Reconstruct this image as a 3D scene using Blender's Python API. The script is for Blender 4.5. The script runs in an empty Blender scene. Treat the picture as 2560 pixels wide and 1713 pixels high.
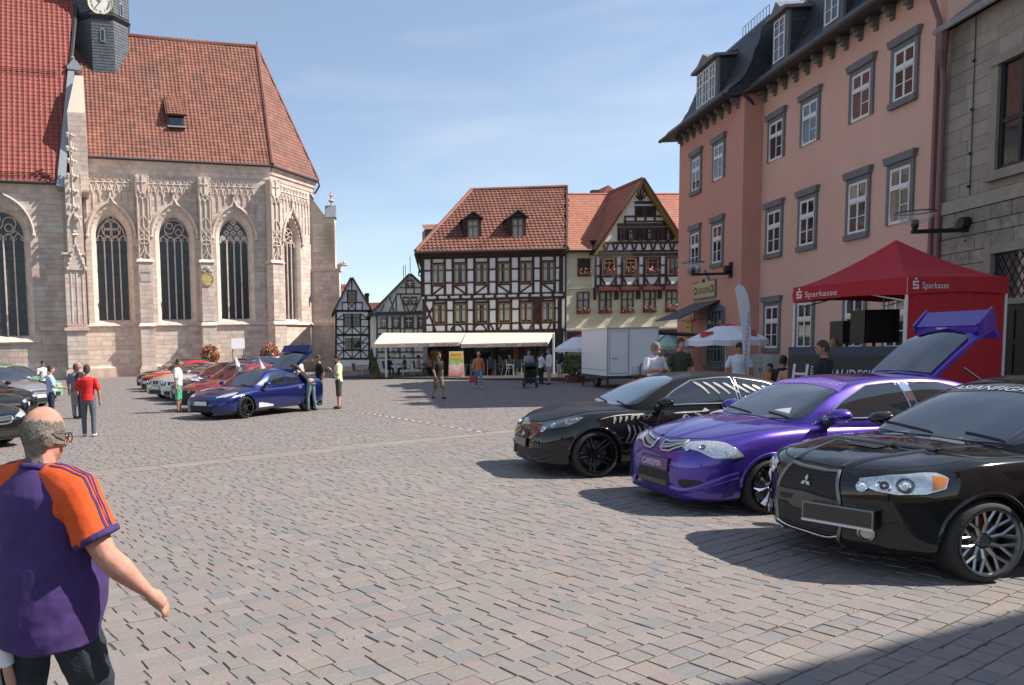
import bpy, bmesh, math, random
import numpy as np
from mathutils import Vector, Matrix
from mathutils.bvhtree import BVHTree
R = math.radians
SC = bpy.context.scene
COL = SC.collection
rng = random.Random(7)
NR = np.random.RandomState(11)
# ---------------------------------------------------------------- camera
FPX, PX, PY, CAMH = 1961.0, 817.0, 1030.0, 2.0
TH, RHO = math.atan(160 / 1961.0), math.atan(.022)
_F = Vector((0, math.cos(TH), -math.sin(TH)))
_r0 = Vector((1, 0, 0)); _u0 = Vector((0, math.sin(TH), math.cos(TH)))
_r = math.cos(RHO) * _r0 - math.sin(RHO) * _u0
_u = math.sin(RHO) * _r0 + math.cos(RHO) * _u0
CAM = Vector((0, 0, CAMH))
cd = bpy.data.cameras.new('camera'); co = bpy.data.objects.new('camera', cd); COL.objects.link(co)
co.matrix_world = Matrix(((_r.x, _u.x, -_F.x, 0), (_r.y, _u.y, -_F.y, 0), (_r.z, _u.z, -_F.z, CAMH), (0, 0, 0, 1)))
cd.sensor_width = 36.0; cd.lens = FPX / 2560 * 36
cd.shift_x = (1280 - PX) / 2560; cd.shift_y = (PY - 856.5) / 2560
cd.clip_start = .1; cd.clip_end = 3000
SC.camera = co
# ---------------------------------------------------------------- daylight
SUN_EL, SUN_AZ = 45.0, 95.5            # the sun stands over the roofs on the right
w = bpy.data.worlds.new('World'); SC.world = w; w.use_nodes = True
nt = w.node_tree; nt.nodes.clear()
def nn(t, typ, **k):
 n = t.nodes.new(typ)
 for a, b in k.items(): setattr(n, a, b)
 return n
out = nn(nt, 'ShaderNodeOutputWorld'); bg = nn(nt, 'ShaderNodeBackground')
sky = nn(nt, 'ShaderNodeTexSky', sky_type='NISHITA', sun_disc=False, sun_elevation=R(SUN_EL), sun_rotation=R(SUN_AZ),
   altitude=300, air_density=1.0, dust_density=.1, ozone_density=2.0)
tc = nn(nt, 'ShaderNodeTexCoord'); mp = nn(nt, 'ShaderNodeMapping'); mp.inputs['Scale'].default_value = (1.2, 1.2, 6.0)
mp.inputs['Rotation'].default_value = (0, R(6), 0)
nz = nn(nt, 'ShaderNodeTexNoise'); nz.inputs['Scale'].default_value = 2.1; nz.inputs['Detail'].default_value = 8; nz.inputs['Roughness'].default_value = .48
nz.inputs['Distortion'].default_value = .2
rp = nn(nt, 'ShaderNodeValToRGB'); rp.color_ramp.elements[0].position = .46; rp.color_ramp.elements[1].position = .80
rp.color_ramp.elements[0].color = (.16, .16, .16, 1); rp.color_ramp.elements[1].color = (.55, .55, .55, 1)
mx = nn(nt, 'ShaderNodeMixRGB'); mx.inputs[2].default_value = (5.4, 5.7, 6.0, 1)
nt.links.new(tc.outputs['Generated'], mp.inputs[0]); nt.links.new(mp.outputs[0], nz.inputs['Vector'])
nt.links.new(nz.outputs['Fac'], rp.inputs[0]); nt.links.new(rp.outputs[0], mx.inputs[0])
nt.links.new(sky.outputs[0], mx.inputs[1]); nt.links.new(mx.outputs[0], bg.inputs[0]); nt.links.new(bg.outputs[0], out.inputs[0])
bg.inputs[1].default_value = .105
sl = bpy.data.lights.new('sun', 'SUN'); so = bpy.data.objects.new('sun', sl); COL.objects.link(so)
sl.energy = 4.9; sl.angle = R(.53); sl.color = (1.0, .93, .83)
so.rotation_euler = (R(90 - SUN_EL), 0, R(180 - SUN_AZ)); so.location = (40, 0, 60)
SC.view_settings.view_transform = 'Standard'; SC.view_settings.look = 'None'
SC.view_settings.exposure = 0.68; SC.view_settings.gamma = 1; SC.view_settings.use_curve_mapping = False
SC.cycles.max_bounces = 6; SC.cycles.diffuse_bounces = 3; SC.cycles.glossy_bounces = 4
SC.cycles.transmission_bounces = 4; SC.cycles.transparent_max_bounces = 8
SC.cycles.use_denoising = True; SC.cycles.caustics_reflective = False; SC.cycles.caustics_refractive = False
SC.cycles.sample_clamp_indirect = 6
# ---------------------------------------------------------------- places: survey of the square
def sight(x, y): return _F + _r * ((x - PX) / FPX) - _u * ((y - PY) / FPX)
def G(x, y, z=0.0):
 d = sight(x, y); return CAM + d * ((z - CAMH) / d.z)
class Frame:
 """a wall line: u runs to the right seen from outside, out points away from the wall"""
 def __init__(s, o, az):
  a = R(az); s.o = Vector((o[0], o[1], 0)); s.d = Vector((math.sin(a), math.cos(a), 0)); s.n = Vector((math.cos(a), -math.sin(a), 0))
  s.rot = R(90) - a
 def w(s, u, z=0, out=0): return s.o + s.d * u + s.n * out + Vector((0, 0, z))
 def px(s, x, y, out=0):
  d = sight(x, y); p = CAM + d * (((s.o + s.n * out - CAM).dot(s.n)) / d.dot(s.n))
  return (p - s.o).dot(s.d), p.z
# ---------------------------------------------------------------- materials
MATS = {}
def mat(name, col, rough=.7, metal=0., var=.0, vscale=6., bump=0., bscale=40., ramp=None, coat=0., spec=.5, emit=None, hue=None, ao=None, stain=None, subsurf=0., hdark=0.):
 """principled material; var = noisy light/dark variation, ramp = colours picked per piece (attribute rnd + object random)"""
 if name in MATS: return MATS[name]
 m = bpy.data.materials.new(name); m.use_nodes = True; t = m.node_tree; b = t.nodes['Principled BSDF']
 b.inputs['Roughness'].default_value = rough; b.inputs['Metallic'].default_value = metal
 b.inputs['Coat Weight'].default_value = coat; b.inputs['Coat Roughness'].default_value = .03
 b.inputs['Specular IOR Level'].default_value = spec
 c = (*col, 1)
 b.inputs['Base Color'].default_value = c
 src = None
 if ramp:
  at = nn(t, 'ShaderNodeAttribute', attribute_name='rnd'); oi = nn(t, 'ShaderNodeObjectInfo')
  ad = nn(t, 'ShaderNodeMath', operation='ADD'); fr = nn(t, 'ShaderNodeMath', operation='FRACT')
  t.links.new(at.outputs['Fac'], ad.inputs[0]); t.links.new(oi.outputs['Random'], ad.inputs[1]); t.links.new(ad.outputs[0], fr.inputs[0])
  cr = nn(t, 'ShaderNodeValToRGB'); e = cr.color_ramp.elements
  for i, (p, k) in enumerate(ramp):
   q = e[i] if i < 2 else e.new(p)
   q.position = p; q.color = (*k, 1)
  t.links.new(fr.outputs[0], cr.inputs[0]); src = cr.outputs[0]
 geo = nn(t, 'ShaderNodeNewGeometry'); tcn = type('T', (), {'outputs': {'Object': geo.outputs['Position']}})
 if var > 0:
  n = nn(t, 'ShaderNodeTexNoise'); n.inputs['Scale'].default_value = vscale; n.inputs['Detail'].default_value = 6; n.inputs['Roughness'].default_value = .65
  t.links.new(tcn.outputs['Object'], n.inputs['Vector'])
  mr = nn(t, 'ShaderNodeMapRange'); mr.inputs[1].default_value = .3; mr.inputs[2].default_value = .7
  mr.inputs[3].default_value = 1 - var; mr.inputs[4].default_value = 1 + var
  t.links.new(n.outputs['Fac'], mr.inputs[0])
  mu = nn(t, 'ShaderNodeVectorMath', operation='MULTIPLY')
  if src: t.links.new(src, mu.inputs[0])
  else: mu.inputs[0].default_value = col
  t.links.new(mr.outputs[0], mu.inputs[1]); src = mu.outputs[0]
 if stain:
  (sc_, ss, lo, hi) = stain
  n = nn(t, 'ShaderNodeTexNoise'); n.inputs['Scale'].default_value = ss; n.inputs['Detail'].default_value = 5
  mpn = nn(t, 'ShaderNodeMapping'); mpn.inputs['Scale'].default_value = (1, 1, .35)
  t.links.new(tcn.outputs['Object'], mpn.inputs[0]); t.links.new(mpn.outputs[0], n.inputs['Vector'])
  mr = nn(t, 'ShaderNodeMapRange'); mr.inputs[1].default_value = lo; mr.inputs[2].default_value = hi
  t.links.new(n.outputs['Fac'], mr.inputs[0])
  mm = nn(t, 'ShaderNodeMixRGB'); mm.inputs[2].default_value = (*sc_, 1)
  t.links.new(mr.outputs[0], mm.inputs[0])
  if src: t.links.new(src, mm.inputs[1])
  else: mm.inputs[1].default_value = c
  src = mm.outputs[0]
 if src: t.links.new(src, b.inputs['Base Color'])
 if bump > 0:
  n = nn(t, 'ShaderNodeTexNoise'); n.inputs['Scale'].default_value = bscale; n.inputs['Detail'].default_value = 5
  t.links.new(tcn.outputs['Object'], n.inputs['Vector'])
  bp = nn(t, 'ShaderNodeBump'); bp.inputs['Strength'].default_value = bump; bp.inputs['Distance'].default_value = .02
  t.links.new(n.outputs['Fac'], bp.inputs['Height']); t.links.new(bp.outputs[0], b.inputs['Normal'])
 if emit:
  b.inputs['Emission Color'].default_value = (*emit[0], 1); b.inputs['Emission Strength'].default_value = emit[1]
 MATS[name] = m
 return m
# ---------------------------------------------------------------- mesh building
class MB:
 def __init__(s): s.v = []; s.f = []; s.m = []; s.r = []; s.mi = 0; s.rv = 0.
 def add(s, vs, fs, mi=None, rv=None):
  o = len(s.v); s.v.extend([tuple(p) for p in vs]); s.f.extend([tuple(i + o for i in f) for f in fs])
  s.m.extend([s.mi if mi is None else mi] * len(fs)); s.r.extend([s.rv if rv is None else rv] * len(fs)); return s
 def quad(s, a, b, c, d, **k): return s.add([a, b, c, d], [(0, 1, 2, 3)], **k)
 def box(s, x0, x1, y0, y1, z0, z1, **k):
  return s.add([(x0, y0, z0), (x1, y0, z0), (x1, y1, z0), (x0, y1, z0), (x0, y0, z1), (x1, y0, z1), (x1, y1, z1), (x0, y1, z1)],
      [(0, 3, 2, 1), (4, 5, 6, 7), (0, 1, 5, 4), (1, 2, 6, 5), (2, 3, 7, 6), (3, 0, 4, 7)], **k)
 def cbox(s, c, d, **k): return s.box(c[0] - d[0] / 2, c[0] + d[0] / 2, c[1] - d[1] / 2, c[1] + d[1] / 2, c[2] - d[2] / 2, c[2] + d[2] / 2, **k)
 def prism(s, pts, y0, y1, **k):
  """polygon of (x,z) pushed from y0 to y1"""
  n = len(pts); a = sum(pts[i][0] * pts[(i + 1) % n][1] - pts[(i + 1) % n][0] * pts[i][1] for i in range(n))
  if a < 0: pts = pts[::-1]
  vs = [(x, y0, z) for x, z in pts] + [(x, y1, z) for x, z in pts]
  fs = [tuple(range(n)), tuple(range(2 * n - 1, n - 1, -1))] + [(i, n + i, n + (i + 1) % n, (i + 1) % n) for i in range(n)]
  return s.add(vs, fs, **k)
 def beam(s, a, b, wd, y0, y1, **k):
  """straight timber in the wall plane between (x,z) points"""
  dx, dz = b[0] - a[0], b[1] - a[1]; L = math.hypot(dx, dz) or 1; px, pz = -dz / L * wd / 2, dx / L * wd / 2
  return s.prism([(a[0] - px, a[1] - pz), (b[0] - px, b[1] - pz), (b[0] + px, b[1] + pz), (a[0] + px, a[1] + pz)], y0, y1, **k)
 def tube(s, pts, r, n=8, cap=True, **k):
  pts = [Vector(p) for p in pts]; rs = r if isinstance(r, (list, tuple)) else [r] * len(pts)
  vs = []; fs = []; up = None
  for i, p in enumerate(pts):
   t = (pts[min(i + 1, len(pts) - 1)] - pts[max(i - 1, 0)]); t = t.normalized() if t.length > 1e-9 else Vector((0, 0, 1))
   if up is None:
    up = Vector((0, 0, 1)) if abs(t.z) < .9 else Vector((1, 0, 0))
   a = t.cross(up); a = a.normalized() if a.length > 1e-6 else Vector((1, 0, 0)); b = t.cross(a); up = -b if i == 0 else (a.cross(t))
   for j in range(n):
    q = 2 * math.pi * j / n; vs.append(p + a * (math.cos(q) * rs[i]) + b * (math.sin(q) * rs[i]))
  for i in range(len(pts) - 1):
   for j in range(n): fs.append((i * n + j, i * n + (j + 1) % n, (i + 1) * n + (j + 1) % n, (i + 1) * n + j))
  if cap: fs.append(tuple(range(n - 1, -1, -1))); fs.append(tuple(range((len(pts) - 1) * n, len(pts) * n)))
  return s.add(vs, fs, **k)
 def lathe(s, prof, n=16, c=(0, 0, 0), axis='z', **k):
  vs = []; fs = []
  for (r, h) in prof:
   for j in range(n):
    q = 2 * math.pi * j / n; x, y = r * math.cos(q), r * math.sin(q)
    p = (x, y, h) if axis == 'z' else ((x, h, y) if axis == 'y' else (h, x, y))
    vs.append((p[0] + c[0], p[1] + c[1], p[2] + c[2]))
  for i in range(len(prof) - 1):
   for j in range(n):
    f = (i * n + j, i * n + (j + 1) % n, (i + 1) * n + (j + 1) % n, (i + 1) * n + j)
    fs.append(f if axis != 'y' else f[::-1])
  return s.add(vs, fs, **k)
 def ball(s, c, r, n=8, **k):
  rr = r if isinstance(r, (tuple, list)) else (r, r, r); m = max(4, n // 2 + 1); vs = []; fs = []
  for i in range(m + 1):
   a = math.pi * i / m
   for j in range(n):
    q = 2 * math.pi * j / n
    vs.append((c[0] + rr[0] * math.sin(a) * math.cos(q), c[1] + rr[1] * math.sin(a) * math.sin(q), c[2] - rr[2] * math.cos(a)))
  for i in range(m):
   for j in range(n): fs.append((i * n + j, i * n + (j + 1) % n, (i + 1) * n + (j + 1) % n, (i + 1) * n + j))
  return s.add(vs, fs, **k)
 def xf(s, M, i0=0):
  for i in range(i0, len(s.v)): s.v[i] = tuple(M @ Vector(s.v[i]))
  return s
 def mesh(s, name, mats, smooth=False):
  me = bpy.data.meshes.new(name); me.from_pydata(s.v, [], s.f)
  for m in (mats if isinstance(mats, (list, tuple)) else [mats]): me.materials.append(m)
  if any(s.m): me.polygons.foreach_set('material_index', s.m)
  if any(s.r):
   a = me.attributes.new('rnd', 'FLOAT', 'FACE'); a.data.foreach_set('value', s.r)
  if smooth:
   me.polygons.foreach_set('use_smooth', [True] * len(s.f))
   if smooth != True:
    try: me.set_sharp_from_angle(angle=R(smooth))
    except Exception: pass
  me.update(); return me
 def build(s, name, mats, parent=None, smooth=False, **kw): return link(name, s.mesh(name, mats, smooth), parent, **kw)
def link(name, data, parent=None, kind=None, label=None, cat=None, group=None, loc=None, rotz=None):
 o = bpy.data.objects.new(name, data); COL.objects.link(o)
 if parent: o.parent = parent
 if loc is not None: o.location = loc
 if rotz is not None: o.rotation_euler = (0, 0, rotz)
 return tag(o, label, cat, group, kind)
def tag(o, label=None, cat=None, group=None, kind=None):
 if label: o['label'] = label
 if cat: o['category'] = cat
 if group: o['group'] = group
 if kind: o['kind'] = kind
 return o
def thing(name, label, cat, loc=(0, 0, 0), rotz=0, group=None):
 return link(name, None, None, None, label, cat, group, loc, rotz)
def dup(o, loc=None, rotz=None, label=None, group=None, parent=None):
 c = o.copy(); COL.objects.link(c)
 if parent: c.parent = parent
 if loc is not None: c.location = loc
 if rotz is not None: c.rotation_euler = (0, 0, rotz)
 if label: c['label'] = label
 if group: c['group'] = group
 for k in o.children: dup(k, parent=c)
 return c
def npmesh(name, V, Fq, mats, rnd=None, smooth=False, midx=None):
 """mesh from numpy arrays of quads"""
 me = bpy.data.meshes.new(name); nv, nf = len(V), len(Fq); k = Fq.shape[1]
 me.vertices.add(nv); me.vertices.foreach_set('co', np.ascontiguousarray(V, dtype=np.float32).ravel())
 me.loops.add(nf * k); me.loops.foreach_set('vertex_index', np.ascontiguousarray(Fq, dtype=np.int32).ravel())
 me.polygons.add(nf); me.polygons.foreach_set('loop_start', np.arange(0, nf * k, k, dtype=np.int32))
 try: me.polygons.foreach_set('loop_total', np.full(nf, k, dtype=np.int32))
 except Exception: pass
 for m in (mats if isinstance(mats, (list, tuple)) else [mats]): me.materials.append(m)
 if midx is not None: me.polygons.foreach_set('material_index', np.ascontiguousarray(midx, dtype=np.int32))
 if rnd is not None:
  a = me.attributes.new('rnd', 'FLOAT', 'FACE'); a.data.foreach_set('value', np.ascontiguousarray(rnd, dtype=np.float32))
 me.polygons.foreach_set('use_smooth', np.full(nf, bool(smooth)))
 me.update(calc_edges=True); me.validate(); return me
FONT = {}
def text(name, body, size, material, parent, M, width=None, extrude=.002, shear=0., align='LEFT', kind=None, offset=0.):
 """flat lettering; M places its x-y plane; width squeezes it to a measured length"""
 cu = bpy.data.curves.new(name, 'FONT'); cu.body = body; cu.size = size; cu.extrude = extrude; cu.shear = shear; cu.align_x = align; cu.resolution_u = 3; cu.offset = offset
 t = bpy.data.objects.new(name, cu); COL.objects.link(t)
 dg = bpy.context.evaluated_depsgraph_get(); me = bpy.data.meshes.new_from_object(t.evaluated_get(dg))
 COL.objects.unlink(t); bpy.data.objects.remove(t); bpy.data.curves.remove(cu)
 if width and len(me.vertices):
  xs = [v.co.x for v in me.vertices]; sx = width / max(1e-6, max(xs) - min(xs)); x0 = min(xs) if align == 'LEFT' else 0
  for v in me.vertices: v.co.x = (v.co.x - x0) * sx
 me.transform(M); me.materials.clear(); me.materials.append(material); me.name = name
 return link(name, me, parent, kind)
def MX(o, x, y):
 """matrix with origin o and axes x, y"""
 x = Vector(x).normalized(); y = Vector(y).normalized(); z = x.cross(y)
 return Matrix(((x.x, y.x, z.x, o[0]), (x.y, y.y, z.y, o[1]), (x.z, y.z, z.z, o[2]), (0, 0, 0, 1)))
WALLX = lambda u, z, out=0: MX((u, -out, z), (1, 0, 0), (0, 0, 1))   # lettering on a wall frame
# ---------------------------------------------------------------- the paved square
COB = [(0, (.235, .20, .185)), (.3, (.21, .192, .182)), (.5, (.245, .208, .192)), (.66, (.185, .183, .184)), (.8, (.230, .186, .168)), (.92, (.255, .222, .203)), (1, (.205, .192, .184))]
m_cob = mat('cobblestone', (.2, .2, .2), .68, var=.10, vscale=28., bump=.25, bscale=70., ramp=COB, spec=.3)
m_joint = mat('joint_sand', (.105, .086, .064), .95, var=.45, vscale=7., bump=.5, bscale=90., stain=((.075, .085, .025), 1.3, .52, .66))
m_strip = mat('strip_stone', (.3, .25, .2), .7, var=.15, vscale=5., bump=.2, ramp=[(0, (.255, .215, .185)), (.5, (.235, .205, .18)), (1, (.27, .228, .195))])
ground = MB().quad((-700, -300, -.0095), (700, -300, -.0095), (700, 1200, -.0095), (-700, 1200, -.0095)).build('ground', m_joint, kind='structure')
AZ_ROW = R(58.4)
RD = np.array([math.sin(AZ_ROW), math.cos(AZ_ROW)]); CD = np.array([-math.cos(AZ_ROW), math.sin(AZ_ROW)])   # along a row / across rows
STRIP0 = np.array([-4.0, 12.92])
s_strip = float(STRIP0 @ CD)
def stone_arrays(c, L, W, zt, tilt, rot, jit):
 """rounded paving stones: n stones of 12 vertices, 9 quads"""
 n = len(L); ang = rot
 ex = np.stack([RD[0] * np.cos(ang) + CD[0] * np.sin(ang), RD[1] * np.cos(ang) + CD[1] * np.sin(ang)], 1)
 ey = np.stack([-ex[:, 1], ex[:, 0]], 1)
 V = np.zeros((n, 12, 3)); sg = np.array([(-1, -1), (1, -1), (1, 1), (-1, 1)])
 for k, (ins, z) in enumerate(((0, -.045), (.001, -.004), (.004, 0))):
  for q in range(4):
   a = sg[q, 0] * (L / 2 - ins) + jit[:, q, 0]; b = sg[q, 1] * (W / 2 - ins) + jit[:, q, 1]
   V[:, k * 4 + q, :2] = c + ex * a[:, None] + ey * b[:, None]
   V[:, k * 4 + q, 2] = z + zt + (tilt[:, 0] * a + tilt[:, 1] * b if k else 0)
 f = [(8, 9, 10, 11)]
 for k in (0, 1):
  for q in range(4): f.append((k * 4 + q, k * 4 + (q + 1) % 4, k * 4 + 4 + (q + 1) % 4, k * 4 + 4 + q))
 return V, np.array(f)
def in_view(c, m=1.6):
 x, y = c[:, 0], c[:, 1]
 return (y > 2.8) & (x > -.41 * y - m) & (x < .90 * y + m) & (y < 66) & (x < 19)
rows = []
s = -26.0; W0 = .185
while s < 70:
 wrow = rng.uniform(.125, .170)
 if abs(s + wrow / 2 - s_strip) < .26:
  s = s_strip + .27; continue
 nst = 700; Ls = NR.choice([.12, .15, .18, .21, .24, .29], nst, p=[.1, .2, .25, .22, .15, .08]) * NR.uniform(.93, 1.07, nst)
 e = np.cumsum(Ls) - 36 + NR.uniform(0, .3)
 cc = (e - Ls / 2)[:, None] * RD + (s + wrow / 2 + .012 * np.sin(e * .9 + s * 3))[:, None] * CD
 k = in_view(cc)
 rows.append((cc[k], Ls[k], np.full(k.sum(), wrow)))
 s += wrow
c = np.concatenate([r[0] for r in rows]); L = np.concatenate([r[1] for r in rows]); Wd = np.concatenate([r[2] for r in rows])
n = len(L); gap_l = NR.uniform(.003, .009, n) + (NR.rand(n) < .12) * NR.uniform(.003, .011, n); gap_w = NR.uniform(.002, .009, n)
V, f = stone_arrays(c, L - gap_l, Wd - gap_w, NR.normal(0, .0018, n) - .003, NR.normal(0, .004, (n, 2)), NR.normal(0, .014, n), NR.normal(0, .004, (n, 4, 2)))
dist = np.hypot(c[:, 0], c[:, 1])
view = (c[:, 0] > -.40 * c[:, 1]) & (c[:, 0] < .87 * c[:, 1]) & (c[:, 1] > 4.35)
order = np.argsort(np.where(view, dist, 1e9)); near = order[:300]; far = np.setdiff1d(np.arange(n), near)
fs_ = np.array([(4, 5, 6, 7), (0, 1, 5, 4), (1, 2, 6, 5), (2, 3, 7, 6), (3, 0, 4, 7)]); mid_ = far[dist[far] < 13]; fr_ = far[dist[far] >= 13]
nm_, n1, n2 = len(mid_), len(f), len(fs_)
VF = np.concatenate([V[mid_].reshape(-1, 3), V[fr_][:, [0, 1, 2, 3, 8, 9, 10, 11]].reshape(-1, 3)])
FF = np.concatenate([(f[None] + (np.arange(nm_) * 12)[:, None, None]).reshape(-1, 4), (fs_[None] + (nm_ * 12 + np.arange(len(fr_)) * 8)[:, None, None]).reshape(-1, 4)])
link('cobbles', npmesh('cobbles', VF, FF, m_cob, np.concatenate([np.repeat(NR.rand(nm_), n1), np.repeat(NR.rand(len(fr_)), n2)])), ground, kind='stuff')
for i in near:
 o3 = np.array([c[i, 0], c[i, 1], 0.]); me = npmesh('cobble', V[i] - o3, f, m_cob)
 link('cobble', me, ground, loc=tuple(o3))
# the pale drainage strip of long flat slabs
mb = MB(); e = -30.
while e < 60:
 l = rng.uniform(.55, .95); a0, a1 = e + .006, e + l - .006
 for o_ in (-.225, .008):
  p = [STRIP0 * 0 + RD * a + CD * (s_strip + o_ + b) for a, b in ((a0, 0), (a1, 0), (a1, .215), (a0, .215))]
  if in_view(np.array([p[0]]))[0]:
   mb.rv = rng.random(); z = rng.uniform(-.006, -.002)
   mb.add([(q[0], q[1], -.04) for q in p] + [(q[0], q[1], z) for q in p], [(4, 5, 6, 7), (0, 1, 5, 4), (1, 2, 6, 5), (2, 3, 7, 6), (3, 0, 4, 7)])
 e += l
mb.build('drainage_strip', m_strip, kind='structure')
# weeds in the joints
m_weed = mat('weed_green', (.07, .10, .025), .8, var=.3)
mb = MB()
for i in range(900):
 j = rng.randrange(n)
 if dist[j] > 16 or rng.random() > .75: continue
 p = c[j] + CD * (Wd[j] / 2) * rng.choice((-1, 1)) + RD * rng.uniform(-.1, .1)
 for q in range(rng.randint(2, 7)):
  a = rng.uniform(0, 6.28); hh = rng.uniform(.008, .03); d = rng.uniform(.004, .02); x, y = p[0] + RD[0] * rng.uniform(-.05, .05), p[1] + RD[1] * rng.uniform(-.05, .05)
  mb.add([(x - .003, y, -.012), (x + .003, y, -.012), (x + math.cos(a) * d, y + math.sin(a) * d, hh)], [(0, 1, 2)])
mb.build('weeds', m_weed, kind='stuff')
# ---------------------------------------------------------------- shared builders for the houses
TILE = [(0, (.225, .082, .054)), (.22, (.18, .066, .047)), (.5, (.26, .098, .064)), (.72, (.20, .075, .053)), (.9, (.15, .062, .048)), (1, (.24, .09, .062))]
m_tile = mat('clay_tile', (.36, .11, .06), .75, var=.25, vscale=.9, ramp=TILE, stain=((.10, .055, .042), .45, .58, .85))
m_tile_red = mat('clay_tile_red', (.36, .07, .045), .72, var=.12, vscale=.8, ramp=[(0, (.25, .058, .046)), (.5, (.215, .050, .040)), (1, (.275, .066, .050))])
m_tile_pink = mat('clay_tile_pale', (.40, .15, .095), .8, var=.15, vscale=1.5, ramp=[(0, (.40, .15, .09)), (.5, (.35, .125, .08)), (1, (.43, .175, .11))])
m_batten = mat('roof_underlay', (.10, .035, .025), .9)
m_gutter = mat('gutter_metal', (.06, .06, .062), .5, .4)
m_zinc = mat('zinc_sheet', (.34, .36, .38), .45, .5, var=.15)
m_dark = mat('dark_void', (.012, .012, .014), .6)
m_glass = mat('window_glass', (.022, .028, .034), .04, spec=.9)
m_white = mat('white_paint', (.72, .72, .70), .5, var=.05)
def dens(pts, v):
 """u interval of a convex polygon at height v"""
 xs = []
 for i in range(len(pts)):
  (a, b), (c, d) = pts[i], pts[(i + 1) % len(pts)]
  if (b <= v < d) or (d <= v < b): xs.append(a + (c - a) * (v - b) / (d - b))
 return (min(xs), max(xs)) if len(xs) >= 2 else None
def tile_roof(parent, o, eu, ev, poly, tw, th, m, nparts=0, flat=False, base=True, name='roof', holes=None, lift=.035):
 """tiles laid one by one on a plane through o with axes eu (along the eave) and ev (up the slope)"""
 o, eu, ev = Vector(o), Vector(eu).normalized(), Vector(ev).normalized(); nrm = eu.cross(ev)
 bb = MB(); P = lambda u, v, k=0: o + eu * u + ev * v + nrm * k
 n = len(poly)
 bb.add([P(u, v, -.02) for u, v in poly] + [P(u, v, -.16) for u, v in poly], [tuple(range(n)), tuple(range(2 * n - 1, n - 1, -1))] + [(i, n + i, n + (i + 1) % n, (i + 1) % n) for i in range(n)])
 rf = bb.build(name, m_batten, parent)
 r_ = tw * .5
 prof = [(-.5, .15), (-.25, .0), (0, .25), (.25, .62), (.5, .15)] if not flat else [(-.48, .1), (.48, .1)]
 H = (tw * .28 if not flat else .06)
 def tile(u, v):
  vs = []
  for dv, up in ((0, lift), (th * 1.12, .0)):
   for (a, h) in prof: vs.append(P(u + a * tw, v + dv, h * H + up))
  k = len(prof)
  for (a, h) in prof: vs.append(P(u + a * tw, v, -.01))
  fs = [(i, i + 1, k + i + 1, k + i) for i in range(k - 1)] + [(2 * k + i, 2 * k + i + 1, i + 1, i) for i in range(k - 1)]
  return vs, fs
 vmax = max(p[1] for p in poly); cells = []
 v = 0.
 while v < vmax - th * .3:
  it = dens(poly, min(v + th * .4, vmax - 1e-3))
  if it:
   k0 = math.ceil((it[0] + tw * .2) / tw); k1 = math.floor((it[1] - tw * .2) / tw)
   for k in range(k0, k1 + 1):
    if holes and any(a < k * tw < b and c < v < d for a, b, c, d in holes): continue
    cells.append((k * tw, v))
  v += th
 mb = MB()
 parts = cells[:nparts]
 for u, v in cells[nparts:]:
  vs, fs = tile(u, v); mb.add(vs, fs, rv=rng.random())
 if cells[nparts:]: mb.build('roof_tiles', m, rf, kind='stuff')
 if parts:
  t = MB(); vs, fs = tile(0, 0); t.add([p - o for p in vs], fs); me = t.mesh('roof_tile', m)
  for u, v in parts: link('roof_tile', me, rf, loc=P(u, v))
 return rf
def blocks(store, u0, u1, z0, z1, opens=(), hc=(.3, .42), lb=(.5, 1.25), y=0., proud=.03, M=None, gap=.008):
 """courses of squared stone; opens are functions z -> (a, b) left free"""
 z = z0
 while z < z1 - .1:
  hh = min(rng.uniform(*hc), z1 - z)
  if z1 - z - hh < .15: hh = z1 - z
  cuts = sorted(filter(None, [q(z + hh / 2) for q in opens])); a = u0; segs = []
  for (c, d) in cuts:
   if d <= u0 or c >= u1: continue
   if c > a: segs.append((a, c))
   a = max(a, d)
  if a < u1: segs.append((a, u1))
  for (a, b) in segs:
   x = a
   while x < b - 1e-4:
    l = rng.uniform(*lb)
    if b - x - l < lb[0] * .7: l = b - x
    q = [(x + gap, y - proud, z + gap), (x + l - gap, y - proud, z + gap), (x + l - gap, y - proud, z + hh - gap), (x + gap, y - proud, z + hh - gap)]
    k = [(x + gap, y + .04, z + gap), (x + l - gap, y + .04, z + gap), (x + l - gap, y + .04, z + hh - gap), (x + gap, y + .04, z + hh - gap)]
    pr = rng.uniform(-.004, .006); q = [(p[0], p[1] - pr, p[2]) for p in q]
    vs = q + k
    if M: vs = [tuple(M @ Vector(p)) for p in vs]
    store.append(vs); x += l
  z += hh
BF = [(0, 1, 2, 3), (4, 5, 1, 0), (5, 6, 2, 1), (6, 7, 3, 2), (7, 4, 0, 3)]
def lay(store, m, parent, nparts, name='stone_block', rest='stonework'):
 mb = MB()
 for vs in store[nparts:]: mb.add(vs, BF, rv=rng.random())
 if store[nparts:]: mb.build(rest, m, parent, kind='stuff')
 for vs in store[:nparts]:
  c = sum((Vector(p) for p in vs), Vector()) / 8; b = MB(); b.add([Vector(p) - c for p in vs], BF)
  b.build(name, m, parent, loc=c)
def arch(cx, a, zs, za, n=10):
 """pointed arch from right foot over the apex to the left foot"""
 H = za - zs; c = (H * H - a * a) / (2 * a); r = a + c; th = math.asin(min(1, H / r)); R_ = []
 for i in range(n + 1):
  t = th * i / n; R_.append((cx - c + r * math.cos(t), zs + r * math.sin(t)))
 return R_ + [(2 * cx - x, z) for x, z in R_[-2::-1]]
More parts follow.
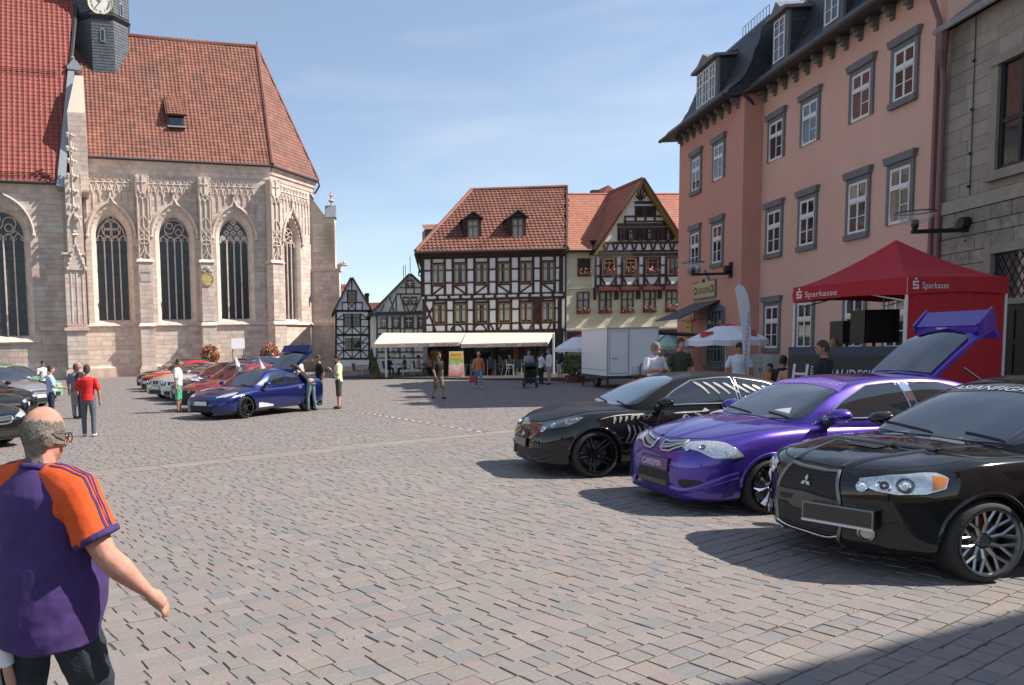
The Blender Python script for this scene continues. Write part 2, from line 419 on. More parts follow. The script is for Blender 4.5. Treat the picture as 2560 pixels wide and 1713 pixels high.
def arch_open(cx, a, zb, zs, za):
 H = za - zs; c = (H * H - a * a) / (2 * a); r = a + c
 def q(z):
  if z < zb or z > za: return None
  w = a if z <= zs else max(0, math.sqrt(max(0, r * r - (z - zs) ** 2)) - c)
  return (cx - w, cx + w)
 return q
# ---------------------------------------------------------------- the church
STN = [(0, (0.62, 0.525, 0.45)), (0.22, (0.56, 0.475, 0.395)), (0.42, (0.63, 0.555, 0.47)), (0.58, (0.57, 0.455, 0.39)), (0.72, (0.55, 0.415, 0.365)), (0.82, (0.51, 0.37, 0.33)), (0.9, (0.58, 0.455, 0.4)), (1, (0.62, 0.545, 0.47))]
m_stone = mat('sandstone', (.5, .4, .32), .85, var=.16, vscale=2.2, bump=.25, bscale=18., ramp=STN, stain=((.30, .235, .19), .35, .55, .85))
m_trim = mat('sandstone_trim', (.50, .37, .29), .85, var=.25, vscale=1.6, bump=.3, bscale=14., ramp=[(0, (.60, .48, .41)), (.5, (.63, .53, .455)), (1, (.55, .41, .355))])
m_mortar = mat('mortar', (.52, .44, .36), .95, var=.1)
m_lead = bpy.data.materials.new('leaded_glass'); m_lead.use_nodes = True
t = m_lead.node_tree; b = t.nodes['Principled BSDF']; b.inputs['Roughness'].default_value = .25
tcn = nn(t, 'ShaderNodeTexCoord'); vo = nn(t, 'ShaderNodeTexVoronoi', feature='DISTANCE_TO_EDGE'); vo.inputs['Scale'].default_value = 7.; vo.inputs['Randomness'].default_value = .15
mr = nn(t, 'ShaderNodeMapRange'); mr.inputs[1].default_value = .03; mr.inputs[2].default_value = .06
cx_ = nn(t, 'ShaderNodeMixRGB'); cx_.inputs[1].default_value = (.10, .105, .11, 1); cx_.inputs[2].default_value = (.022, .026, .030, 1)
t.links.new(tcn.outputs['Object'], vo.inputs['Vector']); t.links.new(vo.outputs['Distance'], mr.inputs[0]); t.links.new(mr.outputs[0], cx_.inputs[0]); t.links.new(cx_.outputs[0], b.inputs['Base Color'])
WF = Frame((-18.32, 64.8), 73.1)
church = thing('church', 'pink and cream sandstone gothic church with steep red tiled roofs and slate clock turret', 'church', WF.o, WF.rot)
def gothic_window(parent, cx, a, zb, zs, za, yw, rec, lights, head, M=None):
 """splayed opening with hood, glass set back, mullions and tracery"""
 ai, yi = a * .74, yw + rec; s = 1 - .74; zbi, zsi, zai = zb + .35, zs, za - a * .42
 T = (lambda m: m.xf(M)) if M else (lambda m: m)
 o1 = [(cx + a, zb)] + arch(cx, a, zs, za) + [(cx - a, zb)]; o2 = [(cx + ai, zbi)] + arch(cx, ai, zsi, zai) + [(cx - ai, zbi)]
 sp = MB(); n = len(o1)
 vs = [(x, yw - .035, z) for x, z in o1]; mid = []
 for (x1, z1), (x2, z2) in zip(o1, o2): mid.append((x1 * .5 + x2 * .5, yw + rec * .35, z1 * .5 + z2 * .5))
 vs += mid + [(x * .62 + x2 * .38, yw + rec * .55, z * .62 + z2 * .38) for (x, _, z), (x2, z2) in zip(mid, o2)] + [(x, yi, z) for x, z in o2]
 fs = [(k * n + i, k * n + (i + 1) % n, (k + 1) * n + (i + 1) % n, (k + 1) * n + i) for k in range(3) for i in range(n)]
 sp.add(vs, fs); fr = T(sp).build('window', m_trim, parent)
 g = MB(); g.add([(x, yi - .02, z) for x, z in o2], [tuple(range(n - 1, -1, -1))]); T(g).build('pane', m_lead, fr)
 hd = MB(); hp = arch(cx, a + .28, zs, za + .42, 12); k = len(hp) // 2
 hp = [(x + (0 if i != k else 0), z + (.35 if i == k else 0)) for i, (x, z) in enumerate(hp)]
 hd.tube([(x, yw - .13, z) for x, z in hp], .12, 6); hd.ball((hp[0][0], yw - .15, hp[0][1]), .17, 6); hd.ball((hp[-1][0], yw - .15, hp[-1][1]), .17, 6)
 hd.box(cx - .09, cx + .09, yw - .22, yw, hp[k][1] - .1, hp[k][1] + .5); hd.box(cx - .19, cx + .19, yw - .3, yw, hp[k][1] + .5, hp[k][1] + .68)
 T(hd).build('hood_mould', m_trim, fr)
 mu = MB(); ym = yi - .10; st = zsi - .35
 for i in range(1, lights):
  x = cx - ai + 2 * ai * i / lights; mu.box(x - .055, x + .055, ym - .09, ym + .06, zbi, st + .25)
 T(mu).build('mullion', m_trim, fr)
 tr = MB(); lw = ai * 2 / lights
 for i in range(lights):
  c = cx - ai + lw * (i + .5); tr.tube([(x, ym, z) for x, z in arch(c, lw / 2, st, st + lw * .75, 4)], .05, 5)
  for sx in (-1, 1): tr.tube([(c + sx * lw * .42, ym, st + .02), (c + sx * lw * .2, ym, st + lw * .12), (c + sx * lw * .27, ym, st + lw * .38)], .035, 4)
 ring = lambda x, z, r: tr.tube([(x + r * math.cos(q * .5236), ym, z + r * math.sin(q * .5236)) for q in range(13)], .05, 5, cap=False)
 zc = st + lw * .75 + ai * .52
 if head == 0:
  for q in range(4): ring(cx + .31 * ai * math.cos(q * 1.5708 + .785), zc - .1 + .31 * ai * math.sin(q * 1.5708 + .785), ai * .28)
  ring(cx, zc - .1, ai * .62); ring(cx, zc + ai * .72, ai * .17)
  for sx in (-1, 1): tr.tube([(cx + sx * ai * .95, ym, st + .2), (cx + sx * ai * .72, ym, zc), (cx + sx * ai * .2, ym, zc + ai * .6)], .045, 5)
 elif head == 1:
  ring(cx, zc, ai * .66)
  for sx in (-1, 1):
   tr.tube([(cx + sx * (ai * .33 + ai * .33 * math.cos(q * .35)), ym, zc + sx * (ai * .33 * math.sin(q * .35))) for q in range(10)], .045, 5)
   ring(cx - sx * ai * .3, zc + sx * ai * .22, ai * .2)
   tr.tube([(cx + sx * ai * .97, ym, st + .3), (cx + sx * ai * .62, ym, st + lw), (cx + sx * ai * .3, ym, st + lw * .7)], .045, 5)
 else:
  for r_, nn_ in ((0, 4), (1, 3), (2, 2), (3, 1)):
   for q in range(nn_):
    x = cx + (q - (nn_ - 1) / 2) * lw; z = st + lw * (.75 + .72 * r_)
    tr.tube([(x, ym, z - lw * .4), (x + lw * .42, ym, z), (x, ym, z + lw * .45), (x - lw * .42, ym, z), (x, ym, z - lw * .4)], .045, 5)
    ring(x, z, lw * .2)
 T(tr).build('tracery', m_trim, fr)
 z = zbi + .9
 while z < st: T(MB().box(cx - ai, cx + ai, yi - .06, yi - .035, z, z + .035)).build('saddle_bar', m_gutter, fr); z += .95
 return fr
stones = []
WIN = [(1.1, 0), (6.2, 1), (11.25, 2)]
opens = [arch_open(c, 1.62, 4.35, 11.5, 13.85) for c, _ in WIN]
# core walls behind the facing stones
core = MB()
def pierced(u0, u1, z1, wins, y, M=None):
 """flat wall sheet with pointed openings"""
 i0 = len(core.v); a = u0
 for (c, hw, zb, zs, za) in wins:
  core.quad((a, y, 0), (c - hw, y, 0), (c - hw, y, z1), (a, y, z1)); core.quad((c - hw, y, 0), (c + hw, y, 0), (c + hw, y, zb), (c - hw, y, zb))
  ar = arch(c, hw, zs, za); k = len(ar) // 2
  for h_ in (ar[:k + 1], ar[k:]):
   for (p, q) in zip(h_[:-1], h_[1:]): core.quad((q[0], y, q[1]), (p[0], y, p[1]), (p[0], y, z1), (q[0], y, z1))
  a = c + hw
 core.quad((a, y, 0), (u1, y, 0), (u1, y, z1), (a, y, z1))
 if M: core.xf(M, i0)
pierced(-1.3, 14.46, 17.6, [(c, 1.62, 4.35, 11.5, 13.85) for c, _ in WIN], .01)
blocks(stones, -1.2, 14.46, .8, 4.12, proud=.035); blocks(stones, -1.2, 14.46, 4.35, 16.6, opens)
# apse: a second face turned away, seen edge-on beyond it a third
AD = R(73.1 - 30); A0 = Vector((14.46, 0, 0)); AL = 7.3
MA = Matrix.Translation(A0) @ Matrix.Rotation(AD, 4, 'Z'); A1 = MA @ Vector((AL, 0, 0))
MA2 = Matrix.Translation(A1) @ Matrix.Rotation(R(88), 4, 'Z'); A2 = MA2 @ Vector((4.2, 0, 0)); A3 = Vector((14.46, 2 * (A1.y + A2.y) / 2 + 0, 0))
AW = (3.35, 1.35, 4.35, 11.5, 13.9)
pierced(0, AL, 17.6, [AW], .01, MA); pierced(0, 4.2, 17.6, [], .01, MA2)
blocks(stones, 0, AL, .8, 4.12, M=MA); blocks(stones, 0, AL, 4.35, 16.6, [arch_open(*[AW[0], AW[1], AW[2], AW[3], AW[4]])], M=MA)
blocks(stones, 0, 4.2, .8, 16.6, M=MA2)
core.quad((14.46, 15.5, 0), (-1.2, 15.5, 0), (-1.2, 15.5, 17.6), (14.46, 15.5, 17.6))
core.quad(tuple(A2), (14.46, 15.5, 0), (14.46, 15.5, 17.6), (A2.x, A2.y, 17.6))
# nave, standing forward of the choir on the left
NY = -3.0; NU = -1.15; NW = (-6.95, 1.95, 3.1, 11.0, 13.6)
pierced(-30, NU, 14.8, [(-26.5, 1.95, 3.1, 11.0, 13.6), (-16.7, 1.95, 3.1, 11.0, 13.6), NW], NY + .01)
blocks(stones, -13, NU - 1.4, .9, 14.5, [arch_open(*NW)], y=NY, hc=(.34, .5), lb=(.7, 1.7))
core.quad((NU, NY, 0), (NU, 1, 0), (NU, 1, 22), (NU, NY, 14.8))
MNR = Matrix.Translation((NU, NY, 0)) @ Matrix.Rotation(R(90), 4, 'Z'); blocks(stones, 0, 3.0, .9, 15, M=MNR)
wall = core.build('wall', m_mortar, church)
for c, hd in WIN: gothic_window(church, c, 1.62, 4.35, 11.5, 13.85, 0, .62, 4, hd)
gothic_window(church, AW[0], AW[1], AW[2], AW[3], AW[4], 0, .5, 3, 1, MA)
gothic_window(church, NW[0], NW[1], NW[2], NW[3], NW[4], NY, .7, 4, 1)
def course(u0, u1, z, y, prof, M=None, name='string_course', ext=0):
 """moulded band: prof is (out, dz) pairs"""
 mb = MB(); n = len(prof)
 vs = [(u0 - ext, y - o_, z + dz) for o_, dz in prof] + [(u1 + ext, y - o_, z + dz) for o_, dz in prof]
 mb.add(vs, [(i, n + i, n + i + 1, i + 1) for i in range(n - 1)] + [tuple(range(n)), tuple(range(2 * n - 1, n - 1, -1))])
 if M: mb.xf(M)
 return mb
LEDGE = [(.0, -.12), (.16, -.06), (.24, .0), (.22, .04), (.03, .26), (0, .26)]
CORN = [(.0, -.1), (.08, .0), (.10, .35), (.2, .42), (.22, .72), (.42, .98), (.42, 1.06), (0, 1.06)]
PLIN = [(0, -1), (.20, -1), (.20, -.12), (.05, .06), (0, .06)]
for (u0, u1, y, M_) in ((-1.2, 14.50, 0, None), (-.02, AL, 0, MA), (0, 4.2, 0, MA2)):
 course(u0, u1, 4.18, y, LEDGE, M_).build('string_course', m_trim, church); course(u0, u1, 16.55, y, CORN, M_).build('cornice', m_trim, church)
 course(u0, u1, .85, y, PLIN, M_).build('plinth', m_trim, church)
course(-30, NU, 14.2, NY, [(0, -.1), (.1, 0), (.16, .4), (.34, .62), (.34, .7), (0, .7)]).build('cornice', m_trim, church)
course(-30, NU - 1.6, .9, NY, PLIN).build('plinth', m_trim, church); course(-30, -4.6, 2.95, NY, LEDGE).build('string_course', m_trim, church)
course(-4.6, NU - 1.4, 3.85, NY, LEDGE).build('string_course', m_trim, church)
# buttresses
def buttress(cu, wd, y, dep, M=None, style=0, top=16.4, fl=4.2):
 T = (lambda m: m.xf(M)) if M else (lambda m: m)
 b = MB(); b.box(cu - wd / 2, cu + wd / 2, y - dep, y, 0, fl); b.box(cu - wd / 2 + .05, cu + wd / 2 - .05, y - dep * .86, y, fl, 9.45)
 b.box(cu - wd / 2 + .1, cu + wd / 2 - .1, y - dep * .70, y, 9.45, top)
 bo = T(b).build('buttress', m_mortar, church)
 st = []
 for (z0, z1, dd, ins) in ((.8, fl - .05, 1, 0), (fl + .25, 9.2, .86, .05)):
  blocks(st, cu - wd / 2 + ins, cu + wd / 2 - ins, z0, z1, y=y - dep * dd, proud=.03, lb=(.45, .8), M=M)
  for sx in (-1, 1):
   Ms = Matrix.Translation((cu + sx * (wd / 2 - ins), y - (dep * dd if sx > 0 else 0), 0)) @ Matrix.Rotation(R(90 * sx), 4, 'Z')
   blocks(st, 0, dep * dd, z0, z1, proud=.03, lb=(.45, .9), M=(M @ Ms) if M else Ms)
 lay(st, m_stone, bo, 0)
 for z, dd in ((fl, 1.0), (9.45, .86)):
  c = MB(); e = .13; y1 = y - dep * dd - e
  c.add([(cu - wd / 2 - e, y1, z - .1), (cu + wd / 2 + e, y1, z - .1), (cu + wd / 2 + e, y, z - .1), (cu - wd / 2 - e, y, z - .1),
    (cu - wd / 2, y1 + .28, z + .2), (cu + wd / 2, y1 + .28, z + .2), (cu + wd / 2, y, z + .2), (cu - wd / 2, y, z + .2)], [(0, 3, 2, 1), (4, 5, 6, 7), (0, 1, 5, 4), (1, 2, 6, 5), (3, 0, 4, 7)]); T(c).build('weathering', m_trim, bo)
 c = MB(); c.box(cu - wd / 2 - .16, cu + wd / 2 + .16, y - dep - .16, y, 0, .62); c.box(cu - wd / 2 - .08, cu + wd / 2 + .08, y - dep - .08, y, .62, .85)
 T(c).build('plinth', m_trim, bo)
 p = MB(); yf = y - dep * .70; w2 = wd / 2 - .16
 for x in (cu - w2, cu, cu + w2): p.tube([(x, yf - .05, 9.7), (x, yf - .05, top)], .055, 5)
 for z in (15.1, 13.0, 11.6): p.tube([(x, yf - .06, q) for x, q in arch(cu, w2, z - .7, z + .05, 4)], .05, 5)
 for z in (14.9, 12.2):
  for q in range(13): pass
  p.tube([(cu - w2, yf - .06, z), (cu, yf - .08, z - .55), (cu + w2, yf - .06, z)], .05, 5); p.tube([(cu - w2, yf - .06, z - .55), (cu, yf - .08, z), (cu + w2, yf - .06, z - .55)], .05, 5)
 p.tube([(cu + .3 * math.cos(q * .5236) * 1.25, yf - .08, 11.0 + .2 * math.sin(q * .5236)) for q in range(13)], .05, 5)
 for sx in (-1, 1):
  for q in range(9): p.ball((cu + sx * (w2 + .08), yf - .1, top - .2 - q * .2), .075, 5)
 p.prism([(cu - w2, 16.2), (cu - w2, 15.2), (cu - w2 * .4, 14.75), (cu, 14.95), (cu + w2 * .4, 14.75), (cu + w2, 15.2), (cu + w2, 16.2)], yf - .16, yf)
 p.tube([(cu, yf - .2, 15.1), (cu, yf - .2, 16.3)], .05, 5); p.tube([(cu - .3, yf - .2, 15.75), (cu + .3, yf - .2, 15.75)], .045, 5)
 p.tube([(cu - w2, yf - .08, 9.75), (cu - .1, yf - .12, 10.2), (cu, yf - .12, 10.6), (cu + .1, yf - .12, 10.2), (cu + w2, yf - .08, 9.75)], .06, 5)
 T(p).build('carved_panel', m_trim, bo)
 return bo
m_gold = mat('gilt_stone', (.52, .40, .16), .5, var=.2)
m_plaque = mat('grey_plaque', (.42, .40, .37), .8, var=.15)
b1 = buttress(3.62, 1.15, 0, 1.0); b2 = buttress(8.70, 1.15, 0, 1.0)
MB3 = Matrix.Translation(A0) @ Matrix.Rotation(AD / 2, 4, 'Z'); b3 = buttress(0, 1.2, 0, 1.05, MB3)
pq = MB(); pq.box(3.2, 4.05, -.93, -.87, 7.75, 8.35); pq.build('plaque', m_plaque, b1)
pq = MB(); pq.prism(arch(3.42, .2, 8.5, 8.85, 4), -.94, -.87); pq.prism(arch(3.83, .2, 8.5, 8.85, 4), -.94, -.87); pq.build('relief', m_plaque, b1)
pq = MB(); pq.prism([(8.3, 8.4), (9.1, 8.4), (9.12, 7.9), (8.7, 7.35), (8.28, 7.9)], -.95, -.87); pq.tube([(8.7 + .5 * math.cos(q * .5236), -.93, 7.95 + .5 * math.sin(q * .5236)) for q in range(13)], .06, 5); pq.build('crest', m_gold, b2)
pq = MB(); pq.ball((8.7, -.93, 8.85), (.28, .14, .25), 8); pq.ball((8.45, -.93, 8.6), (.2, .1, .14), 6); pq.ball((8.95, -.93, 8.6), (.2, .1, .14), 6); pq.build('relief', m_plaque, b2)
# far corner buttress with gabled top and finial, its side to the square
MB4 = Matrix.Translation(A1 + Vector((0, 0, 0))) @ Matrix.Rotation(R(-24) + R(90), 4, 'Z')
bb = MB(); bb.box(-.75, .75, -2.6, .5, 0, 4.2); bb.box(-.68, .68, -2.35, .5, 4.2, 9.3); bb.box(-.6, .6, -2.0, .5, 9.3, 13.6)
bb.prism([(-.6, 13.6), (.6, 13.6), (.6, 14.2), (0, 15.2), (-.6, 14.2)], -2.0, -1.2)
bb.add([(-.6, -1.2, 13.6), (.6, -1.2, 13.6), (.6, .5, 13.6), (-.6, .5, 13.6), (-.6, -1.2, 14.2), (.6, -1.2, 14.2), (.6, .5, 16.6), (-.6, .5, 16.6)], [(0, 1, 5, 4), (1, 2, 6, 5), (4, 5, 6, 7), (3, 0, 4, 7)])
b4 = bb.xf(MB4).build('buttress', m_mortar, church)
st = []
for sx in (-1, 1):
 for (z0, z1, d0, w_) in ((.8, 4.1, 2.6, .75), (4.4, 9.2, 2.35, .68), (9.5, 13.6, 2.0, .6)):
  Ms = MB4 @ Matrix.Translation((sx * w_, -d0 if sx > 0 else 0, 0)) @ Matrix.Rotation(R(90 * sx), 4, 'Z'); blocks(st, 0, d0, z0, z1, M=Ms, lb=(.5, 1))
  if sx > 0: blocks(st, -w_, w_, z0, z1, y=-d0, M=MB4, lb=(.4, .8))
lay(st, m_stone, b4, 0)
for z, d0, w_ in ((4.2, 2.6, .75), (9.3, 2.35, .68)): MB().box(-w_ - .15, w_ + .15, -d0 - .18, .3, z - .12, z + .1).xf(MB4).build('weathering', m_trim, b4)
MB().box(-.95, .95, -2.8, .3, 0, .8).xf(MB4).build('plinth', m_trim, b4)
c = MB(); c.add([(-.75, -2.15, 14.15), (0, -2.15, 15.35), (.75, -2.15, 14.15), (-.75, -1.1, 14.15), (0, -1.1, 15.35), (.75, -1.1, 14.15)], [(0, 1, 4, 3), (1, 2, 5, 4), (0, 2, 1), (3, 4, 5)])
c.add([(-.7, -1.2, 14.25), (.7, -1.2, 14.25), (.7, .4, 16.75), (-.7, .4, 16.75)], [(0, 1, 2, 3)]); c.xf(MB4).build('lead_cap', m_zinc, b4)
c = MB(); c.tube([(0, -1.7, 15.2), (0, -1.7, 16.3)], .09, 6); c.ball((0, -1.7, 15.75), (.34, .3, .13), 8); c.ball((0, -1.7, 16.25), (.3, .22, .12), 6); c.ball((0, -1.7, 16.5), .1, 6); c.xf(MB4).build('finial', m_trim, b4)
c = MB(); c.tube([(-.6, -2.3, 9.6), (-.95, -2.7, 9.75), (-1.0, -3.2, 9.6)], [.22, .18, .1], 6); c.ball((-.9, -2.9, 9.85), .2, 6); c.xf(MB4).build('gargoyle', m_trim, b4)
# corner buttress of the nave
nb = MB(); nb.box(-2.65, NU, NY - 1.5, NY, 0, 3.85); nb.box(-2.6, NU - .05, NY - 1.25, NY, 3.85, 9.5); nb.box(-2.3, NU - .1, NY - .9, NY, 9.5, 15.5)
nbo = nb.build('buttress', m_mortar, church); st = []
for (z0, z1, u0, u1, d0) in ((.9, 3.7, -2.65, NU, 1.5), (4.1, 9.3, -2.6, NU - .05, 1.25), (9.7, 15.4, -2.3, NU - .1, .9)):
 blocks(st, u0, u1, z0, z1, y=NY - d0, lb=(.5, .9), proud=.025)
 Ms = Matrix.Translation((u1, NY - d0, 0)) @ Matrix.Rotation(R(90), 4, 'Z'); blocks(st, 0, d0 + 2.5, z0, z1, M=Ms, lb=(.5, 1.0))
 Ms = Matrix.Translation((u0, NY, 0)) @ Matrix.Rotation(R(-90), 4, 'Z'); blocks(st, 0, d0, z0, z1, M=Ms, lb=(.5, 1.0))
lay(st, m_stone, nbo, 0)
MB().box(-2.8, NU + .16, NY - 1.68, NY, 3.72, 3.95).build('weathering', m_trim, nbo); MB().box(-2.8, NU + .16, NY - 1.68, NY, 0, .75).build('plinth', m_trim, nbo)
c = MB(); c.prism([(-2.75, 9.45), (NU + .1, 9.45), (NU + .1, 9.6), (-2.75, 9.6)], NY - 1.4, NY)
c.build('weathering', m_trim, nbo)
p = MB()
cu = -1.75; yf = NY - 1.27
for x in (cu - .42, cu, cu + .42): p.tube([(x, yf, 4.3), (x, yf, 8.3)], .06, 5)
p.prism([(cu - .65, 8.3), (cu + .65, 8.3), (cu, 10.2)], yf - .12, yf); p.tube([(cu - .7, yf - .1, 8.25), (cu, yf - .15, 10.3), (cu + .7, yf - .1, 8.25)], .09, 5)
for q in range(6):
 for sx in (-1, 1): p.ball((cu + sx * (.66 - q * .11), yf - .16, 8.4 + q * .33), .11, 5)
p.tube([(cu, yf - .1, 10.2), (cu, yf - .1, 11.2)], .07, 5); p.ball((cu, yf - .1, 10.9), (.32, .2, .14), 6); p.ball((cu, yf - .1, 11.15), (.16, .14, .14), 6)
yf = NY - .92
p.tube([(cu, yf, 9.7), (cu, yf, 18.5)], .09, 6)
for z, r_ in ((12.3, .45), (13.0, .33), (14.2, .3), (15.3, .36), (16.4, .3), (17.3, .32), (18.3, .26)):
 for q in range(5): p.ball((cu + r_ * math.cos(q * 1.257), yf - .1 + .2 * math.sin(q * 1.257), z + .12 * (q % 2)), .13, 5)
p.tube([(x, yf - .2, z) for x, z in arch(cu, .45, 11.6, 12.7, 4)], .09, 5)
p.build('pinnacle', m_trim, nbo)
# blind tracery under the choir eaves
def frieze(u0, u1, M=None, holes=()):
 p = MB(); n = max(2, round((u1 - u0) / .52)); s = (u1 - u0) / n; y = -.07
 for i in range(n + 1):
  x = u0 + s * i; zb = 12.6
  for (cx, a) in holes:
   if abs(x - cx) < a: zb = 14.75 - 1.9 * (abs(x - cx) / a) ** 1.6 + (.3 if abs(x - cx) < .3 else 0)
  p.tube([(x, y, zb), (x, y, 14.9)], .048, 5)
  if i < n:
   p.tube([(q, y, z) for q, z in arch(x + s / 2, s / 2, 14.75, 15.25, 3)], .042, 4)
   p.tube([(x, y, 14.9), (x + s * .25, y, 15.35), (x + s * .5, y, 15.75)], .036, 4); p.tube([(x + s, y, 14.9), (x + s * .75, y, 15.35), (x + s * .5, y, 15.75)], .036, 4)
   p.tube([(x + s * .5 + s * .3 * math.cos(q * .785), y, 16.15 + .16 * math.sin(q * .785)) for q in range(9)], .03, 4)
 p.tube([(u0, y, 15.8), (u1, y, 15.8)], .03, 4)
 if M: p.xf(M)
 return p
for (a, b_) in ((-.75, 2.95), (4.3, 8.05), (9.4, 13.1)):
 c = WIN[[-.75, 4.3, 9.4].index(a)][0]; frieze(a, b_, None, [(c, 1.95)]).build('blind_tracery', m_trim, church)
frieze(.9, 6.2, MA, [(3.35, 1.7)]).build('blind_tracery', m_trim, church)
stones.sort(key=lambda v: -(v[0][0] * .9 - abs(v[0][2] - 7) * .2))
lay(stones, m_stone, wall, 300)
# choir roof
RY = 6.6; RZ = 29.0; EV = Vector((0, RY + .45, RZ - 17.7)); SL = EV.length
ux, uz = WF.px(642, 118.4, -RY); AP = Vector((ux, RY, uz)); SLa = Vector((0, RY + .45, AP.z - 17.7))
holes = []
tile_roof(church, (-1.4, -.45, 17.7), (1, 0, 0), SLa, [(0, 0), (A0.x + 1.4 + .19, 0), (AP.x + 1.4, SLa.length), (-6, SLa.length)], .34, .36, m_tile, 300, holes=None)
e2 = MA @ Vector((-.2, -.45, 17.7)); e3 = MA @ Vector((AL + .2, -.45, 17.7)); eu = (e3 - e2).normalized(); w_ = AP - e2; ev = (w_ - eu * w_.dot(eu))
tile_roof(church, e2, eu, ev, [(0, 0), ((e3 - e2).length, 0), (w_.dot(eu), ev.length)], .34, .36, m_tile, 0)
e4 = MA2 @ Vector((4.4, -.45, 17.7)); eu = (e4 - e3).normalized(); w_ = AP - e3; ev = w_ - eu * w_.dot(eu)
tile_roof(church, e3, eu, ev, [(0, 0), ((e4 - e3).length, 0), (w_.dot(eu), ev.length)], .34, .36, m_tile, 0)
back = MB(); back.add([tuple(e4), (14.46, 15.7, 17.7), tuple(AP), (-6, 15.7, 17.7), (-8, RY, AP.z)], [(0, 1, 2), (1, 3, 4, 2)]); back.build('roof', m_tile, church)
rd = MB(); rd.tube([tuple(AP), tuple(MA @ Vector((-.2, -.45, 17.75)))], .19, 7); rd.tube([tuple(AP), tuple(e3)], .17, 7); rd.tube([tuple(AP + Vector((0, 0, .05))), (9, RY, AP.z - .1), (4, RY, AP.z), (-6, RY, AP.z + .1)], .2, 7)
rd.build('ridge_tiles', m_tile, church); fp = MB(); fp.tube([tuple(AP), tuple(AP + Vector((0, 0, .5)))], .06, 5); fp.build('finial', m_gutter, church)
gt = MB()
for a, b_ in ((Vector((-1.3, -.55, 17.62)), e2 + Vector((0, 0, -.1))), (e2 + Vector((0, 0, -.1)), e3 + Vector((0, 0, -.1)))): gt.tube([a, b_], .12, 6)
gt.tube([tuple(e3 + Vector((0, 0, -.1))), tuple(e3 + Vector((.1, -.1, -.5))), tuple(e3 + Vector((-.3, .2, -1.2)))], .09, 6)
gt.tube([(-1.0, -.3, 17.5), (-1.05, -.12, 17.0), (-1.05, -.12, 4.2)], .08, 6); gt.build('gutter', m_gutter, church)
# roof hatch
def on_roof(u, f): return Vector((u, -.45, 17.7)) + Vector((0, RY + .45, AP.z - 17.7)) * f
hu0, hz0 = WF.px(414, 318, -1.9); hu1, _ = WF.px(463, 318, -1.9)
f0 = (hz0 - 17.7) / (AP.z - 17.7); pb = on_roof(hu0, f0); pt = on_roof(hu0, f0 + .24)
hb = MB(); x0, x1 = hu0 + .12, hu1 - .1; yb = pb.y; zt = pb.z + 1.0
hb.add([(x0, yb - .05, pb.z - .05), (x1, yb - .05, pb.z - .05), (x1, yb - .05, zt), (x0, yb - .05, zt), (x0, pt.y, pt.z), (x1, pt.y, pt.z), (x0, yb + .6, pb.z + .8), (x1, yb + .6, pb.z + .8)], [(0, 1, 2, 3), (0, 3, 4, 6), (1, 7, 5, 2)])
dm = hb.build('roof_hatch', m_tile, church)
MB().box(x0 + .12, x1 - .12, yb - .10, yb - .06, pb.z + .12, zt - .2).build('pane', m_glass, dm)
sl_ = Vector((0, pt.y - (yb - .5), pt.z - (zt + .1 - .25)))
tile_roof(dm, (x0 - .15, yb - .5, zt - .15), (1, 0, 0), sl_, [(0, 0), (x1 - x0 + .3, 0), (x1 - x0 + .3, sl_.length), (0, sl_.length)], .3, .33, m_tile, 0)
MB().box(x0 - .05, x1 + .05, yb - .55, yb - .05, pb.z - .22, pb.z - .1).build('sill', m_zinc, dm)
# nave roof with its verge leaning back to the right
v0 = WF.px(150, 459, 3.3); vt = WF.px(196, -40, -6.5)
NO = Vector((-30, NY - .3, v0[1] + .05)); nev = Vector((0, 9.8, vt[1] - NO.z)); kk = 1.28
tile_roof(church, NO, (1, 0, 0), nev, [(0, 0), (v0[0] + 30, 0), (v0[0] + 30 + (vt[0] - v0[0]) * kk, nev.length * kk), (0, nev.length * kk)], .40, .40, m_tile_red, 0)
va, vb = Vector((v0[0], NY - .3, NO.z)), Vector((v0[0] + (vt[0] - v0[0]) * kk, NY - .3 + 9.8 * kk, NO.z + nev.z * kk))
vd = vb - va; nrm = Vector((1, 0, 0)).cross(nev).normalized()
cp = MB(); sx = Vector((.55, 0, 0))
for k in range(1):
 a, b_ = va - vd * .02, va + vd * .42; q = [a - sx * .35, a + sx * .7, b_ + sx * .6, b_ - sx * .3]
 cp.add([p + nrm * .28 for p in q] + [p - nrm * .3 for p in q], [(0, 1, 2, 3), (4, 7, 6, 5), (0, 4, 5, 1), (1, 5, 6, 2), (2, 6, 7, 3), (3, 7, 4, 0)])
cp.build('coping', m_zinc, church)
gw = MB(); a, b_ = va, va + vd * .42
gw.add([(a.x + .1, a.y + .2, 14), (a.x + 1.2, 0, 14), (b_.x + 1.0, b_.y + 2.0, b_.z - .5), (b_.x + .2, b_.y, b_.z)], [(0, 1, 2, 3)])
gw.add([(a.x + .1, a.y + .2, 14), (b_.x + .2, b_.y, b_.z), (b_.x + .2, b_.y + 3, b_.z - 4), (a.x, 3, 14)], [(0, 1, 2, 3)])
gw.build('gable_wall', m_stone, church)
gp = MB(); gp.box(-1.9, -.55, -2.4, .8, 14.5, 20.5); gp.add([(-1.9, -2.4, 20.5), (-.55, -2.4, 20.5), (-.55, .8, 20.5), (-1.9, .8, 20.5), (-1.2, -.2, 24), (-.55, -.2, 24), (-.55, .8, 24), (-1.2, .8, 24)], [(0, 1, 5, 4), (1, 2, 6, 5), (4, 5, 6, 7), (3, 0, 4, 7)])
gpo = gp.build('gable_pier', m_mortar, church); st = []
blocks(st, 0, 3.2, 14.6, 20.4, M=Matrix.Translation((-.55, -2.4, 0)) @ Matrix.Rotation(R(90), 4, 'Z')); blocks(st, -1.9, -.55, 14.6, 20.4, y=-2.4); lay(st, m_stone, gpo, 0)
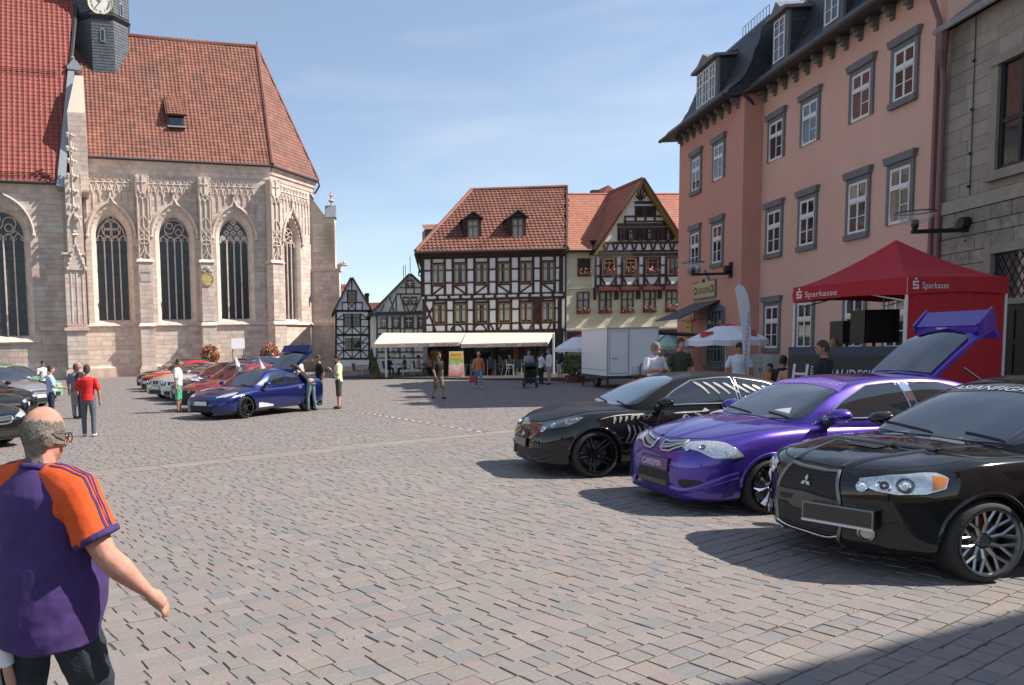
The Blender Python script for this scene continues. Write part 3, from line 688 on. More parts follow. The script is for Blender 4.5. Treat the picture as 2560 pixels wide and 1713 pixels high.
cp = MB(); cp.box(b_.x - .25, b_.x + .85, b_.y - .5, b_.y + 1.6, b_.z - .15, b_.z + .05); cp.prism([(b_.x - .3, b_.z + .05), (b_.x + .3, b_.z + .75), (b_.x + .9, b_.z + .05)], b_.y - .5, b_.y + 1.2); cp.ball((b_.x + .2, b_.y - .2, b_.z + .85), .17, 6); cp.build('coping', m_zinc, church)
vg = MB(); vg.tube([va + vd * .4 + nrm * .1, vb], .16, 6); vg.build('verge', m_gutter, church)
MB().tube([(-30, NY - .42, NO.z - .08), (v0[0], NY - .42, NO.z - .08)], .13, 6).build('gutter', m_gutter, church)
sg = MB();
for f_ in (.018, .5):
 for k in range(3):
  a = NO + nev * (f_ + k * .004) + nrm * (.18 + .1 * k); sg.tube([a, a + Vector((v0[0] + 29.3 + 1.6 * f_, 0, 0))], .025, 4)
 for i in range(60):
  a = NO + nev * f_ + Vector((i * .46, 0, 0)); sg.tube([a, a + nrm * .4], .02, 4)
sg.build('snow_guard', m_batten, church)
# slate clock turret
m_slate = mat('slate', (.075, .083, .10), .5, var=.2, vscale=3., ramp=[(0, (.068, .077, .095)), (.5, (.09, .098, .115)), (1, (.06, .067, .082))])
m_slate_d = mat('slate_dark', (.032, .036, .045), .45, var=.25, vscale=3., ramp=[(0, (.030, .034, .042)), (.5, (.042, .046, .055)), (1, (.026, .030, .037))])
TY = 6.4; t0 = WF.px(229, 100, -TY + 2); t1 = WF.px(284, 100, -TY + 2)
tcx, tw_ = (t0[0] + t1[0]) / 2, (t1[0] - t0[0]); tr_ = tw_ / 2 / math.tan(R(22.5))
def oct_(r, z, rot=R(22.5)): return [(tcx + r / math.cos(R(22.5)) * math.cos(rot + k * R(45)), TY + r / math.cos(R(22.5)) * math.sin(rot + k * R(45)), z) for k in range(8)]
zsk = WF.px(260, 42, -TY + 2)[1]; ztop = zsk + 4.5
levels = [(tr_, 22.0), (tr_, zsk - .35), (tr_ * 1.12, zsk), (tr_ * 1.04, zsk + .25), (tr_ * 1.04, ztop), (tr_ * 1.2, ztop + .4), (.1, ztop + 5)]
tb = MB(); r8 = [oct_(r, z) for r, z in levels]
for i in range(len(levels) - 1):
 for k in range(8): tb.quad(r8[i][k], r8[i][(k + 1) % 8], r8[i + 1][(k + 1) % 8], r8[i + 1][k])
tur = tb.build('clock_turret', m_slate_d, church)
sl8 = MB()
for i in (0, 3):
 z0, z1 = levels[i][1], levels[i + 1][1]; r = levels[i][0]
 for k in range(8):
  a, b_ = Vector(oct_(r, 0)[k]), Vector(oct_(r, 0)[(k + 1) % 8]); d = (b_ - a); L_ = d.length; d.normalize(); n_ = Vector((d.y, -d.x, 0));
  z = z0
  j = 0
  while z < z1 - .1:
   x = -.15 * (j % 2)
   while x < L_ - .02:
    l = .34; xa, xb = max(0, x), min(L_, x + l); j2 = rng.random()
    if xb - xa > .04:
     p = [a + d * xa + n_ * .07, a + d * xb + n_ * .05, a + d * xb + n_ * .02, a + d * xa + n_ * .02]
     zz = (z, z, min(z1, z + .29), min(z1, z + .29)); sh = .06
     sl8.add([(p[q].x, p[q].y, zz[q] + (sh if q in (1, 2) else 0)) for q in range(4)] + [(a.x + d.x * xa, a.y + d.y * xa, z), (a.x + d.x * xb, a.y + d.y * xb, z + sh)], [(0, 1, 2, 3), (4, 5, 1, 0)], rv=j2)
    x += l
   z += .24; j += 1
sl8.build('slates', m_slate, tur, kind='stuff')
fy = TY - tr_ * 1.04 - .08; cc_ = WF.px(250, 6, -fy)
cf = MB(); cr_ = 1.0
cf.lathe([(0, -.02), (cr_, -.02), (cr_, .0), (0, .0)], 40, (cc_[0], fy, cc_[1]), 'y'); clk = cf.build('clock_face', mat('clock_white', (.82, .80, .72), .4), tur)
rm = MB(); rm.tube([(cc_[0] + cr_ * math.cos(q * math.pi / 20), fy - .03, cc_[1] + cr_ * math.sin(q * math.pi / 20)) for q in range(41)], .05, 6, cap=False); rm.build('rim', m_gold, clk)
hm = MB(); m_black = mat('black_paint', (.012, .012, .013), .4)
for q, s_ in enumerate(('XII', 'I', 'II', 'III', 'IIII', 'V', 'VI', 'VII', 'VIII', 'IX', 'X', 'XI')):
 a = math.pi / 2 - q * math.pi / 6; ca, sa = math.cos(a), math.sin(a)
 text('numeral', s_, .27, m_black, clk, MX((cc_[0] + ca * .64 , fy - .035, cc_[1] + sa * .64), (sa, 0, -ca), (ca, 0, sa)), width=.07 + .075 * len(s_), align='CENTER')
hm.beam((cc_[0], cc_[1]), (cc_[0] - .52 * math.cos(R(48)), cc_[1] + .52 * math.sin(R(48))), .09, fy - .06, fy - .045); hm.build('hand', m_black, clk)
hm = MB(); hm.beam((cc_[0] + .12, cc_[1] + .17), (cc_[0] - .85 * math.sin(R(40)), cc_[1] - .85 * math.cos(R(40))), .06, fy - .08, fy - .065); hm.build('hand', m_black, clk)
for (sx, sy, k_) in ((251, 88, -90), (298, 18, -45)):
 fr_ = Frame((0, 0), 0)
 a = R(k_); r = tr_ + .06 if k_ == -90 else tr_ * 1.04 + .06
 zc = WF.px(sx, sy, -TY + tr_)[1]
 Mw = Matrix.Translation((tcx + r * math.cos(a), TY + r * math.sin(a), zc)) @ Matrix.Rotation(a + R(90), 4, 'Z')
 q = MB(); q.prism([(.2, -.55)] + arch(0, .2, .3, .6, 4) + [(-.2, -.55)], -.05, .02); wo = q.xf(Mw).build('window', m_zinc, tur)
 q = MB(); q.prism([(.14, -.48)] + arch(0, .14, .28, .5, 4) + [(-.14, -.48)], -.062, -.052); q.xf(Mw).build('pane', m_glass, wo)
# ---------------------------------------------------------------- timber framed houses across the square
m_timber = mat('dark_timber', (.050, .024, .017), .7, var=.3, vscale=4., bump=.3, bscale=25.)
m_plaster = mat('white_plaster', (.80, .80, .79), .85, var=.06, vscale=1.5)
m_wood = mat('oak_window_wood', (.20, .105, .035), .5, var=.2, vscale=8.)
m_curt = mat('net_curtain', (.42, .48, .44), .9, var=.25, vscale=9.)
m_cream = mat('cream_plaster', (.66, .62, .44), .85, var=.05, vscale=1.2, bump=.1, bscale=30.)
m_geran = mat('geranium', (.55, .06, .10), .7, ramp=[(0, (.6, .05, .09)), (.4, (.62, .16, .2)), (.6, (.06, .11, .03)), (1, (.09, .15, .04))])
m_greenwood = mat('green_wood', (.03, .075, .045), .6)
def put(parent, name, m, fn, **k):
 b = MB(); fn(b); return b.build(name, m, parent, **k)
def casement(parent, x0, x1, z0, z1, y=-.02, fw=.09, m=None, mp=None, cols=2, transom=.68, curtain=True, name='window', bars=0, deep=.16):
 """wooden window: frame, glass behind, mullion and transom, curtain behind the glass"""
 m = m or m_wood; b = MB()
 b.box(x0, x1, y - .06, y + .06, z1 - fw, z1); b.box(x0, x0 + fw, y - .06, y + .06, z0, z1 - fw); b.box(x1 - fw, x1, y - .06, y + .06, z0, z1 - fw); b.box(x0 - .02, x1 + .02, y - .10, y + .06, z0 - .06, z0)
 wn = b.build(name, m, parent); zt = z0 + (z1 - z0) * transom; s = MB()
 for i in range(1, cols):
  x = x0 + (x1 - x0) * i / cols; s.box(x - fw * .4, x + fw * .4, y - .045, y + .03, z0, zt); s.box(x - fw * .25, x + fw * .25, y - .04, y + .03, zt, z1 - fw)
 s.box(x0 + fw, x1 - fw, y - .05, y + .028, zt - .035, zt + .035)
 for i in range(bars):
  z = z0 + (zt - z0) * (i + 1) / (bars + 1); s.box(x0 + fw, x1 - fw, y - .035, y + .02, z - .015, z + .015)
 s.build('sash', mp or m, wn)
 MB().box(x0 + fw * .5, x1 - fw * .5, y + .012, y + .02, z0, z1 - fw * .5).build('pane', m_glass, wn)
 if curtain:
  c = MB(); n = 10; xa, xb = x0 + fw, x1 - fw
  for s0, s1 in ((xa, xa + (xb - xa) * rng.uniform(.25, .5)), (xb - (xb - xa) * rng.uniform(.25, .5), xb)):
   for i in range(n):
    a, b_ = s0 + (s1 - s0) * i / n, s0 + (s1 - s0) * (i + 1) / n; d = .008 * (i % 2)
    c.quad((a, y + .009 - d * .2, z0 + .1), (b_, y + .009 - (.008 - d) * .2, z0 + .1), (b_, y + .009 - (.008 - d) * .2, z1 - fw), (a, y + .009 - d * .2, z1 - fw))
  c.build('curtain', m_curt, wn)
 return wn
def flower_box(parent, x0, x1, z, y=-.12, n=70):
 b = MB(); b.box(x0, x1, y - .16, y, z, z + .16); bx = b.build('flower_box', mat('box_brown', (.10, .035, .02), .7), parent); f = MB()
 for i in range(n):
  c = Vector((rng.uniform(x0, x1), y - .08 + rng.uniform(-.12, .06), z + .1 + abs(rng.gauss(.12, .12)))); r = rng.uniform(.03, .075); d = Vector((rng.uniform(-1, 1), rng.uniform(-1, .2), rng.uniform(-.3, 1))).normalized(); e = d.orthogonal().normalized() * r; g = d.cross(e)
  f.add([c + e, c + g, c - e, c - g], [(0, 1, 2, 3)], rv=rng.random())
 f.build('geraniums', m_geran, bx, kind='stuff')
def timbers(parent, lst, y0=-.035, y1=.02, m=None):
 for i, (a, b, wd) in enumerate(lst):
  MB().beam(a, b, wd * .86, y0 - .002 * (i % 5), y1).build('timber_beam', m or m_timber, parent)
# -- the big hipped house with the cafe
HF = Frame((10.5, 52), 90.5)
Q = lambda x, y, out=0: HF.px(800 + x / 2.703, 440 + y / 2.703, out)
house = thing('timber_house', 'large white and dark timber framed house with two roof dormers behind the cafe awning', 'house', HF.o, HF.rot)
XL, XR = Q(690, 800)[0], Q(1655, 800)[0]; ZE = Q(1100, 510)[1]
ZB = Q(1000, 815)[1]
hw_ = MB(); hw_.add([(XL, 0, 0), (XR, 0, 0), (XR, 9, 0), (XL + 2.0, 9, 0), (XL, 0, ZE + .1), (XR, 0, ZE + .1), (XR, 9, ZE + .1), (XL + 2.0, 9, ZE + .1)], [(0, 3, 2, 1), (4, 5, 6, 7), (0, 1, 5, 4), (1, 2, 6, 5), (2, 3, 7, 6), (3, 0, 4, 7)]); hw_.build('wall', m_plaster, house)
tl = []
X = lambda x, y=700: Q(x, y)[0]
Z = lambda y: Q(1100, y)[1]
xs2 = [693, 755, 843, 898, 988, 1044, 1137, 1193, 1287, 1345, 1440, 1492, 1585, 1628]
top, mid = 548, 808
for x in xs2: tl.append(((X(x), Z(top)), (X(x), Z(mid)), .19 if x not in (693, 1628) else .3))
tl += [((XL, Z(545)), (XR, Z(545)), .26), ((XL, Z(800)), (XR, Z(800)), .12), ((XL, Z(832)), (XR, Z(832)), .20), ((XL, Z(1052)), (XR, Z(1052)), .2)]
for i in range(0, 13, 2):
 a, b_ = X(xs2[i]), X(xs2[i + 1])
 for z in (633, 718): tl.append(((a, Z(z)), (b_, Z(z)), .12))
for i in range(1, 12, 2):
 a, b_ = X(xs2[i]), X(xs2[i + 1]); tl.append(((a, Z(585)), (b_, Z(585)), .12)); tl.append(((a, Z(735)), (b_, Z(735)), .14))
 if (i // 2) % 2 == 0: tl.append(((a + .05, Z(795)), (b_ - .12, Z(742)), .13))
 else: tl.append(((a + .12, Z(742)), (b_ - .05, Z(795)), .13))
for k in range(13):
 x = X(715 + k * 78, 820); tl.append(((x, Z(805)), (x, Z(830)), .22))
xs1 = [705, 768, 852, 905, 990, 1040, 1138, 1195, 1290, 1350, 1440, 1490, 1582, 1620]
for x in xs1: tl.append(((X(x, 900), Z(835)), (X(x, 1000), Z(1050)), .2 if x not in (705, 1620) else .3))
tl += [((X(1440), Z(840)), (X(1440), Z(1000)), .75), ((X(1490), Z(840)), (X(1490), Z(1000)), .45)]
for i in range(0, 13, 2): tl.append(((X(xs1[i]), Z(905)), (X(xs1[i + 1]), Z(905)), .12)); tl.append(((X(xs1[i]), Z(1000)), (X(xs1[i + 1]), Z(1000)), .13))
for i in range(1, 13, 2): tl.append(((X(xs1[i]), Z(853)), (X(xs1[i + 1]), Z(853)), .14)); tl.append(((X(xs1[i]), Z(1000)), (X(xs1[i + 1]), Z(1000)), .14))
tl += [((X(715), Z(870)), (X(780), Z(1050)), .15), ((X(765), Z(870)), (X(718), Z(960)), .14)]
for x in (895, 1050, 1430):
 for sx in (-1, 1):
  for q in range(3):
   a0, a1 = R(90 - q * 28), R(90 - (q + 1) * 28); r = .40
   tl.append(((X(x + 28) + sx * (.02 + r * math.cos(a0)), Z(1055) + r * 1.25 * math.sin(a0)), (X(x + 28) + sx * (.02 + r * math.cos(a1)), Z(1055) + r * 1.25 * math.sin(a1)), .12))
for x, s_ in ((1150, 1), (1225, -1), (1350, 1), (1560, -1)): tl.append(((X(x), Z(1005)), (X(x) + s_ * .22, Z(1050)), .13))
timbers(house, tl)
for i, x in enumerate((797, 944, 1091, 1241, 1391, 1541)):
 c = X(x, 660); casement(house, c - .40, c + .40, Z(728), Z(590), y=-.07)
for i, x in enumerate((807, 948, 1093, 1244, 1393, 1537)):
 c = X(x, 920); casement(house, c - .40, c + .40, Z(990), Z(862), y=-.07)
eb = MB(); eb.prism([(XL - .1, ZE - .28), (XR + .1, ZE - .28), (XR + .1, ZE + .02), (XL - .1, ZE + .02)], -.28, 0); eb.build('eaves_board', m_timber, house)
MB().box(XL + .3, XR - .1, -.05, 0, 0, Z(1062)).build('shop_wall', mat('shop_shade', (.05, .038, .03), .7), house)  # ground-floor wall coloured dark, shade under the awning put into its colour
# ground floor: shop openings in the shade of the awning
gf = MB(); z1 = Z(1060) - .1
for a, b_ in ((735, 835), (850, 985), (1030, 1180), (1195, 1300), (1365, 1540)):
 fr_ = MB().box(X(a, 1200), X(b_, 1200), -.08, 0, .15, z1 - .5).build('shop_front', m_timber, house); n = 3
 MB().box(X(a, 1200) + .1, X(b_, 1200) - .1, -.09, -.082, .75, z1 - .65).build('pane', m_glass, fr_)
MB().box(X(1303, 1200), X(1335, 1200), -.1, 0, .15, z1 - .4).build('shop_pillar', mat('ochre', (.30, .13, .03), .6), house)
# roof
RF = Q(1662, 492, .55)[0]; o = Vector((XL - .45, -.55, ZE)); rl = Q(1025, 97, -5.2); rr = Q(1665, 75, -5.2); sl_ = Vector((0, 5.75, rl[1] - ZE))
tile_roof(house, o, (1, 0, 0), sl_, [(0, 0), (RF - o.x, 0), (rr[0] - o.x, sl_.length), (rl[0] - o.x, sl_.length)], .285, .33, m_tile, 300, lift=.06)
hip = MB(); p0 = o + Vector((0, 0, .05)); p1 = Vector((rl[0], 5.2, rl[1] + .03)); hip.tube([tuple(p0), tuple(p0.lerp(p1, .5)), tuple(p1)], .14, 7); hip.tube([tuple(p1), (rr[0] + .02, 5.2, rr[1] + .03)], .14, 7); hip.build('ridge_tiles', m_tile, house)
b_ = MB(); b_.add([tuple(o), (o.x + 1.9, 10, ZE), tuple(p1), (rr[0], 10, ZE), (rr[0], 5.2, rr[1]), (RF, -.55, ZE)], [(0, 2, 1), (1, 2, 4, 3), (3, 4, 5)]); b_.build('roof', m_tile, house)
MB().tube([(o.x - .05, -.62, ZE - .02), (RF, -.62, ZE - .02)], .075, 6).build('gutter', m_gutter, house)
MB().tube([(XR - .02, -.5, ZE - .1), (XR + .02, -.1, ZE - .5), (XR + .02, -.1, .2)], .06, 6).build('downpipe', m_gutter, house)
vg = MB(); vg.add([(RF + .0, -.6, ZE - .1), (RF + .12, -.6, ZE - .1), (rr[0] + .12, 5.2, rr[1] + .12), (rr[0], 5.2, rr[1] + .12), (RF, -.6, ZE + .12), (RF + .12, -.6, ZE + .12)], [(0, 1, 2, 3), (4, 3, 2, 5), (0, 4, 5, 1)]); vg.build('verge_board', m_timber, house)
for x0, x1, yb, yt, ap in ((962, 1075, 462, 300, 255), (1258, 1372, 462, 292, 245)):
 yo = -1.35; a, b2 = Q(x0, yb, yo), Q(x1, yb, yo); zt = Q(x0, yt, yo)[1]; za = Q((x0 + x1) / 2, ap, yo)[1]; d = MB()
 ya = .55; cx = (a[0] + b2[0]) / 2
 d.box(a[0], b2[0], ya, ya + 3.2, a[1] - .1, zt); d.prism([(a[0], zt), (b2[0], zt), (cx, za - .05)], ya, ya + 2.6)
 dm = d.build('dormer', m_timber, house); hw = (b2[0] - a[0]) / 2
 for sx in (-1, 1):
  r_ = MB(); r_.add([(cx, ya - .25, za + .02), (cx + sx * (hw + .16), ya - .25, zt - .08), (cx + sx * (hw + .16), ya + 3, zt - .08), (cx, ya + 3, za + .02), (cx, ya - .25, za - .08), (cx + sx * (hw + .16), ya - .25, zt - .18)], [(0, 1, 2, 3), (0, 4, 5, 1)]); r_.build('roof', m_slate_d, dm)
 casement(dm, cx - hw + .2, cx + hw - .2, a[1] + .12, zt - .12, y=ya - .05, fw=.07)
 MB().prism([(cx - .42, zt + .06), (cx + .42, zt + .06), (cx, za - .18)], ya - .04, ya).build('pediment', m_greenwood, dm)
sd = MB(); a = Q(708, 360, -3.0); b2 = Q(820, 330, -3.0); sd.box(a[0], b2[0] + .6, 3.0, 4.6, a[1] - 1.2, a[1]); sdo = sd.build('side_dormer', m_slate, house)
MB().add([(a[0] - .1, 2.8, a[1] - .02), (b2[0] + .6, 2.8, a[1] - .02), (b2[0] + .6, 3.9, a[1] + .45), (a[0] - .1, 3.9, a[1] + .45)], [(0, 1, 2, 3)]).build('roof', m_tile, sdo)
el = MB(); p = Q(640, 520); el.add([(p[0] - .1, -.5, ZE - .05), (XL, -.05, ZE - 1.2), (XL, -.05, ZE - .1)], [(0, 1, 2)]); el.tube([(p[0] - .05, -.5, ZE - .1), (XL - .12, -.1, ZE - 1.3)], .06, 5); el.tube([(XL - .2, -.1, ZE - 1.15), (XL - .22, -.1, ZE - 1.45), (XL, -.05, ZE - 1.6)], .05, 5); el.build('eaves_bracket', m_timber, house)
# -- cream and timber house on the right
DF = Frame((15.6, 52), 84)
Q2 = lambda x, y, out=0: DF.px(1380 + x / 2.703, 440 + y / 2.703, out)
hc_ = thing('timber_house', 'cream plastered house with steep timber gable, red carved beams and geranium window boxes', 'house', DF.o, DF.rot)
X2 = lambda x, y=600: Q2(x, y)[0]
Z2 = lambda y: Q2(500, y)[1]
xl, xr = X2(93), X2(900) + 2.5; gl, gr = X2(275), X2(862) + .25; zu = Z2(752); ze = Z2(505); gc = (gl + gr) / 2; za = Q2(620, 50)[1]
MB().box(xl, xr, 0, 9, 0, ze).build('wall', m_cream, hc_)
up = MB(); up.box(gl, gr, -.22, .02, zu, ze - .1); up.prism([(gl, ze - .1), (gr, ze - .1), (gc, za - .25)], -.22, 4); upo = up.build('upper_wall', m_plaster, hc_)
tl = []
for x in (283, 318, 420, 462, 568, 612, 715, 758, 858): tl.append(((X2(x), Z2(550)), (X2(x), Z2(740)), .17))
tl += [((gl, Z2(535)), (gr, Z2(535)), .24), ((gl, Z2(512)), (gr, Z2(512)), .16), ((gl, Z2(742)), (gr, Z2(742)), .14), ((gl, Z2(680)), (gr, Z2(680)), .13)]
for a, b_ in ((283, 318), (420, 462), (568, 612), (715, 758)):
 for z in (608, 672): tl.append(((X2(a), Z2(z)), (X2(b_), Z2(z)), .1))
for a, b_ in ((320, 420), (464, 568), (614, 715), (760, 858)): tl += [((X2(a), Z2(685)), (X2(a + 30), Z2(738)), .12), ((X2(b_), Z2(685)), (X2(b_ - 30), Z2(738)), .12), ((X2(a), Z2(555)), (X2(b_), Z2(555)), .1)]
tl += [((gl + .45, Z2(455)), (gr - .45, Z2(455)), .16)]
for k in range(9):
 x = X2(352 + k * 63.5);
 for s_ in (-1, 1): tl.append(((x + s_ * .02, Z2(515)), (x + s_ * .17, Z2(462)), .12))
tl += [((X2(430), Z2(395)), (X2(810), Z2(395)), .98), ((X2(430), Z2(335)), (X2(810), Z2(335)), .25), ((X2(475), Z2(278)), (X2(770), Z2(278)), .12), ((X2(545), Z2(240)), (X2(685), Z2(240)), .72), ((X2(470), Z2(312)), (X2(790), Z2(312)), .12), ((X2(545), Z2(185)), (X2(700), Z2(185)), .2)]
for x in (550, 615, 678, 740): tl.append(((X2(x), Z2(280)), (X2(x), Z2(315)), .12))
for x in (480, 740): tl.append(((X2(x), Z2(275)), (X2(x), Z2(335)), .1))
for a in (-60, -30, 0, 30, 60): tl.append(((gc + .05 * math.sin(R(a)), Z2(170)), (gc + .42 * math.sin(R(a)), Z2(168) + .68 * math.cos(R(a))), .09))
timbers(upo, tl, y0=-.28, y1=-.2)
for (cx, w_) in ((0, 0),):
 for sx, e in ((-1, gl - .14), (1, gr + .14)):
  MB().beam((e, ze - .28), (gc, za + .06), .2, -.62, -.20).build('barge_board', mat('ochre_board', (.34, .22, .06), .6), hc_)
  r_ = MB(); r_.add([(e - sx * .0 + sx * .15, -.75, ze - .30), (gc, -.75, za + .22), (gc, 4.5, za + .22), (e + sx * .15, 4.5, ze - .3), (e + sx * .15, -.75, ze - .42), (gc, -.75, za + .1)], [(0, 1, 2, 3), (0, 4, 5, 1)]); r_.build('roof', m_timber, hc_)
  sv = Vector((gc - e, 0, za - ze + .3));
  if sx < 0: tile_roof(hc_, (e, 4.6, ze - .1), (0, -1, 0), sv, [(0, 0), (5.2, 0), (5.2, sv.length), (0, sv.length)], .2, .2, m_tile_pink, 0, flat=True, lift=.02)
  else: tile_roof(hc_, (e, -.6, ze - .1), (0, 1, 0), sv, [(0, 0), (5.2, 0), (5.2, sv.length), (0, sv.length)], .2, .2, m_tile_pink, 0, flat=True, lift=.02)
m_redbeam = mat('red_carved_beam', (.16, .022, .022), .6, var=.3, vscale=12.)
for a, b_ in ((300, 420), (452, 568), (600, 715), (745, 862)):
 MB().box(X2(a), X2(b_), -.36, .02, Z2(775), Z2(752)).build('carved_beam', m_redbeam, hc_)
 for k in (a - 20, b_ + 2):
  c = MB(); x = X2(k); c.prism([(x, Z2(835)), (x + .14, Z2(835)), (x + .14, Z2(750)), (x, Z2(750))], -.16, 0); c.box(x, x + .14, -.34, -.1, Z2(780), Z2(745)); c.build('corbel', m_timber, hc_)
for x in (370, 515, 663, 815): c = X2(x); w_ = casement(hc_, c - .36, c + .36, Z2(655), Z2(560), y=-.30, fw=.08, curtain=False); flower_box(w_, c - .38, c + .38, Z2(668), -.34)
c = X2(213); w_ = casement(hc_, c - .42, c + .42, Z2(668), Z2(555), y=-.03, m=m_timber, curtain=False); flower_box(w_, c - .42, c + .42, Z2(668), -.1)
for x in (208, 357, 507, 657, 808): c = X2(x, 850); w_ = casement(hc_, c - .43, c + .43, Z2(920), Z2(778), y=-.03, m=mat('red_brown_wood', (.12, .05, .02), .55), transom=.6); flower_box(w_, c - .42, c + .42, Z2(925), -.1)
for k, x in enumerate((455, 515, 580, 640, 705, 768)): c = X2(x, 400); casement(upo, c - .14, c + .14, Z2(438), Z2(365), y=-.75 + .42, fw=.035, m=m_timber, cols=1, curtain=k in (1, 3))
for x in (580, 645): c = X2(x, 240); casement(upo, c - .13, c + .13, Z2(262), Z2(222), y=-.33, fw=.03, m=m_timber, curtain=False)
MB().box(xl, gl, -.09, 0, Z2(758), Z2(748)).build('string_course', m_cream, hc_)
MB().box(xl, xr, -.14, 0, Z2(1035), Z2(1022)).build('string_course', m_trim, hc_)
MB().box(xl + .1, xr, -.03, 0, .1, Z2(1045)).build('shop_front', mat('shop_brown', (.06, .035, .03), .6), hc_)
rz = Q2(105, 125, -4)[1]; o = Vector((xl, -.45, ze)); sv = Vector((0, 4.45, rz - ze))
UL_ = Q2(106, 125, -4)[0] - xl
for pl_ in ([(0, 0), (gl - xl - .05, 0), (gl - xl - .05, 1.0), (.08, 1.0)], [(gr - xl + .05, 0), (xr - xl, 0), (xr - xl, 1.0), (gr - xl + .05, 1.0)], [(.08, 1.0), (xr - xl, 1.0), (xr - xl, sv.length), (UL_, sv.length)]): tile_roof(hc_, o, (1, 0, 0), sv, pl_, .2, .2, m_tile_pink, 0, flat=True, lift=.02)
MB().add([(xl + UL_ + .8, 8.5, ze), (xr, 8.5, ze), (xr, 4, rz), (xl + UL_, 4, rz)], [(0, 1, 2, 3)]).build('roof', m_tile_pink, hc_)
MB().tube([(xl + UL_, 4, rz), (xr, 4, rz)], .1, 6).build('ridge_tiles', m_tile_pink, hc_)
MB().tube([(xl, -.5, ze), (gl - .05, -.5, ze)], .07, 6).build('gutter', m_gutter, hc_)
p = Q2(380, 60, -9); hb = Frame(DF.w(0, 0, -9)[:2], 84)
bh = thing('background_house', 'small red tiled gable peeping above the ridge of the cream house', 'house', DF.w(0, 0, -9), DF.rot)
pz = [Q2(x, y, -9) for x, y in ((345, 130), (382, 62), (482, 140))]
b = MB(); b.prism([(pz[0][0] - .6, pz[0][1] - 4), (pz[2][0] + .3, pz[2][1] - 4), pz[2], pz[1], (pz[0][0] - .1, pz[0][1])], 0, 5); b.build('roof', m_tile_pink, bh)
b = MB(); b.box(pz[0][0] - .75, pz[0][0] - .2, .2, .7, pz[0][1] - 3, pz[0][1] + .45); b.build('chimney', m_timber, bh)
# -- two small gabled houses further left
def small_house(F, Qf, pts, label, m_w, m_t, roofcol, extra):
 h_ = thing('timber_house', label, 'house', F.o, F.rot); (xl, xr, ze, ax, az_) = pts
 b = MB(); b.prism([(xl, 0), (xr, 0), (xr, ze), (ax, az_), (xl, ze)], 0, 8); wl = b.build('wall', m_w, h_)
 for sx, e in ((-1, xl), (1, xr)):
  d = Vector((ax - e, 0, az_ - ze)); k = Vector((e, 0, ze)) - d * .10
  r_ = MB(); n_ = Vector((-d.z, 0, d.x)).normalized() * (.14 if sx < 0 else -.14); a = k; c = Vector((ax, 0, az_)) + d * .0
  if n_.z < 0: n_ = -n_
  r_.add([(a.x, -.3, a.z), (c.x, -.3, c.z), (c.x + n_.x, -.3, c.z + n_.z), (a.x + n_.x, -.3, a.z + n_.z), (a.x, 8, a.z), (c.x, 8, c.z), (c.x + n_.x, 8, c.z + n_.z), (a.x + n_.x, 8, a.z + n_.z)], [(0, 1, 2, 3), (3, 2, 6, 7), (0, 4, 5, 1), (4, 7, 6, 5)])
  r_.build('roof', roofcol, h_)
 return h_, wl
F1 = Frame((0, 66), 90); Q3 = lambda x, y, out=0: F1.px(800 + x / 2.703, 440 + y / 2.703, out)
P3 = lambda x, y: Q3(x, y)
h1, w1 = small_house(F1, Q3, (P3(103, 905)[0], P3(338, 905)[0], P3(200, 905)[1], P3(213, 690)[0], P3(213, 690)[1]), 'narrow timber framed house with a steep dark gable right beside the church', m_plaster, m_timber, m_timber, None)
tl = [(P3(a, b_), P3(c, d), w_) for a, b_, c, d, w_ in ((105, 912, 335, 912, .22), (105, 1075, 335, 1075, .24), (108, 1235, 335, 1235, .2), (150, 855, 285, 855, .12), (180, 775, 245, 775, .12), (150, 855, 150, 905, .1), (285, 855, 285, 905, .1), (190, 855, 190, 905, .1), (240, 855, 240, 905, .1), (190, 855, 240, 905, .08), (240, 855, 190, 905, .08), (186, 775, 186, 855, .12), (244, 775, 244, 855, .12), (214, 700, 214, 775, .1),
 (108, 905, 108, 1320, .2), (332, 905, 332, 1240, .2), (160, 930, 160, 1235, .1), (275, 930, 275, 1235, .1), (105, 970, 330, 970, .1), (105, 1018, 330, 1018, .1), (108, 1018, 160, 1070, .1), (330, 1018, 280, 1070, .1), (165, 1065, 215, 1018, .1), (270, 1065, 220, 1018, .1), (108, 975, 160, 935, .09), (330, 975, 280, 935, .09), (110, 1130, 330, 1130, .1), (110, 1180, 330, 1180, .1), (110, 1232, 160, 1180, .1), (330, 1232, 280, 1180, .1), (165, 1180, 215, 1232, .1), (275, 1180, 220, 1232, .1), (112, 1130, 160, 1175, .09), (330, 1130, 282, 1175, .09), (112, 1080, 158, 1130, .09), (328, 1080, 282, 1130, .09), (217, 930, 217, 1235, .1))]
timbers(w1, tl, m=m_timber)
for a, b_, c, d in ((190, 778, 240, 852), (165, 932, 212, 1015), (222, 932, 270, 1015), (172, 1095, 212, 1172), (225, 1095, 272, 1172)):
 p, q = P3(a, d), P3(c, b_); casement(h1, p[0], q[0], p[1], q[1], y=-.07, fw=.06, m=m_greenwood if b_ > 900 else m_wood, curtain=False, bars=1)
MB().box(P3(108, 1300)[0], P3(335, 1300)[0], -.12, 0, 0, .42).build('plinth', m_trim, h1)
sh = thing('background_house', 'red tiled roof between the church and the narrow timber house', 'house', F1.w(0, 0, -13), F1.rot)
p = [F1.px(800 + x / 2.703, 440 + y / 2.703, -13) for x, y in ((70, 655), (70, 905), (330, 905), (430, 850), (330, 850), (180, 718), (140, 718))]
b = MB(); b.box(p[0][0] - 3, p[2][0] + .5, .5, 8, 0, p[1][1]); b.build('wall', m_plaster, sh)
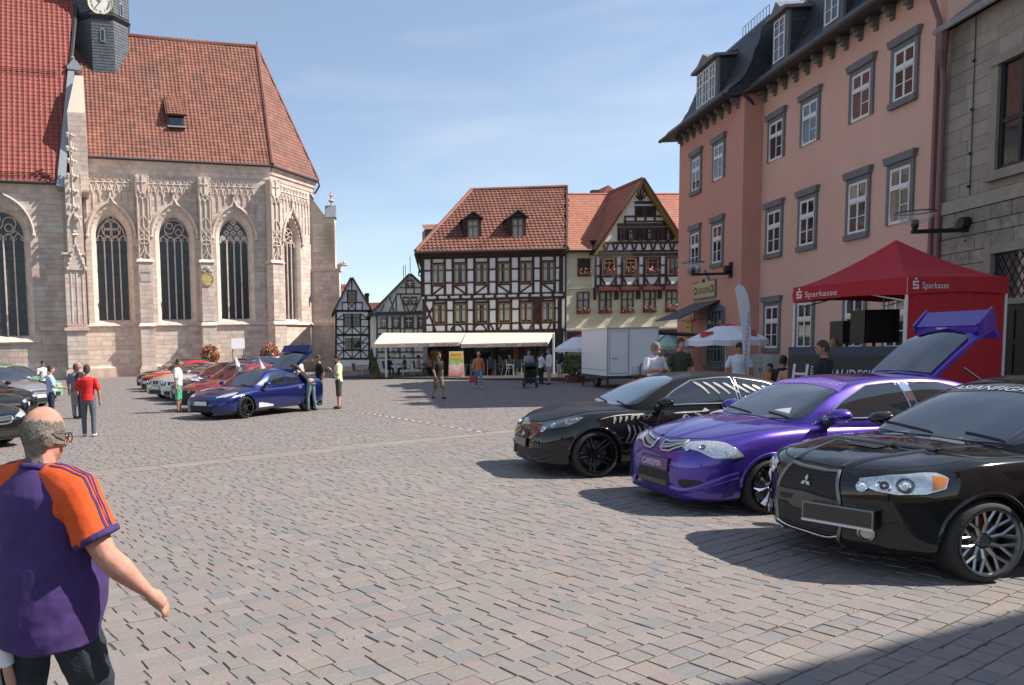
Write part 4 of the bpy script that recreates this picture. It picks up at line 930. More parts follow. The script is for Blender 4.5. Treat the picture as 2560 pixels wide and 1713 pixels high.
sv = Vector((0, 3.5, p[5][1] - p[1][1])); tile_roof(sh, (p[0][0] - 3, 0, p[1][1]), (1, 0, 0), sv, [(0, 0), (p[5][0] - p[0][0] + 3.5, 0), (p[5][0] - p[0][0] + 3.5, sv.length), (0, sv.length)], .26, .3, m_tile, 0)
b = MB(); b.prism([(p[0][0] - 3, p[5][1]), (p[6][0], p[5][1]), (p[0][0], p[0][1] + .1), (p[0][0] - 1.5, p[0][1] + 1.5)], 3.4, 7); b.build('roof', m_tile, sh)
sh2 = thing('background_house', 'low red tiled roof with a dark chimney between the two gabled houses', 'house', F1.w(0, 0, -3), F1.rot)
p = [F1.px(800 + x / 2.703, 440 + y / 2.703, -3) for x, y in ((335, 912), (435, 912), (430, 850), (338, 850), (310, 785), (335, 785))]
MB().box(p[0][0] - .6, p[1][0] + 1.5, .3, 6, 0, p[0][1]).build('wall', m_plaster, sh2)
sv = Vector((0, 2.4, p[2][1] - p[0][1])); tile_roof(sh2, (p[0][0] - .6, 0, p[0][1]), (1, 0, 0), sv, [(0, 0), (p[1][0] - p[0][0] + 2, 0), (p[1][0] - p[0][0] + 2, sv.length), (0, sv.length)], .26, .3, m_tile, 0)
ch = MB(); ch.box(p[4][0], p[5][0], 1.2, 1.9, p[0][1], p[4][1]); ch.box(p[4][0] - .06, p[5][0] + .06, 1.14, 1.96, p[4][1] - .2, p[4][1] - .08); ch.build('chimney', m_timber, sh2)
F2 = Frame((4, 61), 91); P4 = lambda x, y: F2.px(800 + x / 2.703, 440 + y / 2.703)
m_oldwood = mat('weathered_timber', (.12, .095, .045), .85, var=.35, vscale=5.)
m_oldplast = mat('old_plaster', (.72, .71, .65), .9, var=.15, vscale=1.2, stain=((.35, .30, .22), 1.2, .6, .85))
h2, w2 = small_house(F2, None, (P4(355, 925)[0], P4(880, 905)[0], P4(400, 925)[1], P4(606, 668)[0], P4(606, 668)[1]), 'weathered half timbered gable house with old olive beams left of the cafe house', m_oldplast, m_oldwood, m_slate_d, None)
tl = [(P4(a, b_), P4(c, d), w_) for a, b_, c, d, w_ in ((380, 930, 720, 925, .28), (515, 798, 715, 798, .14), (385, 945, 385, 1240, .14), (455, 945, 455, 1065, .12), (487, 945, 487, 1065, .12), (542, 945, 542, 1065, .12), (570, 945, 570, 1065, .12), (630, 945, 630, 1065, .12), (660, 945, 660, 1065, .12), (385, 1030, 700, 1030, .1), (385, 1070, 700, 1070, .18), (390, 1190, 700, 1190, .12), (400, 1230, 700, 1230, .12), (460, 1080, 460, 1235, .12), (540, 1080, 540, 1235, .12), (630, 1080, 630, 1235, .12), (470, 815, 500, 915, .1), (520, 800, 470, 915, .1), (540, 800, 575, 915, .1), (580, 870, 600, 915, .1), (650, 870, 620, 915, .1), (690, 800, 640, 915, .1), (435, 870, 410, 915, .1), (580, 720, 580, 800, .1), (635, 720, 635, 800, .1), (540, 755, 700, 755, .1), (515, 820, 515, 918, .1))]
timbers(w2, tl, m=m_oldwood)
for a, b_, c, d in ((586, 702, 628, 752), (558, 815, 602, 868), (612, 815, 656, 868), (408, 955, 450, 1022), (492, 955, 536, 1022), (576, 955, 622, 1022), (664, 955, 696, 1022), (412, 1160, 455, 1190), (490, 1160, 530, 1190), (578, 1160, 622, 1190)):
 p, q = P4(a, d), P4(c, b_); casement(h2, p[0], q[0], p[1], q[1], y=-.07, fw=.05, m=m_oldwood, mp=m_white, curtain=False, bars=1, transom=.62)
pz = P4(560, 925); MB().prism([(P4(350, 935)[0], P4(350, 945)[1]), (P4(720, 935)[0], P4(720, 935)[1]), (P4(720, 915)[0], P4(720, 912)[1]), (P4(380, 925)[0], P4(380, 922)[1])], -.35, -.05).build('eaves_board', m_slate_d, h2)
an = MB()
for x, y0, y1 in ((570, 598, 700), (584, 592, 690), (616, 535, 680)):
 a, b_ = P4(x, y0), P4(x, y1); an.tube([(a[0], 1, a[1]), (a[0], 1, b_[1])], .025, 4)
an.build('aerial', m_gutter, h2)
# ---------------------------------------------------------------- the salmon pink house with the slate mansard
m_pink = mat('salmon_render', (.70, .425, .335), .9, var=.05, vscale=.7, bump=.12, bscale=60., stain=((.62, .365, .285), .25, .5, .8))
m_pink2 = mat('rose_render', (.58, .285, .22), .9, var=.05, vscale=.7, bump=.12, bscale=60.)
m_grey = mat('grey_surround', (.165, .165, .175), .75, var=.1, vscale=3.)
m_winw = mat('window_white', (.74, .74, .72), .45)
PF = Frame((18.3, 24.1), 184.3)
pink = thing('townhouse', 'long salmon pink rendered townhouse with grey window surrounds and black slate mansard roof', 'house', PF.o, PF.rot)
PZ = 12.35; UL0, UL1, UR = -18.1, -10.95, .55; LWO = .8
MB().box(UL1, UR, 0, 11, 0, PZ + .3).build('wall', m_pink, pink)
MB().box(UL0, UL1 - .02 + .35, -LWO, 11, 0, PZ + .3).build('wall', m_pink2, pink)
def town_window(parent, cx, zb, zt, w_, y, ajar=0., light=0.):
 """grey stone surround with cornice, white cross window of two lights over two"""
 s = MB(); w2 = w_ / 2; e = .14
 s.box(cx - w2, cx - w2 + e, y - .07, y, zb, zt); s.box(cx + w2 - e, cx + w2, y - .07, y, zb, zt); s.box(cx - w2 + e, cx + w2 - e, y - .07, y, zt - .16, zt)
 wn = s.build('window', m_grey, parent)
 h_ = MB(); h_.prism([(cx - w2 - .04, zt), (cx + w2 + .04, zt), (cx + w2 + .07, zt + .12), (cx + w2 + .12, zt + .2), (cx + w2 + .12, zt + .25), (cx - w2 - .12, zt + .25), (cx - w2 - .12, zt + .2), (cx - w2 - .07, zt + .12)], y - .15, y); h_.build('lintel', m_grey, wn)
 b = MB(); b.box(cx - w2 - .0, cx + w2 + .0, y - .13, y, zb - .2, zb); b.build('sill', m_grey, wn)
 x0, x1, z0, z1 = cx - w2 + e, cx + w2 - e, zb, zt - .16; yy = y - .02; f = MB(); fw = .055
 f.box(x0, x1, yy - .03, yy + .05, z1 - fw, z1); f.box(x0, x1, yy - .03, yy + .05, z0, z0 + fw); f.box(x0, x0 + fw, yy - .03, yy + .05, z0 + fw, z1 - fw); f.box(x1 - fw, x1, yy - .03, yy + .05, z0 + fw, z1 - fw)
 zt_ = z0 + (z1 - z0) * .64; f.box(x0 + fw, x1 - fw, yy - .05, yy + .05, zt_ - .06, zt_ + .06); f.build('frame', m_winw, wn)
 xm = (x0 + x1) / 2
 for i, (a, b_) in enumerate(((x0 + fw, xm), (xm, x1 - fw))):
  for (za, zb_, lower) in ((z0 + fw, zt_ - .06, True), (zt_ + .06, z1 - fw, False)):
   q = MB(); t_ = .04
   q.box(0, b_ - a, -.02, .025, 0, t_); q.box(0, b_ - a, -.02, .025, zb_ - za - t_, zb_ - za); q.box(0, t_, -.02, .025, t_, zb_ - za - t_); q.box(b_ - a - t_, b_ - a, -.02, .025, t_, zb_ - za - t_)
   if lower: q.box(t_, b_ - a - t_, -.015, .02, (zb_ - za) / 2 - .015, (zb_ - za) / 2 + .015)
   sa = q.build('sash', m_winw, wn, loc=(a, yy - .005, za))
   g = MB(); g.box(t_ * .5, b_ - a - t_ * .5, .0, .006, t_ * .5, zb_ - za - t_ * .5); g.build('pane', m_glass, wn, loc=(a, yy - .005, za))
   if ajar and lower and i == 0:
    for o_ in wn.children[-2:]: o_.rotation_euler = (R(-7), 0, 0)
   if ajar == 2 and not lower:
    for o_ in wn.children[-2:]: o_.rotation_euler = (R(-16), 0, 0)
 return wn
CU = [-9.40, -6.78, -3.52, -1.28]; CW = [1.42, 1.36, 1.36, 1.3]
for r_, (zb, zt) in enumerate(((9.42, 11.15), (5.56, 7.48), (1.58, 3.52))):
 for k, (cu, w_) in enumerate(zip(CU, CW)):
  town_window(pink, cu, zb, zt, w_, 0, ajar=(1 if (r_, k) in ((0, 0), (0, 1), (0, 2), (1, 3)) else 0))
for r_, (zb, zt) in enumerate(((9.42, 11.15), (5.56, 7.48))):
 for k, cu in enumerate((-15.75, -13.1)): town_window(pink, cu, zb, zt, 1.32, -LWO, ajar=1 if (r_, k) == (0, 1) else 0)
for cu in (-13.1,):
 s = MB(); s.box(cu - .95, cu + .95, -LWO - .07, -LWO, .75, 3.35); s.prism([(cu + .95, 3.35)] + [(cu + .95 * math.cos(q * .3927), 3.35 + .28 * math.sin(q * .3927)) for q in range(1, 8)] + [(cu - .95, 3.35)], -LWO - .07, -LWO)
 wn = s.build('window', m_grey, pink)
 g = MB(); g.box(cu - .78, cu + .78, -LWO - .09, -LWO - .072, .95, 3.38); g.build('pane', m_glass, wn); f = MB()
 for i in range(5): f.box(cu - .78 + i * .39 - .03, cu - .78 + i * .39 + .03, -LWO - .12, -LWO - .09, .95, 3.38)
 for z in (.95, 1.55, 2.15, 2.75, 3.35): f.box(cu - .78, cu + .78, -LWO - .117, -LWO - .09, z - .025, z + .025)
 f.build('frame', mat('blue_grey_frame', (.16, .20, .24), .5), wn); MB().box(cu - 1, cu + 1, -LWO - .2, -LWO, .6, .75).build('sill', m_grey, wn)
# eaves with brackets, curved mansard in slate
def bracket(x, y):
 b = MB(); b.box(x - .09, x + .09, y - .34, y, PZ + .02, PZ + .2); b.box(x - .09, x + .09, y - .2, y, PZ - .14, PZ + .02); b.box(x - .075, x + .075, y - .1, y, PZ - .28, PZ - .14); b.build('bracket', m_grey, pink)
for i in range(13): bracket(-10.4 + i * .845, 0)
for i in range(9): bracket(UL0 + .35 + i * .82, -LWO)
MP = [(-.75, PZ + .2), (-.62, PZ + .42), (-.12, PZ + .75), (.28, PZ + 1.5), (.62, PZ + 2.5), (.95, PZ + 3.35), (1.15, PZ + 3.5), (5.5, PZ + 5.2)]
MPL = [(y - LWO, z) for y, z in MP]
def mansard(u0, u1, prof, hipl=False):
 b = MB(); n = len(prof);
 left = [(u0 + (prof[i][0] - prof[0][0] if hipl else 0) - (.7 if hipl else 0), prof[i][0], prof[i][1]) for i in range(n)]
 b.add(left + [(u1, y, z) for y, z in prof], [(i, n + i, n + i + 1, i + 1) for i in range(n - 1)])
 if hipl: b.add(left + [(x, 11, z) for x, y, z in left], [(i, i + 1, n + i + 1, n + i) for i in range(n - 1)])
 b.add([(u0 - .5, prof[0][0] + .02, PZ + .18), (u1, prof[0][0] + .02, PZ + .18), (u1, 2, PZ + .18), (u0 - .5, 2, PZ + .18)], [(0, 3, 2, 1)])
 rf = b.build('roof', m_slate_d, pink, smooth=False)
 sl = MB(); acc = 0; pts = [Vector((0, y, z)) for y, z in prof]
 seg = 0; L_ = [(pts[i + 1] - pts[i]).length for i in range(n - 1)]; T_ = sum(L_[:-1]) + 2.2; v = 0.; row = 0
 def at(v):
  for i in range(n - 1):
   if v <= L_[i] or i == n - 2: d = (pts[i + 1] - pts[i]).normalized(); return pts[i] + d * v, d
   v -= L_[i]
 while v < T_:
  p, d = at(v); nr = Vector((0, -d.z, d.y)); x = u0 - .6 + .14 * (row % 2) + ((p.y - prof[0][0]) if hipl else 0)
  while x < u1 - .1:
   a = p + nr * .03; e = p + d * .27 + nr * .01
   sl.add([(x, a.y, a.z), (x + .15, a.y - .0, a.z - .03), (x + .27, a.y, a.z), (x + .27, e.y, e.z), (x, e.y, e.z)], [(0, 1, 2, 3, 4)], rv=rng.random()); x += .28
  v += .22; row += 1
 sl.build('slates', m_slate_d, rf, kind='stuff')
 return rf
mansard(UL1 + .1, UR, MP); mansard(UL0, UL1 + .25, MPL, True)
k = MB(); n = len(MP); k.add([(UL1 + .28, y, z) for y, z in MPL] + [(UL1 + .28, y + 2.5, z) for y, z in MPL], [(i, i + 1, n + i + 1, n + i) for i in range(n - 1)])
k.build('roof', m_slate_d, pink)
for (a, b_, y) in ((UL1 + .2, UR, -.82), (UL0 - .6, UL1 + .2, -.82 - LWO)): MB().tube([(a, y, PZ + .22), (b_, y, PZ + .22)], .09, 6).build('gutter', m_gutter, pink)
dp = MB(); dp.tube([(UL1 + .32, -.85, PZ + .15), (UL1 + .30, -.5, PZ - .2), (UL1 + .18, -.16, PZ - .6), (UL1 + .18, -.16, .2)], .08, 7); dp.build('downpipe', m_gutter, pink)
dp = MB(); dp.tube([(UR - .05, -.8, PZ + .1), (UR - .12, -.5, PZ - .3), (UR - .16, -.14, PZ - 1.2), (UR - .16, -.14, .2)], .075, 7); dp.build('downpipe', mat('rose_pipe', (.20, .10, .10), .5), pink)
def mdormer(cx, w_, y, zb, zt, lights=1):
 d = MB(); d.box(cx - w_ / 2, cx + w_ / 2, y, y + 1.6, zb, zt); dm = d.build('dormer', m_grey, pink)
 c = MB(); w2 = w_ / 2 + .18
 c.prism([(cx - w2, zt - .02), (cx + w2, zt - .02), (cx + w2, zt + .1), (cx + w2 * .45, zt + .18), (cx, zt + .52), (cx - w2 * .45, zt + .18), (cx - w2, zt + .1)], y - .22, y + 1.4); c.build('cornice', m_grey, dm)
 for i in range(lights):
  ww = (w_ - .3) / lights; x0 = cx - w_ / 2 + .15 + ww * i + .04; f = MB(); x1 = x0 + ww - .08; z0, z1 = zb + .15, zt - .15; yy = y - .02
  f.box(x0, x1, yy - .04, yy, z0, z0 + .06); f.box(x0, x1, yy - .04, yy, z1 - .06, z1); f.box(x0, x0 + .06, yy - .04, yy, z0 + .06, z1 - .06); f.box(x1 - .06, x1, yy - .04, yy, z0 + .06, z1 - .06)
  f.box((x0 + x1) / 2 - .03, (x0 + x1) / 2 + .03, yy - .036, yy, z0 + .06, z1 - .06); f.box(x0 + .06, x1 - .06, yy - .046, yy, z0 + (z1 - z0) * .58, z0 + (z1 - z0) * .58 + .07)
  for q in (.28, .8): f.box(x0 + .06, x1 - .06, yy - .034, yy, z0 + (z1 - z0) * q, z0 + (z1 - z0) * q + .03)
  wn = f.build('window', m_winw, dm); MB().box(x0, x1, yy - .012, yy - .008, z0, z1).build('pane', m_glass, wn)
 sd = MB()
 for sx in (-1, 1):
  for r_ in range(9):
   z = zb + .1 + r_ * .21; sd.add([(cx + sx * (w_ / 2 + .02), y + .1, z), (cx + sx * (w_ / 2 + .02), y + 1.5, z + .25), (cx + sx * (w_ / 2 + .0), y + 1.5, z + .48), (cx + sx * (w_ / 2), y + .1, z + .24)], [(0, 1, 2, 3) if sx > 0 else (3, 2, 1, 0)], rv=rng.random())
 sd.build('slates', m_slate_d, dm, kind='stuff')
mdormer(-9.0, 1.25, -.15, PZ + .8, PZ + 2.75); mdormer(-5.2, 1.25, -.15, PZ + .8, PZ + 2.75); mdormer(-1.6, 1.25, -.15, PZ + .8, PZ + 2.75)
mdormer(-14.4, 2.5, -LWO - .12, PZ + .75, PZ + 2.65, 3)
fn = MB(); px_ = PF.px(1970, 30, -1.2); fn.tube([(px_[0], 1.2, px_[1] - 1), (px_[0], 1.2, px_[1] - .05)], [.16, .04], 7); fn.ball((px_[0], 1.2, px_[1]), .16, 8); fn.build('finial', m_gutter, pink)
rl_ = MB()
for i in range(10): rl_.tube([(-13.6 + i * .28, -LWO + 1.15, PZ + 3.5), (-13.6 + i * .28, -LWO + 1.15, PZ + 4.0)], .015, 4)
rl_.tube([(-13.6, -LWO + 1.15, PZ + 4.0), (-11.1, -LWO + 1.15, PZ + 4.0)], .015, 4); rl_.build('roof_rail', m_gutter, pink)
# inn sign, canopy and small board on the left wing
m_signc = mat('sign_cream', (.50, .42, .22), .6); m_signd = mat('sign_ink', (.035, .03, .025), .5)
m_tarp = mat('grey_tarp', (.10, .10, .11), .8)
LF = Frame(PF.w(0, 0, LWO)[:2], 184.3)
sg = thing('inn_sign', 'cream crowned board reading ZUR KRONE on the rose wall', 'sign', LF.w(-14.45, 4.05), LF.rot)
b = MB(); b.prism([(-1.25, 0), (1.25, 0), (1.25, .72), (.55, .74), (.32, .95), (0, 1.25), (-.32, .95), (-.55, .74), (-1.25, .72)], -.09, -.02); bo = b.build('board', m_signc, sg)
b = MB(); b.prism([(-1.32, -.07), (1.32, -.07), (1.32, .79), (.58, .81), (.36, 1.0), (0, 1.34), (-.36, 1.0), (-.58, .81), (-1.32, .79)], -.07, -.0); b.build('frame', m_grey, sg)
text('lettering', 'ZUR KRONE', .42, m_signd, sg, WALLX(-.68, .19, .093), width=1.4)
for sx in (-1, 1): MB().lathe([(0, -.1), (.19, -.1), (.19, -.085), (0, -.085)], 16, (sx * .98, 0, .36), 'y').build('roundel', m_signd, sg); MB().lathe([(0, -.106), (.1, -.106), (.1, -.1), (0, -.1)], 12, (sx * .98, 0, .36), 'y').build('roundel', m_signc, sg)
MB().prism([(-.17, .72), (.17, .72), (.22, .92), (.1, .84), (0, .98), (-.1, .84), (-.22, .92)], -.1, -.088).build('crown', m_signd, sg)
ca = thing('door_canopy', 'grey sloping canopy sheet over the inn door under the cream sign', 'canopy', LF.w(-14.2, 2.9), LF.rot)
b = MB(); b.add([(-1.6, -.02, .95), (1.45, -.02, .95), (1.45, -1.9, .12), (-1.6, -1.9, .12), (-1.6, -.02, .90), (1.45, -.02, .90), (1.45, -1.9, .07), (-1.6, -1.9, .07)], [(0, 3, 2, 1), (4, 5, 6, 7), (2, 3, 7, 6), (1, 2, 6, 5), (3, 0, 4, 7)]); b.build('sheet', m_tarp, ca)
for x in (-1.5, 1.4): MB().tube([(x, -.02, .0), (x, -.02, .9), (x, -1.85, .08), (x, -.02, .05)], .02, 5).build('bracket', m_gutter, ca)
sg = thing('wall_sign', 'small yellow rounded board beside the canopied inn door', 'sign', LF.w(-16.4, 1.75), LF.rot)
MB().prism([(.42, 0)] + [(.42 * math.cos(q * .314), 1.1 + .3 * math.sin(q * .314)) for q in range(11)] + [(-.42, 0)], -.06, 0).build('board', mat('sign_yellow', (.55, .40, .10), .6), sg)
text('lettering', 'BIER', .16, mat('sign_red', (.30, .04, .03), .6), sg, WALLX(0, 1.08, .063), align='CENTER'); text('lettering', 'GARTEN', .14, MATS['sign_red'], sg, WALLX(0, .86, .063), align='CENTER')
for sx in (-1, 1): MB().lathe([(0, -.07), (.13, -.07), (.13, -.06), (0, -.06)], 12, (sx * .17, 0, .5), 'y').build('roundel', m_signd, sg)
# street lamps on brackets
m_iron = mat('black_iron', (.014, .014, .016), .5)
m_lampg = bpy.data.materials.new('lamp_glass'); m_lampg.use_nodes = True
_t = m_lampg.node_tree; _b = _t.nodes['Principled BSDF']; _b.inputs['Base Color'].default_value = (.75, .72, .68, 1); _b.inputs['Roughness'].default_value = .15; _b.inputs['Alpha'].default_value = .35
def wall_lamp(F, u, z, L_, label):
 t = thing('wall_lamp', label, 'lamp', F.w(u, z), F.rot)
 MB().box(-.14, .14, -.06, 0, -.3, .4).build('back_plate', m_iron, t); a = MB(); a.box(-.05, .05, -L_, -.06, -.16, -.05); a.tube([(0, -.3, .1), (0, -.06, .1)], .16, 10); a.build('arm', m_iron, t)
 MB().lathe([(.06, -.05), (.09, .05), (.09, .22), (.03, .24)], 10, (0, -L_ + .08, 0)).build('lamp_holder', m_iron, t)
 MB().lathe([(.05, .08), (.22, .13), (.40, .27), (.47, .42)], 20, (0, -L_ + .08, 0)).build('lamp_bowl', m_lampg, t, smooth=True)
 MB().lathe([(.46, .415), (.5, .42), (.46, .45), (.46, .415)], 20, (0, -L_ + .08, 0)).build('rim', m_iron, t)
wall_lamp(LF, -11.6, 5.05, 1.75, 'bowl shaped street lamp on an iron arm above the ZUR KRONE sign')
# ---------------------------------------------------------------- the ashlar building on the far right
SFm = Frame(PF.w(.62, 0, 0)[:2], 186)
ash = thing('stone_building', 'sandstone ashlar building with rusticated base, barred window and dark door', 'building', SFm.o, SFm.rot)
ASH = [(0, (.34, .295, .24)), (.3, (.31, .265, .215)), (.6, (.37, .325, .265)), (.85, (.29, .245, .20)), (1, (.34, .29, .24))]
m_ash = mat('grey_sandstone', (.33, .28, .23), .85, var=.15, vscale=2., bump=.25, bscale=16., ramp=ASH, stain=((.13, .115, .10), .5, .58, .8))
m_rust = mat('rough_sandstone', (.29, .245, .195), .9, var=.35, vscale=3.5, bump=1., bscale=9., ramp=[(0, (.29, .245, .195)), (.5, (.25, .21, .17)), (1, (.32, .27, .215))])
AH = 10.75; AE = 11.2
c = MB(); c.box(.02, AE, .01, 10, 0, AH); aw = c.build('wall', m_mortar, ash)
st = []; hole = lambda z: (1.95, 3.9) if 6.2 < z < 9.3 else None
blocks(st, .02, AE, 5.85, AH - .15, [hole], hc=(.34, .42), lb=(.6, 1.3), proud=.025, gap=.006); lay(st, m_ash, aw, 300)
st = []; h2_ = lambda z: (2.0, 4.2) if z < 4.35 else None
blocks(st, .02, AE, .3, 5.45, [h2_], hc=(.3, .5), lb=(.45, 1.1), proud=.09, gap=.012); lay(st, m_rust, aw, 300)
b = MB(); b.box(.02, AE, -.13, .0, 5.46, 5.82); b.build('string_course', m_ash, ash)
b = MB(); b.box(1.95, 2.2, -.13, .0, 6.1, 9.3); b.box(3.65, 3.9, -.13, .0, 6.1, 9.3); b.box(1.95, 3.9, -.18, .0, 9.05, 9.3); b.box(1.9, 3.95, -.2, .0, 6.05, 6.3); wn = b.build('window', m_ash, ash)
MB().box(2.2, 3.65, -.01, .02, 6.3, 9.05).build('pane', m_glass, wn); f = MB(); f.box(2.2, 2.32, -.05, -.01, 6.3, 9.05); f.box(2.9, 3.0, -.05, -.01, 6.3, 9.05); f.box(3.55, 3.65, -.05, -.01, 6.3, 9.05); f.box(2.2, 3.65, -.045, -.01, 7.5, 7.62); f.box(2.2, 3.65, -.045, -.01, 6.3, 6.4); f.build('frame', m_iron, wn)
b = MB(); b.box(2.0, 2.25, -.15, .0, 0, 4.35); b.box(3.95, 4.2, -.15, .0, 0, 4.35); b.box(2.25, 3.95, -.14, .0, 4.12, 4.35); b.box(2.25, 3.95, -.1, .0, 2.75, 2.9); dr = b.build('doorway', m_ash, ash)
b = MB(); b.box(2.25, 3.95, -.02, .02, 0, 2.75);
for x in (2.33, 3.13):
 for z0, z1 in ((.15, .8), (.95, 1.7), (1.85, 2.6)): b.box(x, x + .72, -.05, -.02, z0, z1)
b.build('door', mat('dark_door', (.012, .010, .009), .5), dr); MB().box(2.25, 3.95, -.02, .0, 2.9, 4.12).build('pane', m_glass, dr); g = MB()
for i in range(-6, 14):
 for s_ in (-1, 1):
  x0 = 2.25 + i * .24; a, b_ = (x0, 2.9), (x0 + s_ * .8, 4.12)
  pts = [(x0 + s_ * .8 * q / 12, 2.9 + 1.22 * q / 12) for q in range(13)]; pts = [p for p in pts if 2.25 <= p[0] <= 3.95]
  if len(pts) > 1: g.beam(pts[0], pts[-1], .022, -.045 + .012 * (s_ > 0), -.035 + .012 * (s_ > 0))
g.build('lattice_grille', m_iron, dr, kind='stuff')
b = MB(); b.tube([(-.05, -.35, AH - .02), (AE, -.35, AH - .02)], .1, 6); b.build('gutter', m_zinc, ash)
rb = MB(); rb.add([(-.0, -.4, AH), (AE + .2, -.4, AH), (AE + .2, 5, AH + 4.2), (0, 5, AH + 4.2), (0, 10.4, AH), (AE + .2, 10.4, AH)], [(0, 1, 2, 3), (3, 2, 5, 4), (0, 3, 4), (1, 5, 2)]); rb.build('roof', m_slate_d, ash)
dp = MB(); dp.tube([(.2, -.3, AH - .1), (.22, -.32, AH - .6), (.1, -.2, AH - 1.1), (.1, -.16, AH - 1.6)], [.16, .14, .08, .08], 7); dp.tube([(.1, -.16, AH - 1.5), (.1, -.16, .3)], .075, 7); dp.build('downpipe', MATS['rose_pipe'], ash)
b = MB(); b.tube([(1.15, -.05, AH), (1.2, -.05, 6), (1.2, -.11, .2)], .014, 4)
for z in (9.5, 8.2, 7.0, 6.1, 4.6, 3.6): b.ball((1.18, -.08, z), .045, 5)
b.build('lightning_cable', m_iron, ash)
wall_lamp(SFm, 1.25, 5.0, 1.55, 'bowl shaped street lamp on an iron arm above the red tent')
# a house outside the frame, behind on the right, which shades the near corner of the square
off = thing('corner_house', 'tall rendered house at the near right corner of the square', 'house', (9.0, 2.45, 0), R(22))
b = MB(); b.box(0, 12, -8.7, 0, 0, 9.2); b.build('wall', m_pink, off); b = MB(); b.add([(-.4, -9.1, 9.2), (12.4, -9.1, 9.2), (12.4, .1, 9.2), (-.4, .1, 9.2), (3.5, -4.6, 12.0), (9, -4.6, 12.0)], [(0, 1, 5, 4), (1, 2, 5), (2, 3, 4, 5), (3, 0, 4)]); b.build('roof', m_slate_d, off)
for i in range(3):
 for z in (1.2, 4.6):
  MB().box(1.4 + i * 3.6, 2.6 + i * 3.6, 0, .03, z, z + 1.9).build('window', m_winw, off); MB().box(1.5 + i * 3.6, 2.5 + i * 3.6, .03, .04, z + .1, z + 1.8).build('pane', m_glass, off)
# ---------------------------------------------------------------- cars
m_tyre = mat('tyre_rubber', (.018, .018, .019), .75, bump=.2, bscale=60.)
m_trimb = mat('black_trim', (.012, .012, .013), .45)
m_well = mat('wheel_well', (.006, .006, .006), .9)
m_chrome = mat('chrome', (.75, .76, .78), .06, 1.)
m_alu = mat('alloy', (.42, .43, .45), .22, 1.)
m_gun = mat('gunmetal', (.36, .365, .375), .28, 1.)
m_gloss = mat('gloss_black', (.008, .008, .009), .08, coat=1., spec=.05)
m_disc = mat('brake_disc', (.2, .2, .2), .35, .9)
m_lens = mat('headlight_lens', (.62, .65, .68),   .12, .5, coat=1., var=.3, vscale=45., bump=.4, bscale=15.)
m_lensd = mat('dark_lens', (.09, .10, .12), .06, .3, coat=1.)
m_amber = mat('amber_lens', (.65, .22, .02), .15, coat=1.)
m_redl = mat('red_lens', (.35, .012, .012), .12, coat=1.)
m_gap = mat('panel_gap', (.004, .004, .004), .8)
m_carg = mat('car_glass', (.014, .018, .022), .02, spec=1., coat=1.)
m_plate = mat('plate_white', (.7, .7, .7), .4)
def paint(name, col, metal=.0, rough=.22, coat=1.):
 return mat(name, col, rough, metal, coat=coat, spec=.5 if metal else .05)
def pchip(keys, x):
 """smooth monotone curve through keys at positions x"""
 k = np.array(sorted(keys), float); X_, Y_ = k[:, 0], k[:, 1]; h = np.diff(X_); d = np.diff(Y_) / h
 m = np.zeros(len(X_)); m[0], m[-1] = d[0], d[-1]
 for i in range(1, len(X_) - 1):
  if d[i - 1] * d[i] > 0: w1, w2 = 2 * h[i] + h[i - 1], h[i] + 2 * h[i - 1]; m[i] = (w1 + w2) / (w1 / d[i - 1] + w2 / d[i])
 x = np.clip(x, X_[0], X_[-1]); i = np.clip(np.searchsorted(X_, x) - 1, 0, len(h) - 1); t = (x - X_[i]) / h[i]
 return Y_[i] * (1 + 2 * t) * (1 - t) ** 2 + m[i] * h[i] * t * (1 - t) ** 2 + Y_[i + 1] * t * t * (3 - 2 * t) + m[i + 1] * h[i] * t * t * (t - 1)
def bspline(C, n):
 """clamped cubic B-spline through control columns C[:, k, 2] sampled n times"""
 C = np.concatenate([C[:, :1], C[:, :1], C, C[:, -1:], C[:, -1:]], 1); K = C.shape[1] - 3
 u = np.linspace(0, K - 1e-6, n); i = u.astype(int); t = (u - i)[None, :, None]
 P = [C[:, i + q] for q in range(4)]
 return ((1 - t) ** 3 * P[0] + (3 * t ** 3 - 6 * t ** 2 + 4) * P[1] + (-3 * t ** 3 + 3 * t ** 2 + 3 * t + 1) * P[2] + t ** 3 * P[3]) / 6
